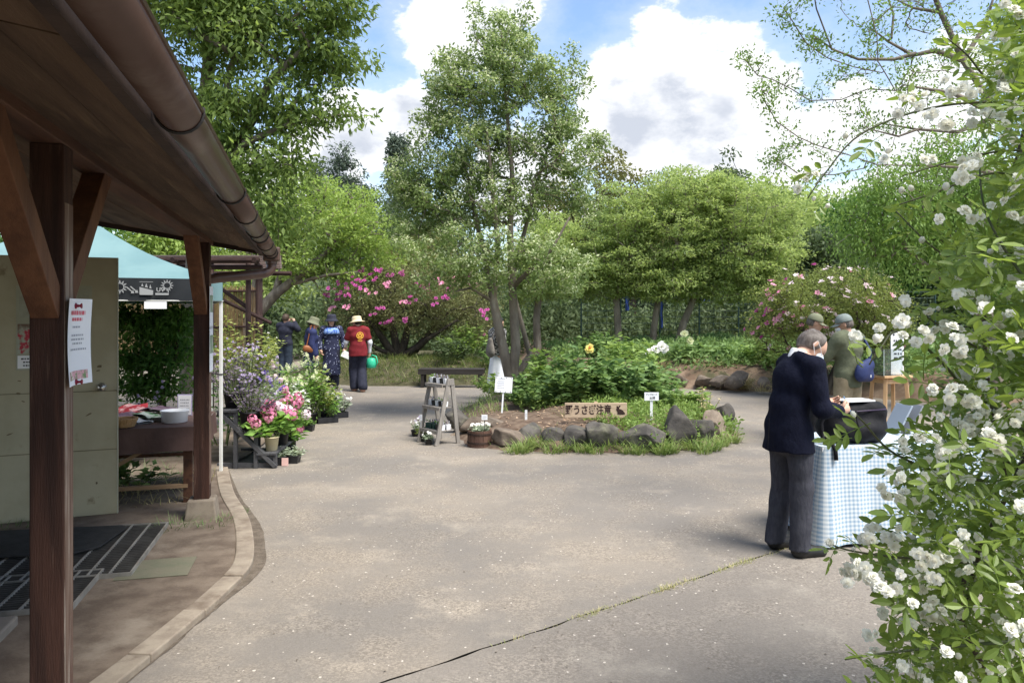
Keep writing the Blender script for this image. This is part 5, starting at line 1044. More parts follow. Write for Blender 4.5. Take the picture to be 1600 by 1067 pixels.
# suited man writing at the gingham table
def suit_man():
    J = skel(1.62, pelvis=(0, -.03, .87), waist=(0, -.02, 1.0), chest=(0, .015, 1.18), neck=(0, .045, 1.365), head=(0, .165, 1.405), fwd=(.36, .60, -.66), up=(0, .76, .64), shL=(-.16, .085, 1.265), elL=(-.21, .14, 1.03), wrL=(-.12, .33, .99), haL=(-.09, .40, 1.0),
             shR=(.18, .03, 1.285), elR=(.235, .05, 1.015), wrR=(.125, .285, .975), haR=(.10, .36, .985), hipL=(-.09, -.03, .85), hipR=(.09, -.03, .85), knL=(-.10, .0, .47), knR=(.10, .0, .47), anL=(-.10, -.06, .085), anR=(.11, -.03, .085), toL=(-.115, .10, .035), toR=(.13, .13, .035), palmR=(.3, .5, .8), palmL=(-.3, .5, .8))
    root = person('person', 'grey-haired man in navy jacket bending over the gingham table to write', (1.93, 5.20, 0), R(19), J, SK, .010, (.8, .9), eyes=True)
    garment(root, 'jacket', M_navy_suit, [(torso(J, .012) + [cone(A(0, -.035, .80), A(0, -.03, 1.0), .150, .145, YA_, 1.25), cone(A(-.055, -.035, .68), A(-.04, -.03, .82), .150, .138, YA_, 1.1), cone(A(.055, -.035, .68), A(.04, -.03, .82), .150, .138, YA_, 1.1)], [(A(0, 0, .705), A(0, 0, -1)), (A(0, .065, 1.345), unit(A(0, .5, .9)))]), (arm(J, 'L', .018, .93) + arm(J, 'R', .018, .93), [(J['wrL'] - unit(J['wrL'] - J['elL']) * .015, unit(J['wrL'] - J['elL'])), (J['wrR'] - unit(J['wrR'] - J['elR']) * .015, unit(J['wrR'] - J['elR']))][:0])], .010, .0060, 3, .028, (12, 10, 21))
    b = MB(); b.bar((.0, -.203, .715), (.0, -.19, .93), .006, .003, up=(0, 1, 0)); b.build('vent_seam', mat('seam_dark', (.003, .003, .006), rough=.9), [c for c in root.children if c.name.startswith('jacket')][0])
    garment(root, 'shirt_collar', M_white_c, [([cone(J['neck'] + A(0, -.012, -.03), J['neck'] + A(0, .02, .03), .058, .056)], [(J['neck'] + A(0, .02, .022), unit(A(0, .35, .93)))])], .008, 0)
    for s in 'LR':
        d = unit(J['wr' + s] - J['el' + s]); garment(root, 'shirt_cuff', M_white_c, [([cone(J['wr' + s] - d * .05, J['wr' + s] - d * .004, .034, .033)], [(J['wr' + s] + d * .006, d)])], .007, 0)
    garment(root, 'trousers', M_grey_tr, [(legs(J, .008, .018, 1.25) + [cone(A(-.04, -.03, .78), A(.04, -.03, .78), .115, .115, YA_, 1.12)], [(A(0, 0, .05), A(0, 0, -1)), (A(0, 0, .775), A(0, 0, 1))])], .010, .005, 5, .02, (16, 16, 19))
    garment(root, 'shoes', M_black_l, [(shoes(J, .004), [(A(0, 0, .004), A(0, 0, -1)), (A(0, 0, .10), A(0, 0, 1))])], .008, 0, 1, .02)
    c, f, u, s = J['head'], J['fwd'], J['up'], J['side']
    hair(root, J, M_hair_g, .010, [(c + f * .035 + u * .072, unit(f * 1.0 + u * .12)), (c - u * .05 - f * .03, unit(-u * .9 + f * .25)), (c + u * .0 + f * .028, unit(f - u * .35))])
    garment(root, 'face_mask', M_mask, [([cone(c + f * .062 - u * .035, c + f * .052 - u * .085, .052, .042, s, .95)], [(c + f * .045, -f), (c - u * .012, u)])], .007, 0)
    b = MB()
    for k in (-1, 1): b.tube([c + f * .075 - u * .02 + s * k * .05, c + f * .03 + u * .0 + s * k * .079, c - f * .015 + u * .022 + s * k * .088, c - f * .02 - u * .02 + s * k * .087, c + f * .03 - u * .06 + s * k * .07], .0022, 5)
    b.build('mask_loop', M_white_c, [c for c in root.children if c.name.startswith('face_mask')][0])
    b = MB(); h = J['wrR'] + unit(J['haR'] - J['wrR']) * .13; b.tube([h + A(.012, .015, -.045), h + A(-.01, -.035, .075)], [.0025, .0045], 6); pen = b.build('pen', mat('pen_blue', (.25, .4, .6), rough=.4)); pen.matrix_basis = root.matrix_basis; tag(pen, 'slim blue pen held by the suited man', 'pen')
suit_man()
# man in olive jacket, seen from behind
def olive_man():
    J = skel(1.63, head=(-.01, .05, 1.495), fwd=(-.55, .8, -.25), shR=(.18, 0, 1.32), elR=(.20, .12, 1.10), wrR=(.10, .33, 1.12), haR=(.08, .41, 1.13), shL=(-.18, 0, 1.32), elL=(-.26, .12, 1.12), wrL=(-.16, .36, 1.13), haL=(-.13, .43, 1.14))
    root = person('person', 'man in olive jacket and grey cap with blue shoulder bag, back turned', (4.05, 9.1, 0), R(122), J, SKT, .015, (.6, .6))
    garment(root, 'jacket', M_olive, [(torso(J, .032, 1.04) + [cone(A(0, 0, .80), A(0, 0, 1.0), .17, .165, YA_, 1.15)], [(A(0, 0, .755), A(0, 0, -1))]), (arm(J, 'L', .028, .95) + arm(J, 'R', .028, .95), [])], .014, .005, 8, .03)
    garment(root, 'trousers', M_khaki, [(legs(J, .028, .03, .97) + [cone(A(-.05, 0, .86), A(.05, 0, .86), .125, .125, YA_, 1.1)], [(A(0, 0, .06), A(0, 0, -1))])], .015, .004, 9, .02, (14, 14, 15)); garment(root, 'shoes', M_black_l, [(shoes(J, .004), [(A(0, 0, .004), A(0, 0, -1)), (A(0, 0, .10), A(0, 0, 1))])], .012, 0)
    hair(root, J, M_hair_g, .005); cap(root, J, M_capg)
    c, f, u, s = J['head'], J['fwd'], J['up'], J['side']; garment(root, 'face_mask', M_white_c, [([cone(c + f * .062 - u * .035, c + f * .052 - u * .085, .052, .042, s, .95)], [(c + f * .045, -f), (c - u * .012, u)])], .010, 0)
    bag = empty('shoulder_bag', root.location, root.rotation_euler.z, 'bright navy blue shoulder bag hanging on the olive-jacketed man', 'bag')
    blob_obj('bag_body', [([cone(A(-.03, -.205, .96), A(.13, -.185, 1.02), .10, .085, A(.1, 1, 0), 1.7), cone(A(-.05, -.20, .90), A(.12, -.19, .90), .075, .075, A(.1, 1, 0), 1.5)], [])], M_bagb, bag, .012, .04, .003)
    b = MB(); b.tube([(.13, -.19, 1.06), (.20, -.16, 1.18), (.175, -.09, 1.34), (.13, -.02, 1.40), (.05, .08, 1.36)], .017, 6); b.build('bag_strap', M_bagb, bag, smooth=True)
    b = MB(); b.box((.03, -.275, .90), (.012, .004, .03)); b.build('zip_tag', M_white_c, bag)
olive_man()
def third_man():
    J = skel(1.62, fwd=(-.1, 1, -.3), elR=(.22, .1, 1.08), wrR=(.12, .3, 1.1), haR=(.1, .38, 1.1), elL=(-.22, .1, 1.08), wrL=(-.12, .3, 1.1), haL=(-.1, .38, 1.1))
    root = person('person', 'capped man with brown bag half hidden behind the suited man\'s head', (3.93, 9.85, 0), R(-20), J, SKT, .018, (.6, .6))
    garment(root, 'jacket', mat('grey_blue_jacket', (.20, .21, .2), (.25, .26, .25), 20, .85), [(torso(J, .03), [(A(0, 0, .80), A(0, 0, -1))]), (arm(J, 'L', .026, .95) + arm(J, 'R', .026, .95), [])], .016, .004, 4); garment(root, 'trousers', M_black_c, [(legs(J, .026, .03, .97) + [cone(A(-.05, 0, .87), A(.05, 0, .87), .125, .125, YA_, 1.1)], [(A(0, 0, .06), A(0, 0, -1))])], .016, .003, 9, .02); garment(root, 'shoes', M_black_l, [(shoes(J, .004), [(A(0, 0, .004), A(0, 0, -1))])], .014, 0)
    hair(root, J, M_hair_g, .006, res=.014); cap(root, J, M_hat_o)
    bag = empty('shoulder_bag', (3.76, 9.45, 0), R(-10), 'brown canvas bag carried by the half-hidden capped man', 'bag')
    b = MB(); b.box((0, 0, .95), (.30, .11, .25), taper=.97); b.build('bag_body', M_tanbag, bag, bevel=.03); b = MB(); b.box((0, -.06, 1.03), (.29, .012, .12)); b.build('bag_flap', M_tanbag, bag, bevel=.004); b = MB(); b.tube([(-.14, 0, 1.06), (-.02, .12, 1.36), (.08, .2, 1.40), (.14, .05, 1.06)], .012, 6); b.build('bag_strap', M_tanbag, bag)
third_man()
# woman in the red shirt
def red_woman():
    J = skel(1.56, head=(-.02, .05, 1.435), fwd=(-.5, .8, -.15), elL=(-.24, .05, 1.03), wrL=(-.22, .24, .93), haL=(-.21, .31, .90), elR=(.24, -.05, 1.02), wrR=(.24, .02, .80), haR=(.24, .05, .72), knL=(-.08, .10, .46), anL=(-.06, .02, .085), toL=(-.08, .16, .035), knR=(.08, .05, .45), anR=(.06, -.20, .10), toR=(.07, -.06, .035))
    root = person('person', 'walker in dark red shirt and wide straw hat holding a green watering can', (-3.22, 15.8, 0), R(112), J, SK, .016, (.7, 1.2))
    garment(root, 'shirt', M_red, [(torso(J, .024) + [cone(A(-.03, 0, .72), A(-.02, 0, .95), .17, .155, YA_, 1.05), cone(A(.03, 0, .72), A(.02, 0, .95), .17, .155, YA_, 1.05)], [(A(0, 0, .735), A(0, 0, -1))]), (short_arm(J, 'L', .012, .62) + short_arm(J, 'R', .012, .62), [])], .014, .004, 3); garment(root, 'sleeves', M_skirt, [(arm(J, 'L', .004, .92) + arm(J, 'R', .004, .92), [])], .016, .002)
    garment(root, 'trousers', M_navyp, [(legs(J, .026, .03, .97) + [cone(A(-.05, 0, .83), A(.05, 0, .83), .125, .125, YA_, 1.1)], [(A(0, 0, .05), A(0, 0, -1))])], .016, .004, 9, .02, (14, 14, 15)); garment(root, 'shoes', M_shoe_b, [(shoes(J, .006), [(A(0, 0, .004), A(0, 0, -1)), (A(0, 0, .12), A(0, 0, 1))])], .012, 0)
    hair(root, J, M_hair_b, .008); bucket_hat(root, J, M_straw, .035, .10, .10, .075, .03)
    my = mat('shirt_yellow', (.75, .42, .05), rough=.8); b = MB(); n = 20; prof = [(.072, 0), (.060, 0)]
    def back(x, z): return -.165 - .0 + .25 * x * x
    ring = lambda r: [(r * math.cos(2 * math.pi * k / n) + .01, r * math.sin(2 * math.pi * k / n) + 1.17) for k in range(n)]
    o_, i_ = ring(.075), ring(.060); b.add([(x, back(x, z), z) for x, z in o_] + [(x, back(x, z), z) for x, z in i_], [(k, (k + 1) % n, n + (k + 1) % n, n + k) for k in range(n)])
    for q in range(5):
        a = q * 2 * math.pi / 5 + .3; cx, cz = .032 * math.cos(a) + .01, .032 * math.sin(a) + 1.17; b.add([(cx + .022 * math.cos(a + t), back(cx, cz) - .001, cz + .022 * math.sin(a + t)) for t in (-.9, 0, .9, 2.2, 3.9)], [(0, 1, 2, 3, 4)])
    for z, w in ((1.065, .05), (1.05, .04)): b.add([(-w + .01, -.168, z), (w + .01, -.168, z), (w + .01, -.168, z + .008), (-w + .01, -.168, z + .008)], [(0, 1, 2, 3)])
    b.build('shirt_emblem', my, [c for c in root.children if c.name.startswith('shirt')][0])
    mg = mat('green_plastic', (.03, .42, .24), (.04, .48, .28), 6, .4); hp = root.matrix_basis @ Vector(J['haR']); can = empty('watering_can', (hp.x + .05, hp.y - .02, .50), R(-10), 'bright green watering can held at the red shirt walker\'s side', 'watering can')
    b = MB(); b.lathe([(.085, -.02), (.10, -.01), (.105, .08), (.09, .17), (.06, .19), (.05, .19)], 18); b.build('can_body', mg, can, smooth=True); b = MB(); b.tube([(-.02, 0, .19), (.02, 0, .25), (.11, 0, .22), (.14, 0, .10), (.10, 0, .02)], .014, 8); b.build('can_handle', mg, can, smooth=True); b = MB(); b.tube([(-.08, 0, .02), (-.16, 0, .12), (-.24, 0, .23)], [.022, .015, .012], 8); b.build('can_spout', mg, can, smooth=True)
red_woman()
def polka_woman():
    J = skel(1.58, head=(.0, .03, 1.465), fwd=(.12, 1, -.05), elR=(.25, -.02, 1.06), wrR=(.24, .10, .86), elL=(-.25, .0, 1.06), wrL=(-.26, .1, .86), haL=(-.26, .14, .78))
    root = person('person', 'woman in navy polka dot dress and dark bucket hat, face towards us', (-3.92, 16.4, 0), R(-75), J, SK, .016, (.6, .6))
    garment(root, 'dress', M_dots, [(torso(J, .022) + [cone(A(0, 0, .35), A(0, 0, .95), .20, .15, YA_, 1.15)], [(A(0, 0, .30), A(0, 0, -1)), (A(0, 0, 1.36), A(0, 0, 1))]), (arm(J, 'L', .02, .9) + arm(J, 'R', .02, .9), [])], .015, .005, 3)
    garment(root, 'yoke', mat('blue_print', (.05, .12, .42), (.25, .38, .65), 26, .8, contrast=(.45, .55)), [([cone(A(-.07, .055, 1.22), A(.07, .055, 1.22), .10, .10)], [(A(0, 0, 1.18), A(0, 0, -1)), (A(0, .06, 0), A(0, -1, 0))])], .014, 0)
    garment(root, 'trousers', M_navyp, [(legs(J, .02, .02, .97), [(A(0, 0, .06), A(0, 0, -1))])], .018, .003); garment(root, 'shoes', M_black_l, [(shoes(J, .004), [(A(0, 0, .004), A(0, 0, -1))])], .014, 0)
    c, f, u, s = J['head'], J['fwd'], J['up'], J['side']; hair(root, J, M_hair_b, .012, [(c + f * .03 + u * .05, unit(f - u * .2)), (c - u * .2, -u)], [cone(c - f * .03 - u * .02, c - f * .04 - u * .16, .085, .075, f, 1.3)]); bucket_hat(root, J, M_hat_n, .045, .10, .10, .05, .045)
    b = MB(); hp = root.matrix_basis @ Vector(J['haL']); b.box((0, 0, 0), (.21, .012, .15)); o = b.build('paper_leaflets', mat('leaflet_paper', (.62, .66, .60), (.75, .78, .74), 12, .7, contrast=(.45, .6)), bevel=.002); o.location = (hp.x + .06, hp.y - .03, hp.z - .05); o.rotation_euler = (R(-20), R(25), R(10)); tag(o, 'pale paper leaflets held low by the polka dot woman', 'leaflet')
polka_woman()
def coat_woman():
    J = skel(1.52, head=(0, .05, 1.405), fwd=(.0, 1, -.25)); root = person('person', 'woman in plain navy coat and olive bucket hat seen from the side', (-4.12, 15.5, 0), R(25), J, SK, .016, (.6, .6))
    garment(root, 'coat', M_navyb, [(torso(J, .03) + [cone(A(0, -.01, .55), A(0, 0, .95), .185, .155, YA_, 1.15)], [(A(0, 0, .55), A(0, 0, -1))]), (arm(J, 'L', .024, .93) + arm(J, 'R', .024, .93), [])], .015, .004, 5); garment(root, 'trousers', M_navyp, [(legs(J, .022, .02, .97), [(A(0, 0, .06), A(0, 0, -1))])], .018, .003); garment(root, 'shoes', M_black_l, [(shoes(J, .004), [(A(0, 0, .004), A(0, 0, -1))])], .014, 0)
    hair(root, J, M_hair_b, .012); bucket_hat(root, J, M_hat_o, .045, .102, .105, .05, .045, -.1)
    bag = empty('handbag', root.location, root.rotation_euler.z, 'brown leather handbag with long strap on the navy coat woman', 'bag'); blob_obj('bag_body', [([cone(A(.21, -.14, .92), A(.22, -.02, .90), .07, .07, A(1, 0, 0), 1.8)], [])], M_brownb, bag, .014, .03); b = MB(); b.tube([(.215, -.13, .98), (.21, -.08, 1.2), (.16, -.03, 1.385), (.17, .03, 1.38), (.215, .0, 1.15), (.225, -.02, .97)], .011, 6); b.build('bag_strap', M_brownb, bag)
coat_woman()
def photo_man():
    J = skel(1.60, shR=(.17, 0, 1.31), elR=(.27, .14, 1.22), wrR=(.10, .26, 1.40), haR=(.06, .28, 1.46), shL=(-.17, 0, 1.31), elL=(-.27, .14, 1.22), wrL=(-.10, .26, 1.40), haL=(-.06, .28, 1.46)); root = person('person', 'person in dark navy sweater lifting both hands to the face, seen from behind', (-5.7, 19.0, 0), R(75), J, SK, .018, (.8, .8))
    garment(root, 'sweater', M_navyp, [(torso(J, .028), [(A(0, 0, .80), A(0, 0, -1))]), (arm(J, 'L', .024, .9) + arm(J, 'R', .024, .9), [])], .016, .003); garment(root, 'trousers', mat('dark_denim', (.02, .03, .05), (.03, .045, .07), 20, .85), [(legs(J, .022, .02, .97) + [cone(A(-.05, 0, .85), A(.05, 0, .85), .12, .12, YA_, 1.1)], [(A(0, 0, .06), A(0, 0, -1))])], .018, .003); garment(root, 'shoes', M_black_l, [(shoes(J, .004), [(A(0, 0, .004), A(0, 0, -1))])], .014, 0)
    hair(root, J, mat('brown_hair', (.04, .025, .018), (.07, .045, .03), 30, .6), .014)
photo_man()
def skirt_woman():
    J = skel(1.55, fwd=(.1, 1, -.2)); root = person('person', 'woman in white skirt and dark speckled top behind the fringe tree trunks', (-.27, 14.35, 0), R(35), J, SK, .016, (.6, .6))
    garment(root, 'top', M_check, [(torso(J, .026), [(A(0, 0, .84), A(0, 0, -1))]), (arm(J, 'L', .024, .8) + arm(J, 'R', .024, .8), [])], .015, .004); garment(root, 'skirt', M_skirt, [([cone(A(0, 0, .20), A(0, 0, .90), .24, .125, YA_, 1.1)], [(A(0, 0, .12), A(0, 0, -1)), (A(0, 0, .93), A(0, 0, 1))])], .015, .008, 2, .02, (22, 22, 3)); garment(root, 'shoes', M_black_l, [(shoes(J, .004), [(A(0, 0, .004), A(0, 0, -1))])], .014, 0)
    c, f, u, s = J['head'], J['fwd'], J['up'], J['side']; hair(root, J, M_hair_b, .014, None, [cone(c - f * .06 - u * .03, c - f * .05 - u * .09, .055, .045)])
    bag = empty('shoulder_bag', root.location, root.rotation_euler.z, 'grey-brown cloth bag hanging behind the white skirt woman', 'bag'); blob_obj('bag_body', [([cone(A(.08, -.22, .92), A(.06, -.21, 1.10), .12, .075, A(0, 1, 0), 1.7)], [])], mat('grey_brown_cloth', (.13, .115, .10), (.2, .18, .16), 14, .85), bag, .014, .03, .003); b = MB(); b.tube([(.07, -.19, 1.15), (.13, -.1, 1.33), (.14, .0, 1.345), (.17, .04, 1.2)], .014, 6); b.build('bag_strap', MATS['grey_brown_cloth'], bag)
skirt_woman()
# ------------------------------------------------------------------ props
M_white_p = mat('white_plastic', (.78, .79, .80), (.84, .85, .86), 8, .5); M_black_p = mat('black_plastic', (.014, .014, .016), (.025, .025, .028), 12, .5); M_cream_p = mat('cream_plastic', (.60, .53, .33), (.66, .58, .38), 6, .5); M_paper = mat('paper', (.80, .81, .84), (.86, .86, .88), 5, .7); M_ink = mat('ink', (.03, .03, .04), rough=.8); M_ink_g = mat('grey_ink', (.38, .39, .43), rough=.8)
M_greyw = mat('weathered_grey_wood', (.20, .18, .16), (.29, .265, .235), 4, .9, .5, 40, stretch=(5, 5, .7), var=.1); M_darkst = mat('dark_grey_stand', (.055, .055, .06), (.085, .085, .09), 5, .85, .4, 40); M_blackw = mat('black_stained_wood', (.018, .015, .013), (.035, .03, .027), 5, .75, .3, 40, stretch=(.6, 5, 5)); M_pine = mat('pine_wood', (.50, .31, .16), (.60, .40, .22), 4, .6, .2, 40, stretch=(4, 4, .7)); M_signw = mat('sign_wood', (.46, .34, .23), (.56, .43, .30), 3, .8, .3, 40, stretch=(.5, 4, 4), c3=(.27, .185, .125), c3scale=4, c3lim=(.5, .7)); M_brush = mat('brush_paint', (.035, .016, .014), rough=.8)
DG = bpy.context.evaluated_depsgraph_get
def lettering(name, body, size, m, parent, loc, rot, width=None, offset=0.0, extrude=.0008, align='CENTER', squash=None):
    cu = bpy.data.curves.new(name, 'FONT'); cu.body = body; cu.size = size; cu.offset = offset; cu.extrude = extrude; cu.align_x = align; cu.align_y = 'CENTER'; cu.resolution_u = 3
    t = bpy.data.objects.new(name + '_curve', cu); COL.objects.link(t); bpy.context.view_layer.update(); me = bpy.data.meshes.new_from_object(t.evaluated_get(DG())); bpy.data.objects.remove(t); bpy.data.curves.remove(cu); me.materials.clear(); me.materials.append(m)
    o = inst(name, me, parent, loc, rot)
    if width and len(me.vertices):
        xs = [v.co.x for v in me.vertices]; k = width / max(max(xs) - min(xs), 1e-6); o.scale = (k, k if squash is None else squash, 1)
    return o
def scrib(parent, m, rows, loc, rot, w, lh, h, seed=1, name='lettering'):
    """lines of writing too small to read: short dashes"""
    r = random.Random(seed); b = MB()
    for i in range(rows):
        x = -w / 2 + r.uniform(0, w * .12)
        while x < w / 2:
            l = r.uniform(.3, 1.2) * h * 1.6; l = min(l, w / 2 - x); 
            if l > .2 * h: b.box((x + l / 2, -i * lh, 0), (l, h * r.uniform(.7, 1.0), .0006))
            x += l + h * r.uniform(.25, .6)
    o = b.build(name, m, parent); o.location = loc; o.rotation_euler = rot; return o

# gingham table
def gingham():
    m = bpy.data.materials.new('gingham'); m.use_nodes = True; N = m.node_tree.nodes; L = m.node_tree.links; uv = N.new('ShaderNodeUVMap'); sp = N.new('ShaderNodeSeparateXYZ'); L.new(uv.outputs[0], sp.inputs[0])
    def stripe(s):
        a = N.new('ShaderNodeMath'); a.operation = 'FRACT'; d = N.new('ShaderNodeMath'); d.operation = 'DIVIDE'; d.inputs[1].default_value = .029; L.new(s, d.inputs[0]); L.new(d.outputs[0], a.inputs[0]); c = N.new('ShaderNodeMath'); c.operation = 'GREATER_THAN'; c.inputs[1].default_value = .5; L.new(a.outputs[0], c.inputs[0]); return c.outputs[0]
    ad = N.new('ShaderNodeMath'); ad.operation = 'ADD'; L.new(stripe(sp.outputs[0]), ad.inputs[0]); L.new(stripe(sp.outputs[1]), ad.inputs[1]); hf = N.new('ShaderNodeMath'); hf.operation = 'MULTIPLY'; hf.inputs[1].default_value = .5; L.new(ad.outputs[0], hf.inputs[0])
    mx = N.new('ShaderNodeMixRGB'); mx.inputs[1].default_value = (.66, .70, .72, 1); mx.inputs[2].default_value = (.27, .38, .50, 1); L.new(hf.outputs[0], mx.inputs[0]); L.new(mx.outputs[0], N['Principled BSDF'].inputs['Base Color']); N['Principled BSDF'].inputs['Roughness'].default_value = .9; return m
M_ging = gingham()
TC = Vector((2.93, 5.72, 0)); TRZ = R(6); TW, TD, TH = 1.55, .62, .70
tb = empty('folding_table', TC, TRZ, 'folding table hidden under the blue gingham cloth', 'table'); b = MB(); b.box((0, 0, TH - .02), (TW, TD, .03)); b.build('tabletop', M_white_p, tb)
for sx in (-1, 1):
    for sy in (-1, 1): b = MB(); b.tube([(sx * (TW / 2 - .12), sy * (TD / 2 - .06), 0), (sx * (TW / 2 - .12), sy * (TD / 2 - .06), TH - .035)], .013, 8); b.build('leg', M_darkst, tb)
def tablecloth():
    root = empty('tablecloth', TC, TRZ, 'light blue and white gingham cloth draped over the front table', 'tablecloth'); r = np.random.default_rng(5)
    per = []; rc = .04; hx, hy = TW / 2 + .006, TD / 2 + .006
    for (cx, cy, a0) in ((hx - rc, -hy + rc, -90), (hx - rc, hy - rc, 0), (-hx + rc, hy - rc, 90), (-hx + rc, -hy + rc, 180)):
        for k in range(7): a = R(a0 + 15 * k); per.append((cx + rc * math.cos(a), cy + rc * math.sin(a)))
    pts = []
    for i in range(len(per)):
        a = Vector(per[i]); c = Vector(per[(i + 1) % len(per)]); n = max(1, int((c - a).length / .02))
        for k in range(n): pts.append(a + (c - a) * k / n)
    n = len(pts); s = [0]
    for i in range(n): s.append(s[-1] + (pts[(i + 1) % n] - pts[i]).length)
    nor = []
    for i in range(n): t = (pts[(i + 1) % n] - pts[i - 1]).normalized(); nor.append(Vector((t.y, -t.x)))
    rows = 22; vs = []; uvs = []; Hc = .665
    for j in range(rows + 1):
        t = j / rows
        for i in range(n + 1):
            q = pts[i % n]; nn = nor[i % n]; ss_ = s[i]; d = t * Hc
            w = .5 * math.sin(ss_ * 17.0 + .6 * math.sin(ss_ * 5)) + .35 * math.sin(ss_ * 31 + 1.3) + .25 * math.sin(ss_ * 7.1 + 2)
            corner = max(0, 1 - min((abs(abs(q.x) - hx) + abs(abs(q.y) - hy)) / .22, 1))
            o = (.006 + .030 * (w + .75)) * t ** .8 + .06 * corner * t + .02 * t
            low = .04 * corner * t + .015 * math.sin(ss_ * 2.2) * t
            vs.append((q.x + nn.x * o, q.y + nn.y * o, TH - d - low * .5 + .001)); uvs.append((ss_, d))
    fs = [(j * (n + 1) + i, (j + 1) * (n + 1) + i, (j + 1) * (n + 1) + i + 1, j * (n + 1) + i + 1) for j in range(rows) for i in range(n)]
    b = MB(); b.bulk(vs, fs); o = b.build('cloth_skirt', M_ging, root, smooth=True); me = o.data; ul = me.uv_layers.new(name='uv'); li = np.zeros(len(me.loops), np.int32); me.loops.foreach_get('vertex_index', li); ul.data.foreach_set('uv', np.array(uvs, np.float32)[li].ravel())
    b = MB(); b.add([(p.x, p.y, TH + .001) for p in pts], [tuple(range(n))]); o = b.build('cloth_top', M_ging, root); me = o.data; ul = me.uv_layers.new(name='uv'); li = np.zeros(len(me.loops), np.int32); me.loops.foreach_get('vertex_index', li); ul.data.foreach_set('uv', np.array([(p.x + 5, p.y + 5) for p in pts], np.float32)[li].ravel())
tablecloth()
def onT(x, y, z=0): return Matrix.Translation(TC) @ Matrix.Rotation(TRZ, 4, 'Z') @ Vector((x, y, TH + .002 + z))
# backpack
bp = empty('backpack', onT(-.45, -.12), TRZ + R(-4), 'large black backpack standing on the gingham table with papers on top', 'backpack')
M_nylon = mat('black_nylon', (.005, .005, .007), (.009, .009, .012), 8, .7, .4, 18, bdist=.02, spec=.2); M_nyl2 = mat('purple_black_nylon', (.03, .018, .045), (.04, .025, .06), 8, .5)
blob_obj('pack_body', [([cone(A(-.14, 0, .10), A(.14, 0, .10), .115, .115, A(0, 1, 0), 1.0), cone(A(-.12, 0, .20), A(.16, 0, .21), .105, .095, A(0, 1, 0), .98), cone(A(-.09, -.085, .085), A(.11, -.085, .09), .075, .07)], [(A(0, 0, .002), A(0, 0, -1)), (A(0, 0, .29), unit(A(-.04, 0, 1)))])], M_nylon, bp, .010, .04, .006, seed=3, wfreq=(22, 20, 26))
b = MB(); b.tube([(-.20, -.085, .225), (.0, -.112, .235), (.21, -.085, .245), (.255, .0, .25), (.21, .085, .245)], .006, 6); b.build('zip_edge', M_nyl2, bp, smooth=True)
b = MB(); b.tube([(-.20, -.06, .25), (-.265, -.09, .15), (-.262, -.11, .03), (-.25, -.14, .018), (-.235, -.20, .016), (-.228, -.235, -.02), (-.228, -.245, -.09)], .016, 6); b.build('shoulder_strap', M_nylon, bp, smooth=True)
b = MB(); b.tube([(-.03, -.13, .24), (-.035, -.168, .15), (-.03, -.165, .05)], .008, 6); b.build('buckle_strap', M_nylon, bp)
pad = empty('writing_pad', onT(-.43, -.12, .303), TRZ + R(8), 'white paper pad lying open on the backpack', 'paper'); b = MB(); b.box((.0, 0, 0), (.24, .16, .010)); b.build('sheet_block', M_paper, pad, bevel=.001)
for k in range(6): b = MB(); b.box((.0, -.055 + k * .022, .0054), (.19, .0015, .0006)); b.build('ruled_line', M_ink_g, pad)
# boards leaning on the table
for k, (x, c, lab) in enumerate(((.06, mat('pale_blue_board', (.30, .34, .39), rough=.6), 'pale blue board leaning back behind the backpack'), (.15, mat('grey_board', (.26, .27, .29), (.31, .32, .34), 5, .6), 'grey board leaning beside the pale blue one'))):
    p = onT(x, .20, 0); b = MB(); b.box((0, 0, .12), (.015, .20, .27)); o = b.build('leaning_board', c, bevel=.004); o.location = p; o.rotation_euler = (0, R(28), TRZ); tag(o, lab, 'board')
# stool, donation box, notice
st = empty('stool', (4.72, 9.45, 0), R(12), 'tall square pine stool carrying the clear donation box', 'stool'); SHt = .87
b = MB(); b.box((0, 0, SHt - .015), (.40, .34, .032)); b.build('seat', M_pine, st, bevel=.006)
for sx in (-1, 1):
    for sy in (-1, 1): b = MB(); b.bar((sx * .19, sy * .16, 0), (sx * .145, sy * .115, SHt - .03), .042, .042); b.build('leg', M_pine, st, bevel=.003)
for sx in (-1, 1): b = MB(); b.box((sx * .152, 0, SHt - .075), (.02, .24, .05)); b.build('apron', M_pine, st); b = MB(); b.box((sx * .175, 0, .28), (.02, .28, .03)); b.build('rung', M_pine, st)
for sy in (-1, 1): b = MB(); b.box((0, sy * .122, SHt - .075), (.29, .02, .05)); b.build('apron', M_pine, st); b = MB(); b.box((0, sy * .145, .22), (.34, .02, .03)); b.build('rung', M_pine, st)
gl = bpy.data.materials.new('clear_acrylic'); gl.use_nodes = True; q = gl.node_tree.nodes['Principled BSDF']; q.inputs['Transmission Weight'].default_value = .95; q.inputs['Roughness'].default_value = .03; q.inputs['IOR'].default_value = 1.15; q.inputs['Base Color'].default_value = (.86, .92, .93, 1)
dn = empty('donation_box', (4.66, 9.40, SHt + .002), R(12), 'clear acrylic donation box on the pine stool', 'box')
for c, s_ in (((-.128, 0, .16), (.004, .24, .32)), ((.128, 0, .16), (.004, .24, .32)), ((0, -.118, .16), (.252, .004, .32)), ((0, .118, .16), (.252, .004, .32)), ((0, 0, .003), (.252, .232, .004)), ((0, 0, .318), (.26, .24, .004))): b = MB(); b.box(c, s_); b.build('acrylic_panel', gl, dn)
M_gle = mat('acrylic_edge', (.55, .62, .62), rough=.2)
for sx in (-1, 1):
    for sy in (-1, 1): b = MB(); b.box((sx * .1295, sy * .1195, .16), (.005, .005, .32)); b.build('acrylic_edge', M_gle, dn)
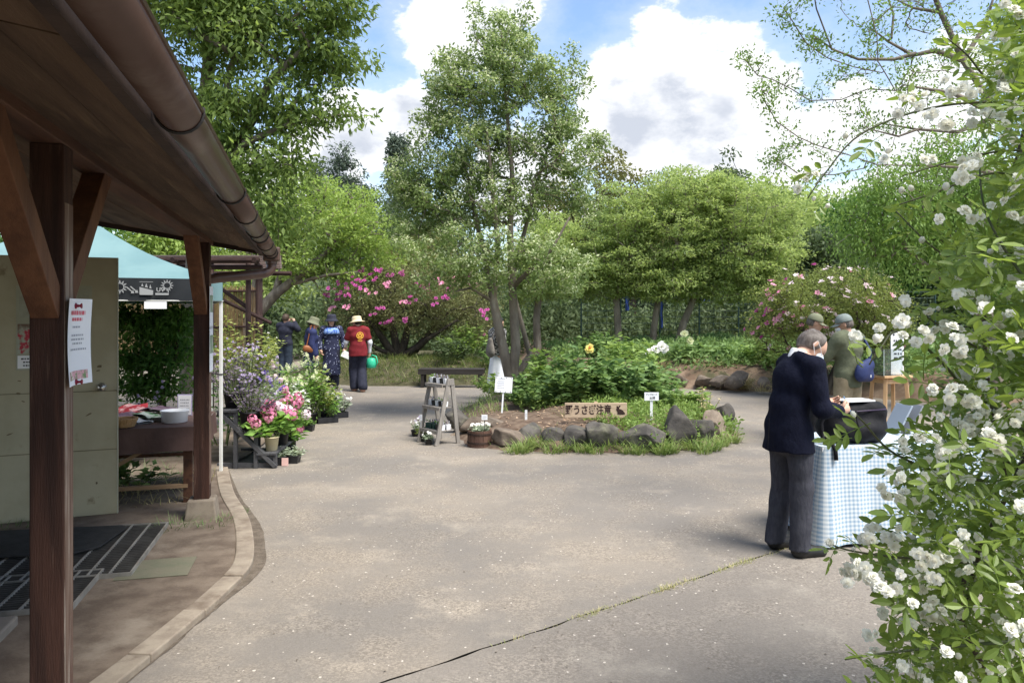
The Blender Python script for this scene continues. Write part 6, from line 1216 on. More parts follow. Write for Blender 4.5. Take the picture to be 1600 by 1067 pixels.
nb = empty('notice_board', (4.86, 9.53, SHt + .002), R(6), 'tall white notice board with dark brush writing standing on the stool', 'sign'); b = MB(); b.box((0, 0, .265), (.17, .012, .53)); b.build('board', M_paper, nb)
scrib(nb, M_ink, 5, (.0, -.007, .42), (R(90), 0, 0), .11, .055, .030, 4, 'brush_writing')
b = MB(); b.lathe([(.001, 0), (.014, 0), (.014, .001), (.001, .001)], 12); o = b.build('seal', M_ink, nb); o.location = (-.05, -.0065, .495); o.rotation_euler = (R(90), 0, 0)
# bench
be = empty('bench', (-1.33, 16.7, 0), R(-2), 'low black-stained wooden bench at the foot of the grass mound', 'bench')
for k in range(4): b = MB(); b.box((0, -.165 + k * .11, .395), (1.44, .104, .03)); b.build('seat_plank', M_blackw, be, bevel=.003)
b = MB(); b.box((0, -.20, .335), (1.44, .03, .085)); b.build('front_rail', M_blackw, be); b = MB(); b.box((0, .20, .335), (1.44, .03, .085)); b.build('back_rail', M_blackw, be)
for sx in (-1, 1):
    for sy in (-1, 1): b = MB(); b.box((sx * .63, sy * .165, .19), (.07, .07, .375)); b.build('leg', M_blackw, be)
pt = MB(); pt.lathe([(.09, 0), (.11, .005), (.135, .20), (.145, .21), (.145, .235), (.13, .235), (.12, .05), (.001, .05)], 20, cap=False); o = pt.build('plant_pot', M_cream_p, smooth=True); o.location = (-.40, 16.4, 0); tag(o, 'plain cream plant pot beside the bench', 'pot')

# ------------------------------------------------------------------ potted plants
LF_fern = leafmat('leaf_yellowgreen', [(.09, .12, .03), (.15, .18, .05), (.22, .25, .08)], .35); LF_silver = leafmat('leaf_silver', [(.10, .13, .09), (.16, .19, .13), (.24, .27, .2)], .25); LF_pot = leafmat('leaf_potted', [(.05, .10, .022), (.085, .155, .033), (.13, .22, .05)], .35); LF_purp = leafmat('leaf_purple', [(.05, .04, .055), (.085, .07, .09), (.12, .10, .12)], .25)
fl_pur = petal_mesh('purple_floret', M_pur, [(6, .002, .022, .016, .5, 0), (5, .002, .018, .014, .9, .012), (4, .001, .012, .01, 1.2, .022)], 3); fl_lil = petal_mesh('lilac_floret', M_lil, [(6, .002, .022, .016, .5, 0), (5, .002, .018, .014, .9, .012)], 4); fl_crm = petal_mesh('cream_spike', M_crm, [(6, .004, .028, .022, .3, 0), (6, .004, .026, .02, .5, .03), (5, .003, .022, .018, .7, .058), (4, .002, .018, .014, 1.0, .08)], 5); fl_wht = petal_mesh('white_floret', M_wht, [(5, .003, .020, .018, .3, 0)], 6)
def mop(name, m, seed):
    r = np.random.default_rng(seed); b = MB(); n = 34; d = unit(r.normal(0, 1, (n, 3))); d[:, 2] = d[:, 2] * .8 + .15; d = unit(d)
    c = d * .055; t = unit(np.cross(d, r.normal(0, 1, (n, 3)))); leaf_quads(b, c - t * .02, np.full(n, .042), np.full(n, .042), t, d, .1); t2 = np.cross(d, t); leaf_quads(b, c - t2 * .02 + d * .004, np.full(n, .04), np.full(n, .036), t2, d, .1); return b.mesh(name, m)
hyd = mop('hydrangea_head', M_pink, 1); hyd2 = mop('hydrangea_head_pale', M_pinkw, 2)
def pot_mesh(name, m, r0, r1, h): b = MB(); b.lathe([(r0 * .9, 0), (r0, .004), (r1, h * .92), (r1 * 1.06, h * .93), (r1 * 1.06, h), (r1 * .93, h), (r1 * .88, h * .88), (.001, h * .88)], 18, cap=False); return b.mesh(name, m, True)
def sqpot_mesh(name, m, w, h): b = MB(); b.box((0, 0, h / 2), (w * .82, w * .82, h), taper=1.2); return b.mesh(name, m)
def potted(label, x, y, z, potm, r1, hp, leafm, n, h, sp, L, W=.45, seed=1, group='plants for sale', sq=False, name='potted_plant', **kw):
    root = plant(name, label, (x, y, z + hp * .88), leafm, n, h, sp, L, W, seed, 'potted plant', group, **kw); me = sqpot_mesh('pot', potm, r1 * 2, hp) if sq else pot_mesh('pot', potm, r1 * .78, r1, hp); inst('pot', me, root, (0, 0, -hp * .88)); return root
# grey step stand
ss = empty('step_stand', (-2.90, 8.45, 0), R(4), 'dark grey wooden step stand for plants beside the tent pole', 'plant stand')
STP = ((-.14, .62), (.07, .40), (.27, .165)) 
for x, z in STP:
    for k in range(3): b = MB(); b.box((x - .07 + k * .07, 0, z - .012), (.064, 1.0, .022)); b.build('tread_slat', M_darkst, ss, bevel=.002)
for sy in (-1, 1):
    yy = sy * .46
    b = MB(); b.bar((-.22, yy, .60), (.36, yy, .02), .04, .075, up=(0, 1, 0)); b.build('stringer', M_darkst, ss); b = MB(); b.box((.06, yy - .02 * sy, .03), (.62, .035, .05)); b.build('base_rail', M_darkst, ss)
    for x, z in STP: b = MB(); b.box((x + .085, yy + .0, z / 2 - .012), (.036, .045, z - .024)); b.build('leg', M_darkst, ss); b = MB(); b.box((x, yy, z - .045), (.21, .03, .042)); b.build('tread_bearer', M_darkst, ss)
def onS(i, y): c = Matrix.Rotation(R(4), 4, 'Z') @ Vector((STP[i][0], y, 0)); return (-2.90 + c.x, 8.45 + c.y, STP[i][1])
x, y, z = onS(1, -.36); potted('purple-flowered sage in a tall black pot on the step stand', x, y, z, M_black_p, .11, .19, LF_purp, 420, .46, .30, .06, .5, 1, flower=fl_lil, fl_n=44, fl_s=(.6, 1.0), k=26, stem=.05)
x, y, z = onS(1, .0); potted('violet flowering plant just behind the tall black pot', x, y, z, M_black_p, .10, .16, LF_silver, 320, .46, .26, .06, .4, 2, flower=fl_pur, fl_n=46, fl_s=(.7, 1.1), k=22)
x, y, z = onS(0, -.25); potted('dusky lilac shrub on the top step beside the tent pole', x, y, z, M_black_p, .10, .16, LF_purp, 420, .55, .34, .06, .45, 3, flower=fl_lil, fl_n=45, fl_s=(.7, 1.1), k=24)
x, y, z = onS(0, .25); potted('yellow-green feathery plant on the top step', x, y, z, M_black_p, .10, .16, LF_fern, 1100, .92, .46, .07, .35, 4, k=30)
x, y, z = onS(0, .46); potted('lilac flowering plant at the far end of the top step', x, y, z, M_black_p, .09, .15, LF_silver, 320, .50, .30, .06, .45, 5, flower=fl_lil, fl_n=36, k=20)
x, y, z = onS(2, -.34); potted('pink hydrangea in a cream pot on the lowest step', x + .02, y, z, M_cream_p, .075, .15, LF_pot, 150, .34, .25, .13, .62, 6, flower=hyd, fl_n=9, fl_s=(.8, 1.1), k=10)
x, y, z = onS(2, .02); potted('pale pink hydrangea behind the cream pot', x + .04, y, z, M_black_p, .08, .13, LF_pot, 160, .40, .26, .12, .62, 7, flower=hyd2, fl_n=8, fl_s=(.7, 1.0), k=10)
x, y, z = onS(1, .35); potted('pale pink flowering plant on the middle step', x, y, z, M_black_p, .09, .14, LF_silver, 260, .50, .26, .06, .45, 8, flower=hyd2, fl_n=9, fl_s=(.4, .6), k=16)
x, y, z = onS(2, .38); potted('pink hydrangea at the far end of the lowest step', x, y, z, M_black_p, .08, .13, LF_pot, 150, .42, .24, .12, .6, 9, flower=hyd, fl_n=8, fl_s=(.7, 1.0), k=10)
g_ = G(447, 712); potted('small pink hydrangea leaning over in a black pot on the ground', g_.x, g_.y + .15, 0, M_black_p, .06, .10, LF_pot, 70, .26, .16, .10, .6, 10, flower=hyd, fl_n=5, fl_s=(.6, .85), k=6)
for k, (px, py, lab, sd) in enumerate(((434, 727, 'low silvery plant in a black pot at the front left of the stand', 11), (456, 724, 'low variegated plant in a black pot nearest the path', 12), (468, 676, 'spiky green plant in a small black pot by the path edge', 13), (481, 674, 'second spiky plant in a small black pot', 14))):
    g_ = G(px, py); potted(lab, g_.x, g_.y + .05, 0, M_black_p, .075, .085, LF_silver if k < 2 else LF_pot, 150, .10 if k < 2 else .14, .13, .055, .35, sd, sq=True, k=16, stem=.0)
g_ = G(441, 727); b = MB(); b.box((0, 0, .045), (.07, .006, .085)); tg = b.build('plant_tag', petalmat('tag_print', ((.75, .45, .4), (.85, .6, .55)), 0)); tg.location = (g_.x + .04, g_.y - .035, 0); tag(tg, 'pinkish plant label standing between two low black pots', 'label')
# tall cream-spiked plants and leafy shrubs for sale behind the stand
SALE = [('tall cream-spiked plant at the front of the flower row', 437, 668, 10.6, .85, LF_pot, fl_crm, 26, 41), ('cream-spiked plant in the middle of the flower row', 462, 665, 10.9, .82, LF_pot, fl_crm, 26, 42), ('cream-spiked plant standing before the navy coat woman', 485, 660, 11.2, .88, LF_pot, fl_crm, 30, 43), ('white-speckled leafy plant low in the flower row', 452, 672, 10.2, .6, LF_silver, fl_wht, 40, 44), ('bright leafy shrub in front of the polka dot woman', 505, 655, 11.4, .72, LF_fern, None, 0, 45), ('yellow-green leafy plant behind the step stand', 400, 660, 10.3, .95, LF_fern, fl_crm, 8, 46), ('pale feathery shrub behind the tent pole', 375, 650, 11.2, 1.25, LF_fern, None, 0, 47), ('tall pale green shrub below the pergola post', 425, 640, 12.6, 1.2, LF_fern, fl_wht, 24, 48)]
for lab, px, py, Y, h, lf, fl, nf, sd in SALE:
    x_ = (px - CX) * Y / F; potted(lab, x_, Y, 0, M_black_p, .10, .16, lf, 520, h, .30, .085, .4, sd, flower=fl, fl_n=nf, fl_s=(.6, 1.0), k=24)
# black trays with young bushes
for k, (px, py, lab) in enumerate(((505, 662, 'near black plastic tray on the path holding leafy seedlings'), (522, 654, 'far black plastic tray on the path holding white-flowered seedlings'))):
    g_ = G(px, py); t = empty('plant_tray', (g_.x, g_.y + .14, 0), R(35), lab, 'tray', 'black trays on the path'); b = MB()
    for c, s_ in (((0, 0, .008), (.30, .22, .012)), ((-.15, 0, .045), (.012, .232, .085)), ((.15, 0, .045), (.012, .232, .085)), ((0, -.11, .045), (.29, .012, .085)), ((0, .11, .045), (.29, .012, .085))): b.box(c, s_)
    b.build('tray_shell', M_black_p, t)
    for q in range(3):
        p_ = Matrix.Rotation(R(35), 3, 'Z') @ Vector((-.09 + q * .09, .02 * (q % 2), 0)); potted((('left', 'tall middle', 'right')[q] + (' leafy bright green seedling in the near tray' if k == 0 else ' white-flowered seedling in the far tray')), g_.x + p_.x, g_.y + .14 + p_.y, .016, M_black_p, .04, .075, LF_pot if k == 0 else LF_silver, 150, (.5, .62, .42)[q] if k == 0 else .30, .17, .075, .42, 300 + k * 10 + q, 'seedlings in the near tray' if k == 0 else 'seedlings in the far tray', flower=fl_wht if k else None, fl_n=14 if k else 0, sq=True, k=10)
# ladder shelf with seedling pots
la = empty('plant_ladder', (-.93, 9.58, 0), R(-50), 'weathered grey wooden ladder shelf with three tiers of seedling pots', 'plant stand'); LW = .40; LH = .82
for sx in (-1, 1):
    x = sx * LW / 2; b = MB(); b.bar((x, -.17, 0), (x, .02, LH), .022, .055, up=(0, 1, 0)); b.build('front_leg', M_greyw, la, bevel=.002); b = MB(); b.bar((x, .16, 0), (x, .06, LH), .022, .055, up=(0, 1, 0)); b.build('back_leg', M_greyw, la, bevel=.002); b = MB(); b.box((x + sx * .013, .04, LH - .05), (.006, .10, .06)); b.build('hinge_plate', M_greyw, la)
TIER = ((.17, .26, .0), (.46, .20, .0), (.745, .15, .02))
for z, d, o_ in TIER:
    for k in range(2): b = MB(); b.box((0, o_ - d / 4 + k * d / 2 - .01, z), (LW + .02 - .046, d / 2 - .006, .016)); b.build('shelf_plank', M_greyw, la, bevel=.002)
    b = MB(); b.box((0, o_ - d / 2 - .02, z - .012), (LW + .03 - .05, .014, .04)); b.build('shelf_lip', M_greyw, la)
pw, pk, pg = sqpot_mesh('seedling_pot', M_white_p, .062, .065), sqpot_mesh('seedling_pot', M_black_p, .062, .065), sqpot_mesh('seedling_pot', mat('dark_green_plastic', (.012, .05, .04), (.02, .065, .05), 8, .5), .062, .065)
rr_ = np.random.default_rng(77); sprig = []
for q in range(3):
    b = MB(); leafy_plant(b, (0, 0, .055), 22, .06, .03, .03, .45, rr_, k=6); sprig.append(b.mesh('sprig', (LF_pot, LF_silver, LF_purp)[q]))
lab_me = MB(); lab_me.box((0, 0, .075), (.012, .0015, .075)); lab_me = lab_me.mesh('name_stick', M_white_p); dirt = MB(); dirt.box((0, 0, .0625), (.052, .052, .004)); dirt = dirt.mesh('potting_soil', M_soil)
Rla = Matrix.Translation((-.93, 9.58, 0)) @ Matrix.Rotation(R(-50), 4, 'Z')
for ti, (z, d, o_) in enumerate(TIER):
    nm = ('bottom', 'middle', 'top')[ti]
    for rI in range(2 if ti == 0 else 1):
        for k in range(5):
            p_ = Rla @ Vector((-.15 + k * .075, o_ - .03 + (rI - .5) * (.09 if ti == 0 else 0) + .02, z + .009)); me = (pg if ti == 0 and k < 3 else (pw, pk, pw, pk, pw)[k])
            kind = 'dark green' if me is pg else ('white' if me is pw else 'black')
            ro = inst('seedling_pot', me, None, p_, (0, 0, R(-50) + rr_.normal(0, .15))); tag(ro, f'small {kind} seedling pot, {("leftmost", "second from left", "middle one", "second from right", "rightmost")[k]} on the ladder\'s {("bottom tier front row", "bottom tier back row", "middle tier", "top tier")[rI if ti == 0 else ti + 1]}', 'pot', f'seedling pots on the {nm} tier'); inst('potting_soil', dirt, ro); inst('sprig', sprig[int(rr_.integers(0, 3))], ro, rot=(0, 0, rr_.uniform(0, 6)))
            if ti == 2 or k % 2 == 0: inst('name_stick', lab_me, ro, (.015, .01, 0), (.1, .1, .4))
# pots at the foot of the ladder and the barrel
for k, (px, py, lf, fl, lab, sd) in enumerate(((650, 682, LF_silver, fl_wht, 'grey-leaved plant in a black pot left of the ladder', 51), (662, 690, LF_fern, None, 'yellow-green sedum in a black pot beside the ladder', 52), (657, 678, LF_purp, fl_lil, 'purplish plant in a black pot behind the sedum', 53), (669, 696, LF_silver, fl_wht, 'tiny pale seedling in a black pot at the ladder foot', 54))):
    g_ = G(px, py); potted(lab, g_.x, g_.y + .05, 0, M_black_p, .075 if k < 3 else .05, .08, lf, 200, .12 if k < 3 else .05, .12 if k < 3 else .07, .045, .4, sd, flower=fl, fl_n=10 if fl else 0, fl_s=(.6, .9), k=16, stem=0.)
ba = empty('barrel_planter', (-.40, 9.32, 0), 0, 'low brown wooden barrel planter full of pale succulents', 'planter'); M_barrel = mat('barrel_wood', (.085, .045, .032), (.13, .072, .05), 4, .75, .4, 30, stretch=(5, 5, .6), var=.15)
for k in range(16):
    a0, a1 = 2 * math.pi * k / 16 + .012, 2 * math.pi * (k + 1) / 16 - .012; b = MB(); ol = [(r_ * math.cos(a), r_ * math.sin(a)) for r_, a in ((.150, a0), (.150, (a0 + a1) / 2), (.150, a1), (.132, a1), (.132, a0))]; b.prism(ol, 0, .20); b.build('stave', M_barrel, ba)
for z in (.045, .15): b = MB(); b.lathe([(.1505, z), (.156, z), (.156, z + .022), (.1505, z + .022)], 24, cap=False); b.build('hoop', M_fascia, ba)
b = MB(); b.lathe([(.001, .18), (.134, .175)], 18, cap=False); b.build('potting_soil', M_soil, ba)
b = MB(); leafy_plant(b, (0, 0, .17), 260, .10, .15, .05, .6, np.random.default_rng(3), k=22, stem=0); b.build('succulents', LF_silver, ba); put_flowers(ba, fl_wht, [(.12 * math.cos(q * 2.4) * (q / 14) ** .5, .12 * math.sin(q * 2.4) * (q / 14) ** .5, .26 + .01 * (q % 3)) for q in range(14)], rng, (.8, 1.3), 'flower', [(0, -.3, 1)] * 14)
# signs
def stake_sign(name, label, px, py_top, py_bot, w, h, Y, tilt=0.0, stake_m=None, board_m=None, stake_h=.4, stake_w=.02, cat='sign', extra_top=0.0):
    t = P(px, py_top, Y); zc = t.z - h / 2; root = empty(name, (t.x, Y, zc), 0, label, cat); root.rotation_euler = (0, tilt, 0); b = MB(); b.box((0, 0, 0), (w, .008, h)); b.build('board', board_m or M_paper, root, bevel=.001); b = MB(); b.box((0, .008, -h / 2 - stake_h / 2 + .04 + extra_top / 2), (stake_w, .006, stake_h + extra_top)); b.build('stake', stake_m or M_white_p, root); return root
s1 = stake_sign('notice_sign', 'white notice on a white stake in front of the fringe tree trunks', 787, 589, 636, .225, .20, 9.75, R(3), stake_h=.30); s1.rotation_euler = (R(-6), R(3), R(-8))
scrib(s1, M_ink_g, 5, (-.04, -.0055, .045), (R(90), 0, 0), .10, .022, .006, 2); scrib(s1, M_ink_g, 1, (-.03, -.0055, .075), (R(90), 0, 0), .09, .02, .008, 3)
b = MB(); rq = random.Random(9)
for k in range(8): b.lathe([(.001, 0), (.006, 0), (.006, .0008), (.001, .0008)], 8, (-.095 + .063 * (k % 4), (.088 if k < 4 else -.088), 0))
o = b.build('paw_marks', M_ink, s1); o.location = (0, -.0055, 0); o.rotation_euler = (R(90), 0, 0)
s2 = stake_sign('name_sign', 'small white name sign with black handwriting at the right of the wooden sign', 1018, 613, 646, .185, .105, 9.75, stake_h=.32, stake_w=.035, extra_top=.06)
lettering('lettering', 'アンブロード', .03, M_ink, s2, (0, -.005, .024), (R(90), 0, 0), .14, .0004, .0004); lettering('lettering', '太陽', .05, M_ink, s2, (.01, -.005, -.022), (R(90), 0, 0), .075, .0008, .0004)
s3 = stake_sign('price_tag', 'small white price tag above the barrel planter', 757, 648, 660, .072, .062, 9.25, stake_h=.16, stake_w=.008, stake_m=M_darkst); scrib(s3, M_ink_g, 2, (0, -.005, .012), (R(90), 0, 0), .05, .02, .008, 5)
s4 = empty('plant_stake', tuple(G(822, 662, .2)), 0, 'narrow white plant stake with small writing in the island soil', 'label'); b = MB(); b.box((0, 0, .08), (.032, .006, .20)); b.build('stake', M_white_p, s4); scrib(s4, M_ink_g, 2, (0, -.004, .13), (R(90), 0, 0), .014, .022, .010, 6)
s5 = empty('price_tag', tuple(Rla @ Vector((-.12, -.19, .22))), R(-30), 'small white tag on a pick at the bottom tier of the ladder', 'label'); b = MB(); b.box((0, 0, .10), (.036, .004, .075)); b.build('board', M_paper, s5); b = MB(); b.box((0, .003, .03), (.005, .003, .12)); b.build('pick', M_white_p, s5); scrib(s5, M_ink_g, 2, (0, -.003, .115), (R(90), 0, 0), .02, .02, .007, 7)
# wooden hare sign
Yw = 9.55; pw_ = P(931, 641, Yw); WW, WH = 97 * Yw / F, 23.5 * Yw / F
ws = empty('wooden_sign', (pw_.x, Yw, pw_.z), 0, 'long wooden board sign with dark brush lettering and a hare silhouette', 'sign'); b = MB(); b.box((0, 0, 0), (WW, .022, WH)); b.build('board', M_signw, ws, bevel=.003)
b = MB(); b.box((0, .02, -.06), (.04, .02, .34)); b.build('stake', M_signw, ws)
lettering('lettering', '野うさぎ注意', .105, M_brush, ws, (-.095, -.0125, .0), (R(90), 0, 0), WW * .74, .0022, .001, squash=1.25)
b = MB(); hare = [(-.045, .040), (-.050, .058), (-.036, .064), (-.022, .048), (-.020, .062), (-.002, .070), (.004, .060), (-.006, .046), (-.016, .036), (-.010, .024), (.010, .020), (.034, .004), (.050, -.018), (.060, -.030), (.056, -.042), (.030, -.046), (-.020, -.046), (-.040, -.040), (-.034, -.020), (-.040, -.004), (-.052, .010), (-.050, .028)]
b.prism(hare, 0, .001); o = b.build('hare_silhouette', M_brush, ws); o.location = (WW / 2 - .085, -.0125, -.005); o.rotation_euler = (R(90), 0, 0)
b = MB(); b.lathe([(.001, 0), (.007, 0), (.007, .001), (.001, .001)], 10); o = b.build('brush_dot', M_brush, ws); o.location = (WW * .255, -.0125, -.05); o.rotation_euler = (R(90), 0, 0)
# ------------------------------------------------------------------ left side: tent, stall, flyers, grates, pergola
M_tent = mat('teal_canopy', (.12, .215, .23), (.15, .25, .26), 2, .6, .1, 8); M_tent_d = mat('black_valance', (.010, .013, .016), (.016, .019, .022), 6, .7); M_tent_p = mat('white_pole', (.66, .66, .62), (.72, .72, .69), 8, .4); M_print = mat('grey_print', (.30, .31, .31), rough=.8)
C0 = np.array((-2.94, 7.68)); dx = np.array((-.917, -.40)); dy = np.array((-.40, .917)); TS = 2.9; ZE, ZV, ZP = 1.985, 1.765, 2.78
tent = empty('canopy_tent', (C0[0], C0[1], 0), 0, 'teal pop-up canopy tent with black printed valance behind the door', 'tent')
cor = [np.array((0, 0)), dx * TS, dx * TS + dy * TS, dy * TS]; cen = (dx + dy) * TS / 2
def canopy():
    b = MB(); n = 10
    for i in range(4):
        a, c = cor[i], cor[(i + 1) % 4]
        vs = []; fs = []
        for j in range(n + 1):
            t = j / n
            for k in range(n + 1):
                s = k / n; p = (a * (1 - s) + c * s) * (1 - t) + cen * t; z = ZE + (ZP - ZE) * t - .10 * math.sin(math.pi * t) * (1 - .0) - .05 * math.sin(math.pi * s) * (1 - t) * math.sin(math.pi * min(t * 1.5, 1)); vs.append((p[0], p[1], z))
        for j in range(n):
            for k in range(n): fs.append((j * (n + 1) + k, j * (n + 1) + k + 1, (j + 1) * (n + 1) + k + 1, (j + 1) * (n + 1) + k))
        b.bulk(vs, fs)
    b.build('canopy', M_tent, tent, smooth=True)
canopy()
for i, m in enumerate((M_tent_d, M_tent, M_tent, M_tent)):
    a, c = cor[i], cor[(i + 1) % 4]; b = MB(); n = 24; nn = np.array((c - a)[::-1]) * np.array((1, -1)); nn = nn / np.linalg.norm(nn)
    vs = [(*(a * (1 - k / n) + c * k / n + nn * .012 * math.sin(k * 1.7) * t), ZE - (ZE - ZV) * t) for t in (0, .5, 1) for k in range(n + 1)]; b.bulk(vs, [(j * (n + 1) + k, j * (n + 1) + k + 1, (j + 1) * (n + 1) + k + 1, (j + 1) * (n + 1) + k) for j in range(2) for k in range(n)]); vl = b.build('valance', m, tent, smooth=True)
    b = MB(); b.tube([(*a, ZV), (*c, ZV)], .006, 5); b.build('valance_hem', M_tent_p, vl)
for i, p in enumerate(cor):
    q = p + (cen - p) * .012; b = MB(); b.box((q[0], q[1], ZE / 2), (.028, .028, ZE - .01)); po = b.build('pole', M_tent_p, tent, bevel=.002); b = MB(); b.box((q[0], q[1], .006), (.07, .07, .012)); b.build('foot_plate', M_darkst, po)
    b = MB(); b.box((q[0], q[1], 1.02), (.036, .036, .012)); b.build('pole_clip', M_black_p, po)
b = MB(); q0, q1 = cor[0] + (cen - cor[0]) * .012, cor[1] + (cen - cor[1]) * .012; b.bar((*q0, ZE - .06), (*((q0 + q1) / 2), ZE - .22), .02, .03); b.bar((*q1, ZE - .06), (*((q0 + q1) / 2), ZE - .22), .02, .03); b.build('truss', M_darkst, tent)
g_corner = MB(); g_corner.grid(lambda s, t: (*(dx * .20 * s + np.array((.003, -.016)) + np.array((.004, -.008)) * math.sin(s * 6)), ZE + .006 - (ZE - ZV + .006) * t), 6, 3); g_corner.build('corner_patch', M_tent, tent, smooth=True)
# printed emblems on the valance: a spiky sun with arrows, a mountain badge, a UV badge
ang_v = math.atan2(dx[1], dx[0]) + math.pi
def on_val(s, z): p = dx * s; return Vector((p[0] + .02 * dy[0] * -1, p[1] - .02, z))
def sun_emblem(s, z, R0, n, name, spikes=(1.25, 1.75)):
    b = MB(); m = 20; b.lathe([(R0 * .8, 0), (R0, 0)], m, cap=False)
    for k in range(n): a = 2 * math.pi * k / n; w = .5 * 2 * math.pi / n; b.add([(R0 * 1.1 * math.cos(a - w * .7), R0 * 1.1 * math.sin(a - w * .7), 0), (R0 * spikes[1] * math.cos(a), R0 * spikes[1] * math.sin(a), 0), (R0 * 1.1 * math.cos(a + w * .7), R0 * 1.1 * math.sin(a + w * .7), 0)], [(0, 1, 2)])
    o = b.build(name, M_print, tent); o.location = on_val(s, z); o.rotation_euler = (R(90), 0, ang_v); return o
zc = (ZE + ZV) / 2 + .02
sun_emblem(.93, zc, .040, 12, 'sun_emblem'); sun_emblem(.515, zc + .02, .035, 12, 'sun_emblem')
def flat(shapes, s, z, name):
    b = MB()
    for sh in shapes: b.add([(x, y, 0) for x, y in sh], [tuple(range(len(sh)))])
    o = b.build(name, M_print, tent); o.location = on_val(s, z); o.rotation_euler = (R(90), 0, ang_v)
ar = lambda x, y: [(x, y), (x + .05, y - .045), (x + .045, y - .06), (x + .075, y - .06), (x + .065, y - .03), (x + .058, y - .04), (x + .012, y + .004)]
for q_ in (ar(.05, .0), ar(.085, .005), ar(-.17, .08), ar(-.13, .085)): flat([q_], .93, zc, 'arrow_print')
flat([[(-.055, -.065), (.055, -.065), (.06, -.06), (.06, -.02), (-.06, .012), (-.06, -.06)], [(-.045, .02), (-.035, .05), (-.025, .017)], [(-.012, .012), (0, .05), (.014, .005)], [(.026, .003), (.036, .04), (.046, -.003)], [(-.06, .06), (.06, .06), (.06, .064), (-.06, .064)]], .70, zc - .01, 'mountain_badge')
flat([[(-.06, -.065), (.055, -.065), (.06, -.06), (.06, -.045), (-.06, -.045)], [(.052, -.01), (.052, -.04), (.06, -.04), (.06, -.01)]], .56, zc - .01, 'badge_frame')
lettering('lettering', 'UV', .075, M_print, tent, on_val(.575, zc - .025), (R(90), 0, ang_v), .075, .002, .0004)
# small paper hanging below the valance
hp_ = dx * .62; b = MB(); b.box((0, 0, 0), (.20, .003, .07)); o = b.build('hanging_card', M_paper); o.location = (C0[0] + hp_[0], C0[1] + hp_[1], ZV - .045); o.rotation_euler = (0, 0, ang_v); tag(o, 'blank white card hanging below the black valance', 'card')

# stall table
tf = Vector((-2.66, 6.42, 0)); M_tcl = mat('brown_tablecloth', (.075, .042, .036), (.11, .065, .055), 4, .6, .3, 18)
SV, SU = VA, UA
stl = empty('stall_table', tf, RZ_B, 'stall table with brown oilcloth and timber braces in the tent shade', 'table')      # local x towards the path, y away
b = MB(); b.box((-.95, .50, .665), (1.85, 1.0, .03)); b.build('tabletop', M_beam, stl)
b = MB(); hx_ = [(-1.9, -.012), (.012, -.012), (.012, 1.012)]
def skirt(a, c, seed):
    n = 40; r = random.Random(seed); ph = r.uniform(0, 6); a = Vector(a); c = Vector(c); nn = Vector(((c - a).y, -(c - a).x)).normalized()
    vs = [(*(a + (c - a) * k / n + nn * (.004 + .012 * t * (1 + math.sin(k * .55 + ph) * .8))), .683 - .205 * t - .006 * math.sin(k * .3) * t) for t in (0, .33, .66, 1) for k in range(n + 1)]
    return vs, [(j * (n + 1) + k, j * (n + 1) + k + 1, (j + 1) * (n + 1) + k + 1, (j + 1) * (n + 1) + k) for j in range(3) for k in range(n)]
b.bulk([(-1.9, -.012, .683), (.012, -.012, .683), (.012, 1.012, .683), (-1.9, 1.012, .683)], [(0, 1, 2, 3)]); b.bulk(*skirt((-1.9, -.012), (.012, -.012), 1)); b.bulk(*skirt((.012, -.012), (.012, 1.012), 2)); b.build('tablecloth', M_tcl, stl)
for x in (-.10, -1.75):
    for y in (.10, .92): b = MB(); b.box((x, y, .325), (.07, .07, .65)); b.build('leg', M_beam, stl)
M_tbr = mat('raw_plank', (.26, .17, .095), (.33, .22, .13), 4, .85, .3, 30, stretch=(.7, 4, 4))
for a, c, w, m in (((-.25, .10, .60), (-1.10, .10, .10), .075, M_tbr), ((-1.8, .08, .17), (-.1, .08, .17), .05, M_tbr), ((-1.8, .90, .30), (-.05, .90, .30), .06, M_beam), ((-1.8, .5, .42), (-.1, .5, .42), .05, M_beam)): b = MB(); b.bar(a, c, .03, w, up=(0, 1, 0)); b.build('brace', m, stl)
def onST(x, y, z=.0): return Matrix.Translation(tf) @ Matrix.Rotation(RZ_B, 4, 'Z') @ Vector((x, y, .685 + z))
bk = empty('wicker_basket', onST(-.60, .10), 0, 'small round wicker basket at the front of the stall table', 'basket'); M_wick = mat('wicker', (.34, .20, .085), (.46, .29, .14), 30, .7, .6, 60)
for k in range(7): b = MB(); r_ = .075 + .0045 * k; b.tube([(r_ * math.cos(2 * math.pi * q / 24), r_ * math.sin(2 * math.pi * q / 24), .008 + k * .0105) for q in range(25)], .0062, 6, cap=False); b.build('wicker_ring', M_wick, bk, smooth=True)
for k in range(14): a = 2 * math.pi * k / 14; b = MB(); b.tube([(.074 * math.cos(a), .074 * math.sin(a), 0), (.108 * math.cos(a), .108 * math.sin(a), .078)], .0035, 5); b.build('wicker_stake', M_wick, bk)
b = MB(); b.lathe([(.001, .004), (.076, .004)], 16, cap=False); b.build('basket_base', M_wick, bk)
wb = MB(); wb.lathe([(.095, 0), (.105, .005), (.112, .095), (.118, .10), (.118, .106), (.107, .106), (.10, .012), (.001, .012)], 26, cap=False); o = wb.build('white_tub', M_white_p, smooth=True); o.location = onST(-.24, .30); tag(o, 'plain white plastic tub on the stall table beside the post', 'tub')
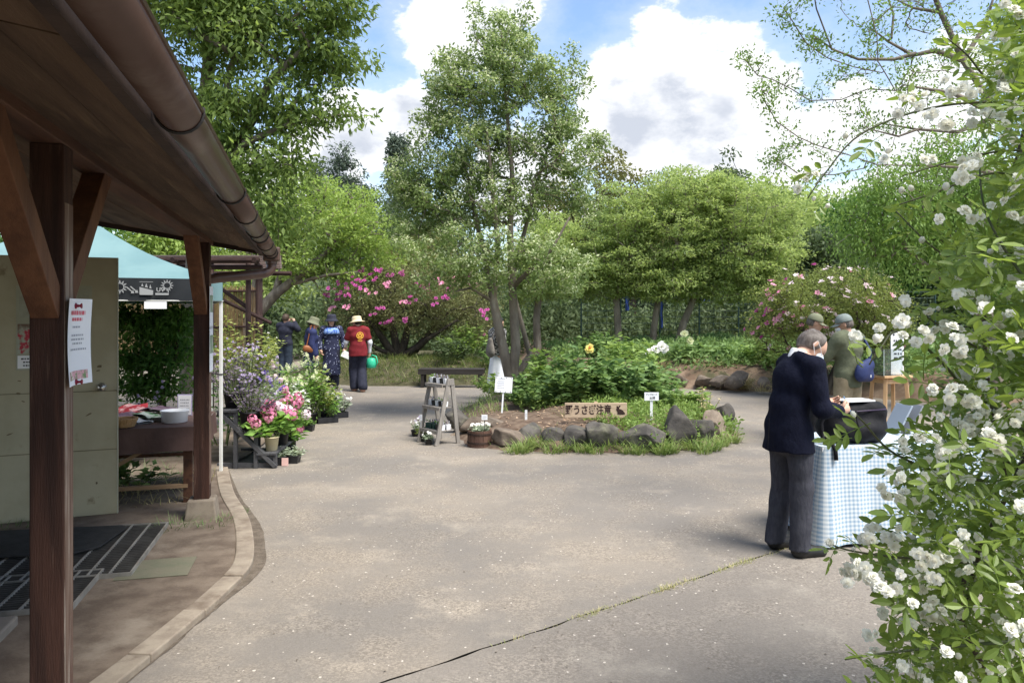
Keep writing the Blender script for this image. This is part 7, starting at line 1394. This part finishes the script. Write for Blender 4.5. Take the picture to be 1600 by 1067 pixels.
# seed packets and wrapped goods
r_ = random.Random(31); cols = [mat('packet_red', (.30, .03, .04), (.5, .3, .3), 14, .35, contrast=(.5, .6)), mat('packet_silver', (.5, .53, .56), (.68, .7, .72), 9, .25, metal=.3), mat('packet_green', (.12, .22, .12), (.5, .55, .48), 12, .35, contrast=(.45, .6)), mat('packet_plum', (.10, .06, .09), (.2, .14, .17), 9, .4)]
wordp = ('red printed packet', 'silver foil packet', 'pale green printed packet', 'plum coloured packet'); places = ('at the left end of the stall goods', 'in the middle of the stall goods', 'at the back of the stall goods', 'next to the wicker basket', 'leaning on the white tub', 'on top of the stall goods')
for k in range(12):
    ci = (0, 1, 2, 3)[k % 4]; pi = k // 2; x = -1.35 + .085 * k + r_.uniform(-.03, .03); y = .30 + .12 * (k % 3); z = .014 + .034 * (k % 3); b = MB()
    def f(s, t, k=k): return ((s - .5) * .29, (t - .5) * .21, .012 * math.sin(s * 9 + k) * math.cos(t * 7 + k) + .03 * (1 - abs(2 * s - 1)))
    b.grid(f, 8, 6); b.grid(lambda s, t: (f(s, t)[0], f(s, t)[1], -.004), 1, 1); o = b.build('seed_packet', cols[ci], smooth=True); o.location = onST(x, y, z); o.rotation_euler = (r_.uniform(-.15, .25), r_.uniform(-.15, .15), r_.uniform(-.8, .8)); tag(o, f'{wordp[ci]} {places[pi]}', 'packet', 'packets on the stall table')
mc = empty('menu_card', onST(-.22, .72), R(2), 'upright white price card with purple border behind the white tub', 'sign'); b = MB(); b.box((0, 0, .10), (.135, .006, .20)); b.build('board', mat('card_border', (.42, .38, .55), rough=.6), mc); b = MB(); b.box((0, -.0045, .10), (.118, .002, .182)); b.build('sheet', M_paper, mc); scrib(mc, M_ink_g, 5, (0, -.0062, .15), (R(90), 0, 0), .09, .028, .010, 11)
pc = empty('price_card', onST(-.035, .60), R(-10), 'small white price card at the path end of the stall table', 'sign'); b = MB(); b.box((0, 0, .055), (.07, .004, .085)); b.build('board', M_paper, pc); scrib(pc, M_ink_g, 3, (0, -.003, .075), (R(90), 0, 0), .045, .02, .008, 12)
# greenery and clutter under and behind the stall
plant('shade_plant', 'dark leafy plant below the stall table', tuple(onST(-.75, .75, -.68)), LF_peony, 300, .36, .4, .13, .5, 61, 'plant'); plant('shade_plant', 'leafy plant behind the left end of the stall table', (-4.3, 8.2, 0), LF_maple, 600, .8, .6, .09, .45, 62, 'plant'); plant('shade_plant', 'lavender-flowered shade plant behind the white tub', (-3.85, 8.5, 0), LF_maple, 500, .85, .5, .07, .45, 63, 'plant', flower=fl_lil, fl_n=30, fl_s=(.8, 1.3)); plant('shade_plant', 'dark shrub filling the corner behind the tent pole', (-3.55, 9.3, 0), LF_maple, 700, 1.0, .55, .08, .45, 64, 'plant'); plant('shade_plant', 'tall dark shrub at the far left behind the stall', (-5.2, 8.9, 0), LF_maple, 800, 1.3, .7, .09, .45, 65, 'plant')
b = MB(); r9 = np.random.default_rng(9); n = 500; q = np.array([tuple(onST(r9.uniform(-1.7, .0), r9.uniform(.0, 1.2), -.68)) for _ in range(n)]); blades(b, q, r9.uniform(0, 6.28, n), .16 * r9.uniform(.5, 1.5, n), np.full(n, .007), r9.uniform(.3, 1.2, n), r9.uniform(.3, 1.2, n), r9); b.build('stall_weeds', LF_straw); tag(bpy.data.objects['stall_weeds'], 'dry grass and weeds on the soil below the stall table', 'weeds', kind='stuff')
# flyers
def flyer(label, name='flyer', **kw): pass
fly = empty('flyer', P2 + UA * (Y1 - .055) + VA * .053 + Vector((0, 0, 1.55)), RZ_B, 'white A4 flyer with red heading pinned to the side of the near post', 'flyer')
# local x = out from the post face, y along the eave
def curlx(t): return .004 + .020 * max(0, (t - .45)) ** 1.3 * 3 + .012 * (1 - t) ** 3
FW, FH = .205, .292
def ftp(t, z, o=0.0): return (curlx(t) + o + .01 * math.sin((z / FH + .5) * math.pi) * -.6, t * FW, z)
b = MB(); b.grid(lambda s, t: ftp(s, (t - .5) * FH), 10, 12); b.build('sheet', M_paper, fly, smooth=True)
M_redt = mat('red_print', (.70, .16, .20), rough=.8); M_dred = mat('dark_red_pin', (.22, .01, .03), rough=.5)
def fbar(z, t0, t1, h, m, nm, o=.0012): b = MB(); b.grid(lambda s, t: ftp(t0 + (t1 - t0) * s, z + (t - .5) * h, o), 6, 1); b.build(nm, m, fly)
rf = random.Random(3)
def frow(z, t0, t1, h, m, nm):
    t = t0
    while t < t1: l = min(rf.uniform(.03, .075), t1 - t); fbar(z, t, t + l, h, m, nm); t += l + .02
frow(.098, .26, .82, .014, M_redt, 'heading'); frow(.076, .34, .74, .011, M_redt, 'heading')
for z, a, c in ((.05, .4, .7), (.022, .34, .78), (.008, .3, .8), (-.006, .4, .75), (-.026, .26, .86), (-.105, .26, .7)): frow(z, a, c, .006, M_ink_g, 'text_line')
mflow = mat('printed_flowers', (.20, .30, .14), (.70, .38, .42), 40, .8, contrast=(.42, .56), c3=(.75, .73, .65), c3scale=30, c3lim=(.55, .62)); fbar(-.113, .12, .88, .030, mflow, 'picture')
for z in (.122, -.136):
    b = MB(); b.lathe([(.010, 0), (.010, .003), (.005, .006), (.004, .014), (.009, .018), (.009, .02), (.001, .02)], 12); o = b.build('push_pin', M_dred, fly); o.location = ftp(.5, z); o.rotation_euler = (0, R(90), 0)
mposter = mat('printed_poster', (.16, .10, .07), (.40, .42, .34), 9, .6, contrast=(.4, .6), c3=(.45, .04, .07), c3scale=11, c3lim=(.53, .6))
DOOR_M = BUILD.matrix_world @ Matrix.Translation((l0.x, l0.y, .03)) @ Matrix.Rotation(ang, 4, 'Z')
DRZ = RZ_B + ang
for k, (x, lab) in enumerate(((.305, 'flower poster on the door left of the near post'), (.61, 'flower poster on the door right of the near post'))):
    p_ = DOOR_M @ Vector((x, -.0205, 1.50)); po = empty('poster', p_, DRZ, lab, 'poster'); b = MB(); b.box((0, 0, 0), (.21, .0016, .66)); b.build('sheet', mat('poster_sheet', (.34, .34, .25), (.38, .38, .29), 5, .7), po); b = MB(); b.box((0, -.0014, -.085), (.19, .0012, .23)); b.build('picture', mposter, po); b = MB(); b.box((0, -.0014, .17), (.17, .0012, .18)); b.build('picture', mat('faded_print', (.30, .31, .24), (.37, .37, .29), 12, .8), po); b = MB(); b.box((0, -.0014, -.265), (.19, .0012, .10)); b.build('caption', M_paper, po); scrib(po, M_ink, 3, (0, -.0024, -.24), (R(90), 0, 0), .15, .026, .012, 21 + k)
for k, (z, h, lab) in enumerate(((1.685, .34, 'upper notice strip on the side of the far post'), (1.36, .36, 'lower notice strip on the side of the far post'))):
    p_ = P2 + VA * .060 + UA * .0 + Vector((0, 0, z)); o = empty('notice_strip', p_, RZ_B, lab, 'notice'); b = MB(); b.box((.004, .02, 0), (.0016, .21, h)); b.build('sheet', M_paper, o); b = MB(); b.box((.0056, .02, h * .1), (.001, .17, h * .4)); b.build('picture', mat('green_print', (.2, .28, .16), (.4, .45, .36), 12, .7), o)
# grates and mat in front of the door
M_iron = mat('grate_steel', (.20, .19, .17), (.28, .265, .24), 10, .6, .2, 60, c3=(.14, .10, .075), c3scale=5, c3lim=(.55, .7)); M_rub = mat('black_rubber', (.022, .022, .023), (.035, .035, .036), 9, .75, .4, 60)
M_iron_d = mat('grate_rod', (.05, .048, .046), (.08, .077, .073), 9, .6)
def grate(label, fr, w, d, rz, nb, ncross):
    o = empty('floor_grate', fr, rz, label, 'grate', 'steel grates before the door'); h = .045        # fr = front right corner; extends -x, +y
    for y in (0.004, d - .004): b = MB(); b.box((-w / 2, y, h / 2 + .012), (w, .008, h)); b.build('edge_bar', M_iron, o)
    for k in range(ncross): x = -.004 - (w - .008) * k / (ncross - 1); b = MB(); b.box((x, d / 2, h / 2 + .0145), (.010, d - .018, h)); b.build('bearing_bar', M_iron, o)
    b = MB()
    for k in range(nb): b.box((-w / 2, .03 + (d - .06) * k / (nb - 1), h + .001), (w - .022, .005, .012))
    b.build('rod_row', M_iron_d, o)['kind'] = 'stuff'
    b = MB(); b.box((-w / 2, d / 2, .014), (w - .03, d - .03, .004)); b.build('sump', M_fascia, o)
g1 = G(205, 908); grate('larger steel grate beside the soil patch in front of the door', (g1.x, g1.y, 0), .98, 1.15, R(14), 30, 9); g2 = G(110, 968); grate('smaller steel grate nearest the camera at the left edge', (g2.x - .02, g2.y + .05, 0), .9, .62, R(14), 17, 8)
gm = G(70, 868); b = MB(); ol = [(-.62, -.30), (.40, -.30), (.52, -.18), (.55, .28), (.50, .34), (-.62, .34)]; b.prism(ol, 0, .012); o = b.build('rubber_mat', M_rub, bevel=.003); o.location = (gm.x - .15, gm.y + .05, .066); o.rotation_euler = (0, 0, R(10)); tag(o, 'black rubber mat lying over the grates before the door', 'mat')
gs = G(0, 1010); b = MB(); b.box((0, 0, .03), (1.0, .9, .09)); o = b.build('concrete_step', mat('step_concrete', (.22, .19, .16), (.30, .26, .215), 6, .9, .3, 50), bevel=.01); o.location = (gs.x - .42, gs.y - .35, 0); o.rotation_euler = (0, 0, R(14)); tag(o, 'flat concrete step in the lower left corner', 'step')
sp_ = G(245, 895); b = MB(); b.box((0, 0, 0), (.42, .36, .004)); o = b.build('pale_slab_patch', mat('mossy_patch', (.13, .135, .09), (.17, .155, .11), 6, .9, .3, 40, contrast=(.3, .7))); o.location = (sp_.x, sp_.y, .032); o.rotation_euler = (0, 0, R(14)); o['kind'] = 'structure'
# pergola and reed fence
M_pgw = mat('pergola_wood', (.030, .014, .012), (.055, .027, .022), 6, .7, .3); M_reed = mat('reeds', (.20, .135, .065), (.36, .25, .13), 18, .85, .5, 60, stretch=(3, 3, .3)); M_slat = mat('pergola_slat', (.21, .15, .14), (.28, .21, .19), 6, .7)
Yp = 13.5; sP = Yp / F; pg = empty('pergola', (0, 0, 0), 0, 'dark brown pole pergola with slatted roof behind the tent', 'pergola')
for (px, Y, r_) in ((388, 12.6, .045), (403, 14.2, .045), (407, 15.6, .045), (330, 13.0, .045), (250, 13.5, .045)):
    x = (px - CX) * Y / F; b = MB(); b.tube([(x, Y, 0), (x, Y, 2.55)], r_, 10); b.build('post', M_pgw, pg, smooth=True)
for k in range(14):
    Y = 12.2 + k * .26; x1 = -3.93 - (Y - 12.8) * .30; b = MB(); b.box((x1 - 1.45, Y, 2.555 + .01 * (k % 2)), (2.9, .11, .025)); b.build('roof_slat', M_slat, pg)
for x in (-4.1, -5.4, -6.4): b = MB(); b.tube([(x, 12.0, 2.48), (x - 1.05, 15.7, 2.48)], .04, 8); b.build('rafter', M_pgw, pg)
for Y, z in ((12.55, 2.40), (14.2, 2.38), (12.4, 2.5)): b = MB(); b.tube([(-7.0, Y, z), (-4.15, Y, z)], .042, 8); b.build('cross_pole', M_pgw, pg)
for a, c in (((-4.42, 12.65, 1.72), (-5.1, 12.7, 2.2)), ((-4.5, 14.1, 1.45), (-5.9, 13.3, 2.25))): b = MB(); b.tube([a, c], .035, 8); b.build('brace', M_pgw, pg)
rf_ = empty('reed_fence', (-5.32, 15.9, 0), R(176), 'tall reed screen fence behind the pergola', 'fence')
b = MB(); r5 = np.random.default_rng(8)
for k in range(360):
    x = k * .0105; z1 = 2.18 + r5.normal(0, .02); b.tube([(x, r5.normal(0, .008), .55 + r5.normal(0, .02)), (x + r5.normal(0, .012), r5.normal(0, .01), z1)], .0062, 4, cap=False)
b.build('reed_panel', M_reed, rf_)['kind'] = 'stuff'
for z in (2.1, 1.35, .7): b = MB(); b.tube([(-.1, .03, z), (3.9, .03, z - .02)], .022, 8); b.build('rail', M_pgw, rf_)
for x in (0, 1.3, 2.6, 3.8): b = MB(); b.tube([(x, -.04, 0), (x, -.04, 2.25)], .035, 8); b.build('post', M_pgw, rf_)
# net fence below the light green trees
M_net = mat('green_wire', (.02, .05, .05), (.03, .07, .07), 6, .6); nf = empty('net_fence', (0, 0, 0), 0, 'dark green wire net fence under the light green trees', 'fence')
for k in range(10): x = 2.2 + k * 1.25; b = MB(); b.tube([(x, 24.0, .3), (x, 24.0, 2.35)], .025, 6); b.build('post', M_net, nf)
b = MB()
for z in np.arange(.5, 2.36, .2): b.tube([(2.2, 24, z), (13.45, 24, z)], .006, 4)
b.build('wire_rows', M_net, nf)['kind'] = 'stuff'
b = MB()
for x in np.arange(2.2, 13.45, .2): b.tube([(x, 24, .4), (x, 24, 2.33)], .004, 4)
b.build('wire_columns', M_net, nf)['kind'] = 'stuff'
for k, (x, z, w, h) in enumerate(((3.7, 1.35, .12, .5), (4.8, 1.0, .09, .9), (6.1, 1.5, .5, .18))):
    b = MB(); b.grid(lambda s, t: ((s - .5) * w + .01 * math.sin(t * 9), .02 * math.sin(s * 8 + t * 4), (t - .5) * h), 4, 6); o = b.build('blue_sheet', mat('blue_tarp', (.03, .07, .30), (.05, .10, .38), 5, .5)); o.location = (x, 24.25, z + .6); tag(o, ('short blue tarp strip behind the net fence', 'long upright blue tarp strip behind the net fence', 'wide blue tarp patch behind the net fence')[k], 'tarp', 'blue tarp behind the net fence')
# ------------------------------------------------------------------ white climbing rose in the right foreground
LF_rose = leafmat('leaf_rose', [(.05, .08, .018), (.085, .125, .026), (.13, .175, .04)], .45, .38, 3.0, .4)
M_rosep = petalmat('rose_petal', ((.82, .80, .68), (.93, .92, .85)), .3); M_cane = mat('rose_cane', (.055, .075, .03), (.10, .095, .05), 8, .6); M_caned = mat('rose_old_cane', (.06, .045, .035), (.11, .085, .06), 9, .8, .4)
def rose_bush():
    r = np.random.default_rng(301)
    root = empty('rose_bush', (1.9, 2.1, 0), 0, 'large white double-flowered climbing rose filling the right foreground', 'rose bush'); o0 = np.array((1.9, 2.1, 0))
    # left outline of the bush: (row in the photograph, column)
    oy = np.array([-60, 0, 60, 130, 200, 260, 330, 400, 470, 540, 600, 650, 700, 760, 820, 860, 900, 960, 1010, 1060, 1140]); ox = np.array([1590, 1565, 1510, 1500, 1530, 1545, 1520, 1470, 1450, 1475, 1480, 1440, 1400, 1410, 1390, 1350, 1370, 1390, 1375, 1330, 1330])
    # bush body in the world: depth 1.55..2.7 m from the camera, outline as above at its own depth
    def sample(n, dmin=1.5, dmax=2.5, edge=0.0, spread=250, pw=1.3):
        py = r.uniform(-60, 1130, n); Y = r.uniform(dmin, dmax, n); e = np.interp(py, oy, ox) + 10 + edge; px = e + (spread + np.maximum(0, 1600 - e) * .4) * r.uniform(0, 1, n) ** pw
        return np.stack([(px - CX) * Y / F, Y, CAMZ - (py - HY) * Y / F], -1), px, py
    # compound leaves
    def comp(name, k, seed, mesh=True):
        rr = np.random.default_rng(seed); b = MB(); L = .038
        b.tube([(0, 0, 0), (0, .03, .004), (0, .062, .0)], [.0011, .001, .0007], 4, cap=False)
        spots = [(0, .062, 0), (1, .052, 1), (-1, .052, 1), (1, .026, 1), (-1, .026, 1)][:k]
        for sd, y, side in spots:
            a = 0 if not side else sd * rr.uniform(.9, 1.2); l = L * rr.uniform(.85, 1.15) * (1.1 if not side else .9); w = l * .40; d = np.array((math.sin(a), math.cos(a), rr.uniform(-.25, .1))); d = d / np.linalg.norm(d); s_ = np.cross(d, (0, 0, 1.)); s_ /= np.linalg.norm(s_); nn = np.cross(s_, d); c = np.array((0, y, 0))
            row = [(0, 0), (.25, .36), (.55, .5), (.82, .3), (1, 0)]; vs = []
            mid = [c + d * l * t - nn * .0 for t, _ in row]; lf = [c + d * l * t - s_ * w * q + nn * w * q * .35 for t, q in row[1:4]]; rt = [c + d * l * t + s_ * w * q + nn * w * q * .35 for t, q in row[1:4]]
            vs = mid + lf + rt; b.add(vs, [(0, 1, 5), (1, 2, 6, 5), (2, 3, 7, 6), (3, 4, 7), (0, 8, 1), (1, 8, 9, 2), (2, 9, 10, 3), (3, 10, 4)])
        return b
    leaf_b = [comp('leaf', k, 10 + i) for i, k in enumerate((5, 5, 3, 5))]; leaf_me = [b.mesh('leaf', LF_rose) for b in leaf_b]
    def orient(n, up=.8):
        d = r.normal(0, 1, (n, 3)) * np.array([1, .8, .55]) + np.array([-.45, -.35, .0]); d = unit(d); nr = r.normal(0, .5, (n, 3)) + np.array([0, -.35, up]); x = unit(np.cross(d, nr)); z = np.cross(x, d); return x, d, z
    # canes
    canes = [[(1600, 1130, 2.0), (1500, 960, 1.9), (1560, 800, 1.9), (1640, 640, 2.0)], [(1490, 1120, 2.1), (1520, 900, 2.0), (1580, 760, 2.0), (1660, 560, 2.1)], [(1620, 800, 1.9), (1500, 600, 1.8), (1410, 520, 1.75), (1375, 545, 1.7), (1358, 570, 1.7)], [(1640, 420, 2.1), (1560, 390, 2.0), (1480, 400, 1.9), (1400, 330, 1.9)], [(1650, 300, 2.2), (1560, 270, 2.1), (1450, 305, 2.0), (1405, 320, 2.0)], [(1660, 250, 2.3), (1580, 235, 2.2), (1480, 255, 2.2), (1410, 275, 2.2)], [(1650, 180, 2.2), (1570, 160, 2.1), (1450, 170, 2.1), (1345, 210, 2.1), (1290, 270, 2.1), (1262, 310, 2.1)], [(1640, 120, 2.0), (1560, 135, 2.0), (1510, 85, 2.0), (1480, 60, 2.0)], [(1630, 700, 1.9), (1560, 640, 1.8), (1500, 615, 1.75), (1460, 600, 1.7)], [(1640, 900, 1.8), (1520, 880, 1.8), (1400, 870, 1.8), (1330, 860, 1.8), (1298, 850, 1.8)], [(1640, 760, 2.0), (1500, 745, 1.9), (1400, 710, 1.85), (1350, 660, 1.8), (1335, 645, 1.8)], [(1600, 1000, 1.7), (1480, 1010, 1.7), (1380, 1020, 1.7), (1320, 1030, 1.7)], [(1660, 500, 1.7), (1590, 420, 1.7), (1540, 330, 1.75), (1530, 250, 1.8)], [(1650, 980, 2.3), (1560, 700, 2.3), (1540, 450, 2.3), (1600, 200, 2.3), (1640, -40, 2.3)], [(1660, 600, 2.2), (1560, 560, 2.1), (1470, 510, 2.1), (1430, 480, 2.1)], [(1600, 60, 1.9), (1570, 0, 1.9), (1530, -40, 1.9)]]
    base = np.array((2.05, 2.15, 0)); cl = MB(); along = []
    for i, c in enumerate(canes):
        pl = [Pn(*q) - o0 for q in c]; dn = [np.array(p) for p in dense([tuple(p) for p in pl], 6)]
        w = .0075 if i in (0, 1, 13) else .0042; nseg = len(dn); b = MB(); b.tube(dn, list(np.linspace(w, w * .4, nseg)), 7); b.build('cane', M_caned if i in (0, 1, 13) else M_cane, root, smooth=True)
        along += [(p, i) for p in dn[3:]]
    for k in range(9):
        a = r.uniform(0, 6.28); s0 = np.array((.15 * math.cos(a), .15 * math.sin(a), 0)) + np.array((.2, .1, 0)); e = np.array((r.uniform(-.2, .45), r.uniform(-.3, .4), r.uniform(.9, 2.4))); b = MB(); b.tube([s0, s0 * .6 + e * .4 + np.array((.1, .05, .1)), e], [.012, .009, .005], 7); b.build('cane', M_caned, root, smooth=True)
    # leaves that show largest: single objects; the rest one mass
    pA, pxA, pyA = sample(300 - 110, 1.45, 2.0, 8, 210, 1.0)
    ap = np.array([p for p, _ in along]); kk = r.choice(len(ap), 110); pA = np.concatenate([pA - o0, ap[kk] + r.normal(0, .02, (110, 3))]); x, d, z = orient(len(pA))
    for i in range(len(pA)):
        m = Matrix((Vector(x[i]), Vector(d[i]), Vector(z[i]))).transposed().to_4x4(); inst('leaf', leaf_me[i % 4], root, matrix=Matrix.Translation(Vector(pA[i])) @ m @ Matrix.Scale(r.uniform(.8, 1.25), 4))
    pB, _, _ = sample(7000, 1.6, 3.0, 10, 420, .9); pB = pB - o0; x, d, z = orient(len(pB)); mass = MB()
    for q in range(4):
        lv = np.concatenate(leaf_b[q].V); sel = np.arange(q, len(pB), 4); sc_ = r.uniform(.75, 1.2, len(sel))[:, None, None]
        W_ = (lv[None, :, 0:1] * x[sel][:, None] + lv[None, :, 1:2] * d[sel][:, None] + lv[None, :, 2:3] * z[sel][:, None]) * sc_ + pB[sel][:, None]; nv = len(lv)
        for size in (3, 4):
            polys = np.array([l for l in leaf_b[q].loops if len(l) == size]); f = (np.arange(len(sel))[:, None, None] * nv + polys[None]).reshape(-1, size)
            if size == 3: off = mass.n; mass.bulk(W_.reshape(-1, 3), f)
            else: mass.loops.append((f + off).ravel()); mass.sizes.append(np.full(len(f), 4)); mass.mats.append(np.zeros(len(f), int))
    mass.build('foliage_mass', LF_rose, root)['kind'] = 'stuff'
    # flowers: small full double roses in clusters
    ros = [petal_mesh('flower', M_rosep, [(6, .003, .0155, .015, .15, 0), (6, .002, .0125, .0125, .6, .003), (5, .001, .010, .010, 1.0, .005), (4, .0005, .007, .008, 1.3, .007)], 70 + q, .35) for q in range(3)]
    bud = MB(); bud.lathe([(.001, 0), (.005, .003), (.007, .009), (.005, .015), (.001, .018)], 8, cap=False); bud = bud.mesh('bud', M_rosep, True)
    spots = [(1515, 340, 4), (1530, 262, 5), (1500, 275, 3), (1415, 160, 4), (1495, 145, 4), (1445, 160, 2), (1460, 190, 2), (1545, 180, 3), (1510, 185, 2), (1250, 292, 3), (1270, 270, 2), (1385, 240, 1), (1452, 250, 2), (1478, 298, 1), (1560, 135, 3), (1595, 170, 3), (1590, 285, 4), (1580, 310, 2), (1545, 395, 1), (1590, 390, 1), (1575, 340, 1), (1408, 505, 2), (1397, 525, 2), (1370, 535, 1), (1358, 515, 1), (1425, 470, 2), (1453, 505, 3), (1470, 540, 3), (1430, 510, 2), (1500, 530, 3), (1490, 450, 2), (1515, 460, 2), (1550, 440, 2), (1555, 520, 3), (1580, 560, 3), (1487, 565, 4), (1510, 590, 3), (1545, 640, 6), (1525, 655, 5), (1515, 680, 4), (1560, 690, 5), (1580, 700, 4), (1490, 625, 3), (1520, 610, 4), (1595, 640, 3), (1480, 700, 3), (1460, 720, 3), (1440, 690, 2), (1405, 765, 4), (1410, 700, 2), (1395, 740, 2), (1435, 785, 4), (1430, 810, 2), (1405, 845, 4), (1480, 750, 3), (1490, 770, 2), (1365, 830, 3), (1360, 845, 2), (1470, 865, 5), (1445, 880, 5), (1490, 880, 4), (1330, 880, 4), (1345, 895, 5), (1325, 890, 3), (1355, 900, 2), (1295, 850, 1), (1400, 920, 3), (1395, 945, 3), (1450, 935, 4), (1465, 960, 5), (1485, 965, 4), (1440, 915, 2), (1380, 950, 2), (1375, 915, 1), (1585, 980, 5), (1600, 985, 3), (1370, 990, 2), (1375, 1020, 1), (1430, 1050, 2), (1560, 60, 2), (1590, 20, 3), (1600, 95, 2), (1560, 745, 3), (1590, 760, 3), (1520, 790, 2), (1560, 800, 2), (1600, 850, 3), (1520, 830, 2), (1345, 855, 2), (1570, 480, 2), (1600, 450, 2)]
    fp = []; bp_ = []
    for (px, py, n) in spots:
        Y = r.uniform(1.52, 1.85) if px > 1340 else 1.8
        if px < 1290 and py < 400: Y = 2.1
        if n == 1 and r.uniform() < .6: bp_.append(Pn(px, py, Y) - o0); 
        for q in range(n + (1 if n > 2 else 0)): fp.append(Pn(px, py, Y) - o0 + r.normal(0, .5, 3) * np.array([.03, .03, .026]) * min(1.2, .5 + n * .18))
    fp = fp[:296]; nr = [unit(np.array((-.35, -.8, .25)) + r.normal(0, .45, 3)) for _ in fp]
    for i, p in enumerate(fp): put_flowers(root, ros[i % 3], [p], r, (.62, .95), 'flower', [nr[i]], .3)
    pF, _, _ = sample(900, 1.5, 2.4, 15, 330, .9); mF = MB()
    fv = np.array([v.co[:] for v in ros[0].vertices]); ff = np.array([list(p.vertices) for p in ros[0].polygons])
    for p in pF - o0:
        n_ = Vector(unit(np.array((-.35, -.8, .25)) + r.normal(0, .45, 3))); m3 = np.array(n_.to_track_quat('Z', 'Y').to_matrix()); mF.bulk(fv @ m3.T * r.uniform(.6, .95) + p, ff)
    mF.build('flower_mass', M_rosep, root)['kind'] = 'stuff'
    for p in list(bp_) + list(ap[r.choice(len(ap), 26)] + r.normal(0, .02, (26, 3))): put_flowers(root, bud, [p], r, (.8, 1.2), 'bud', [unit(np.array((-.3, -.5, .6)) + r.normal(0, .4, 3))])
rose_bush()
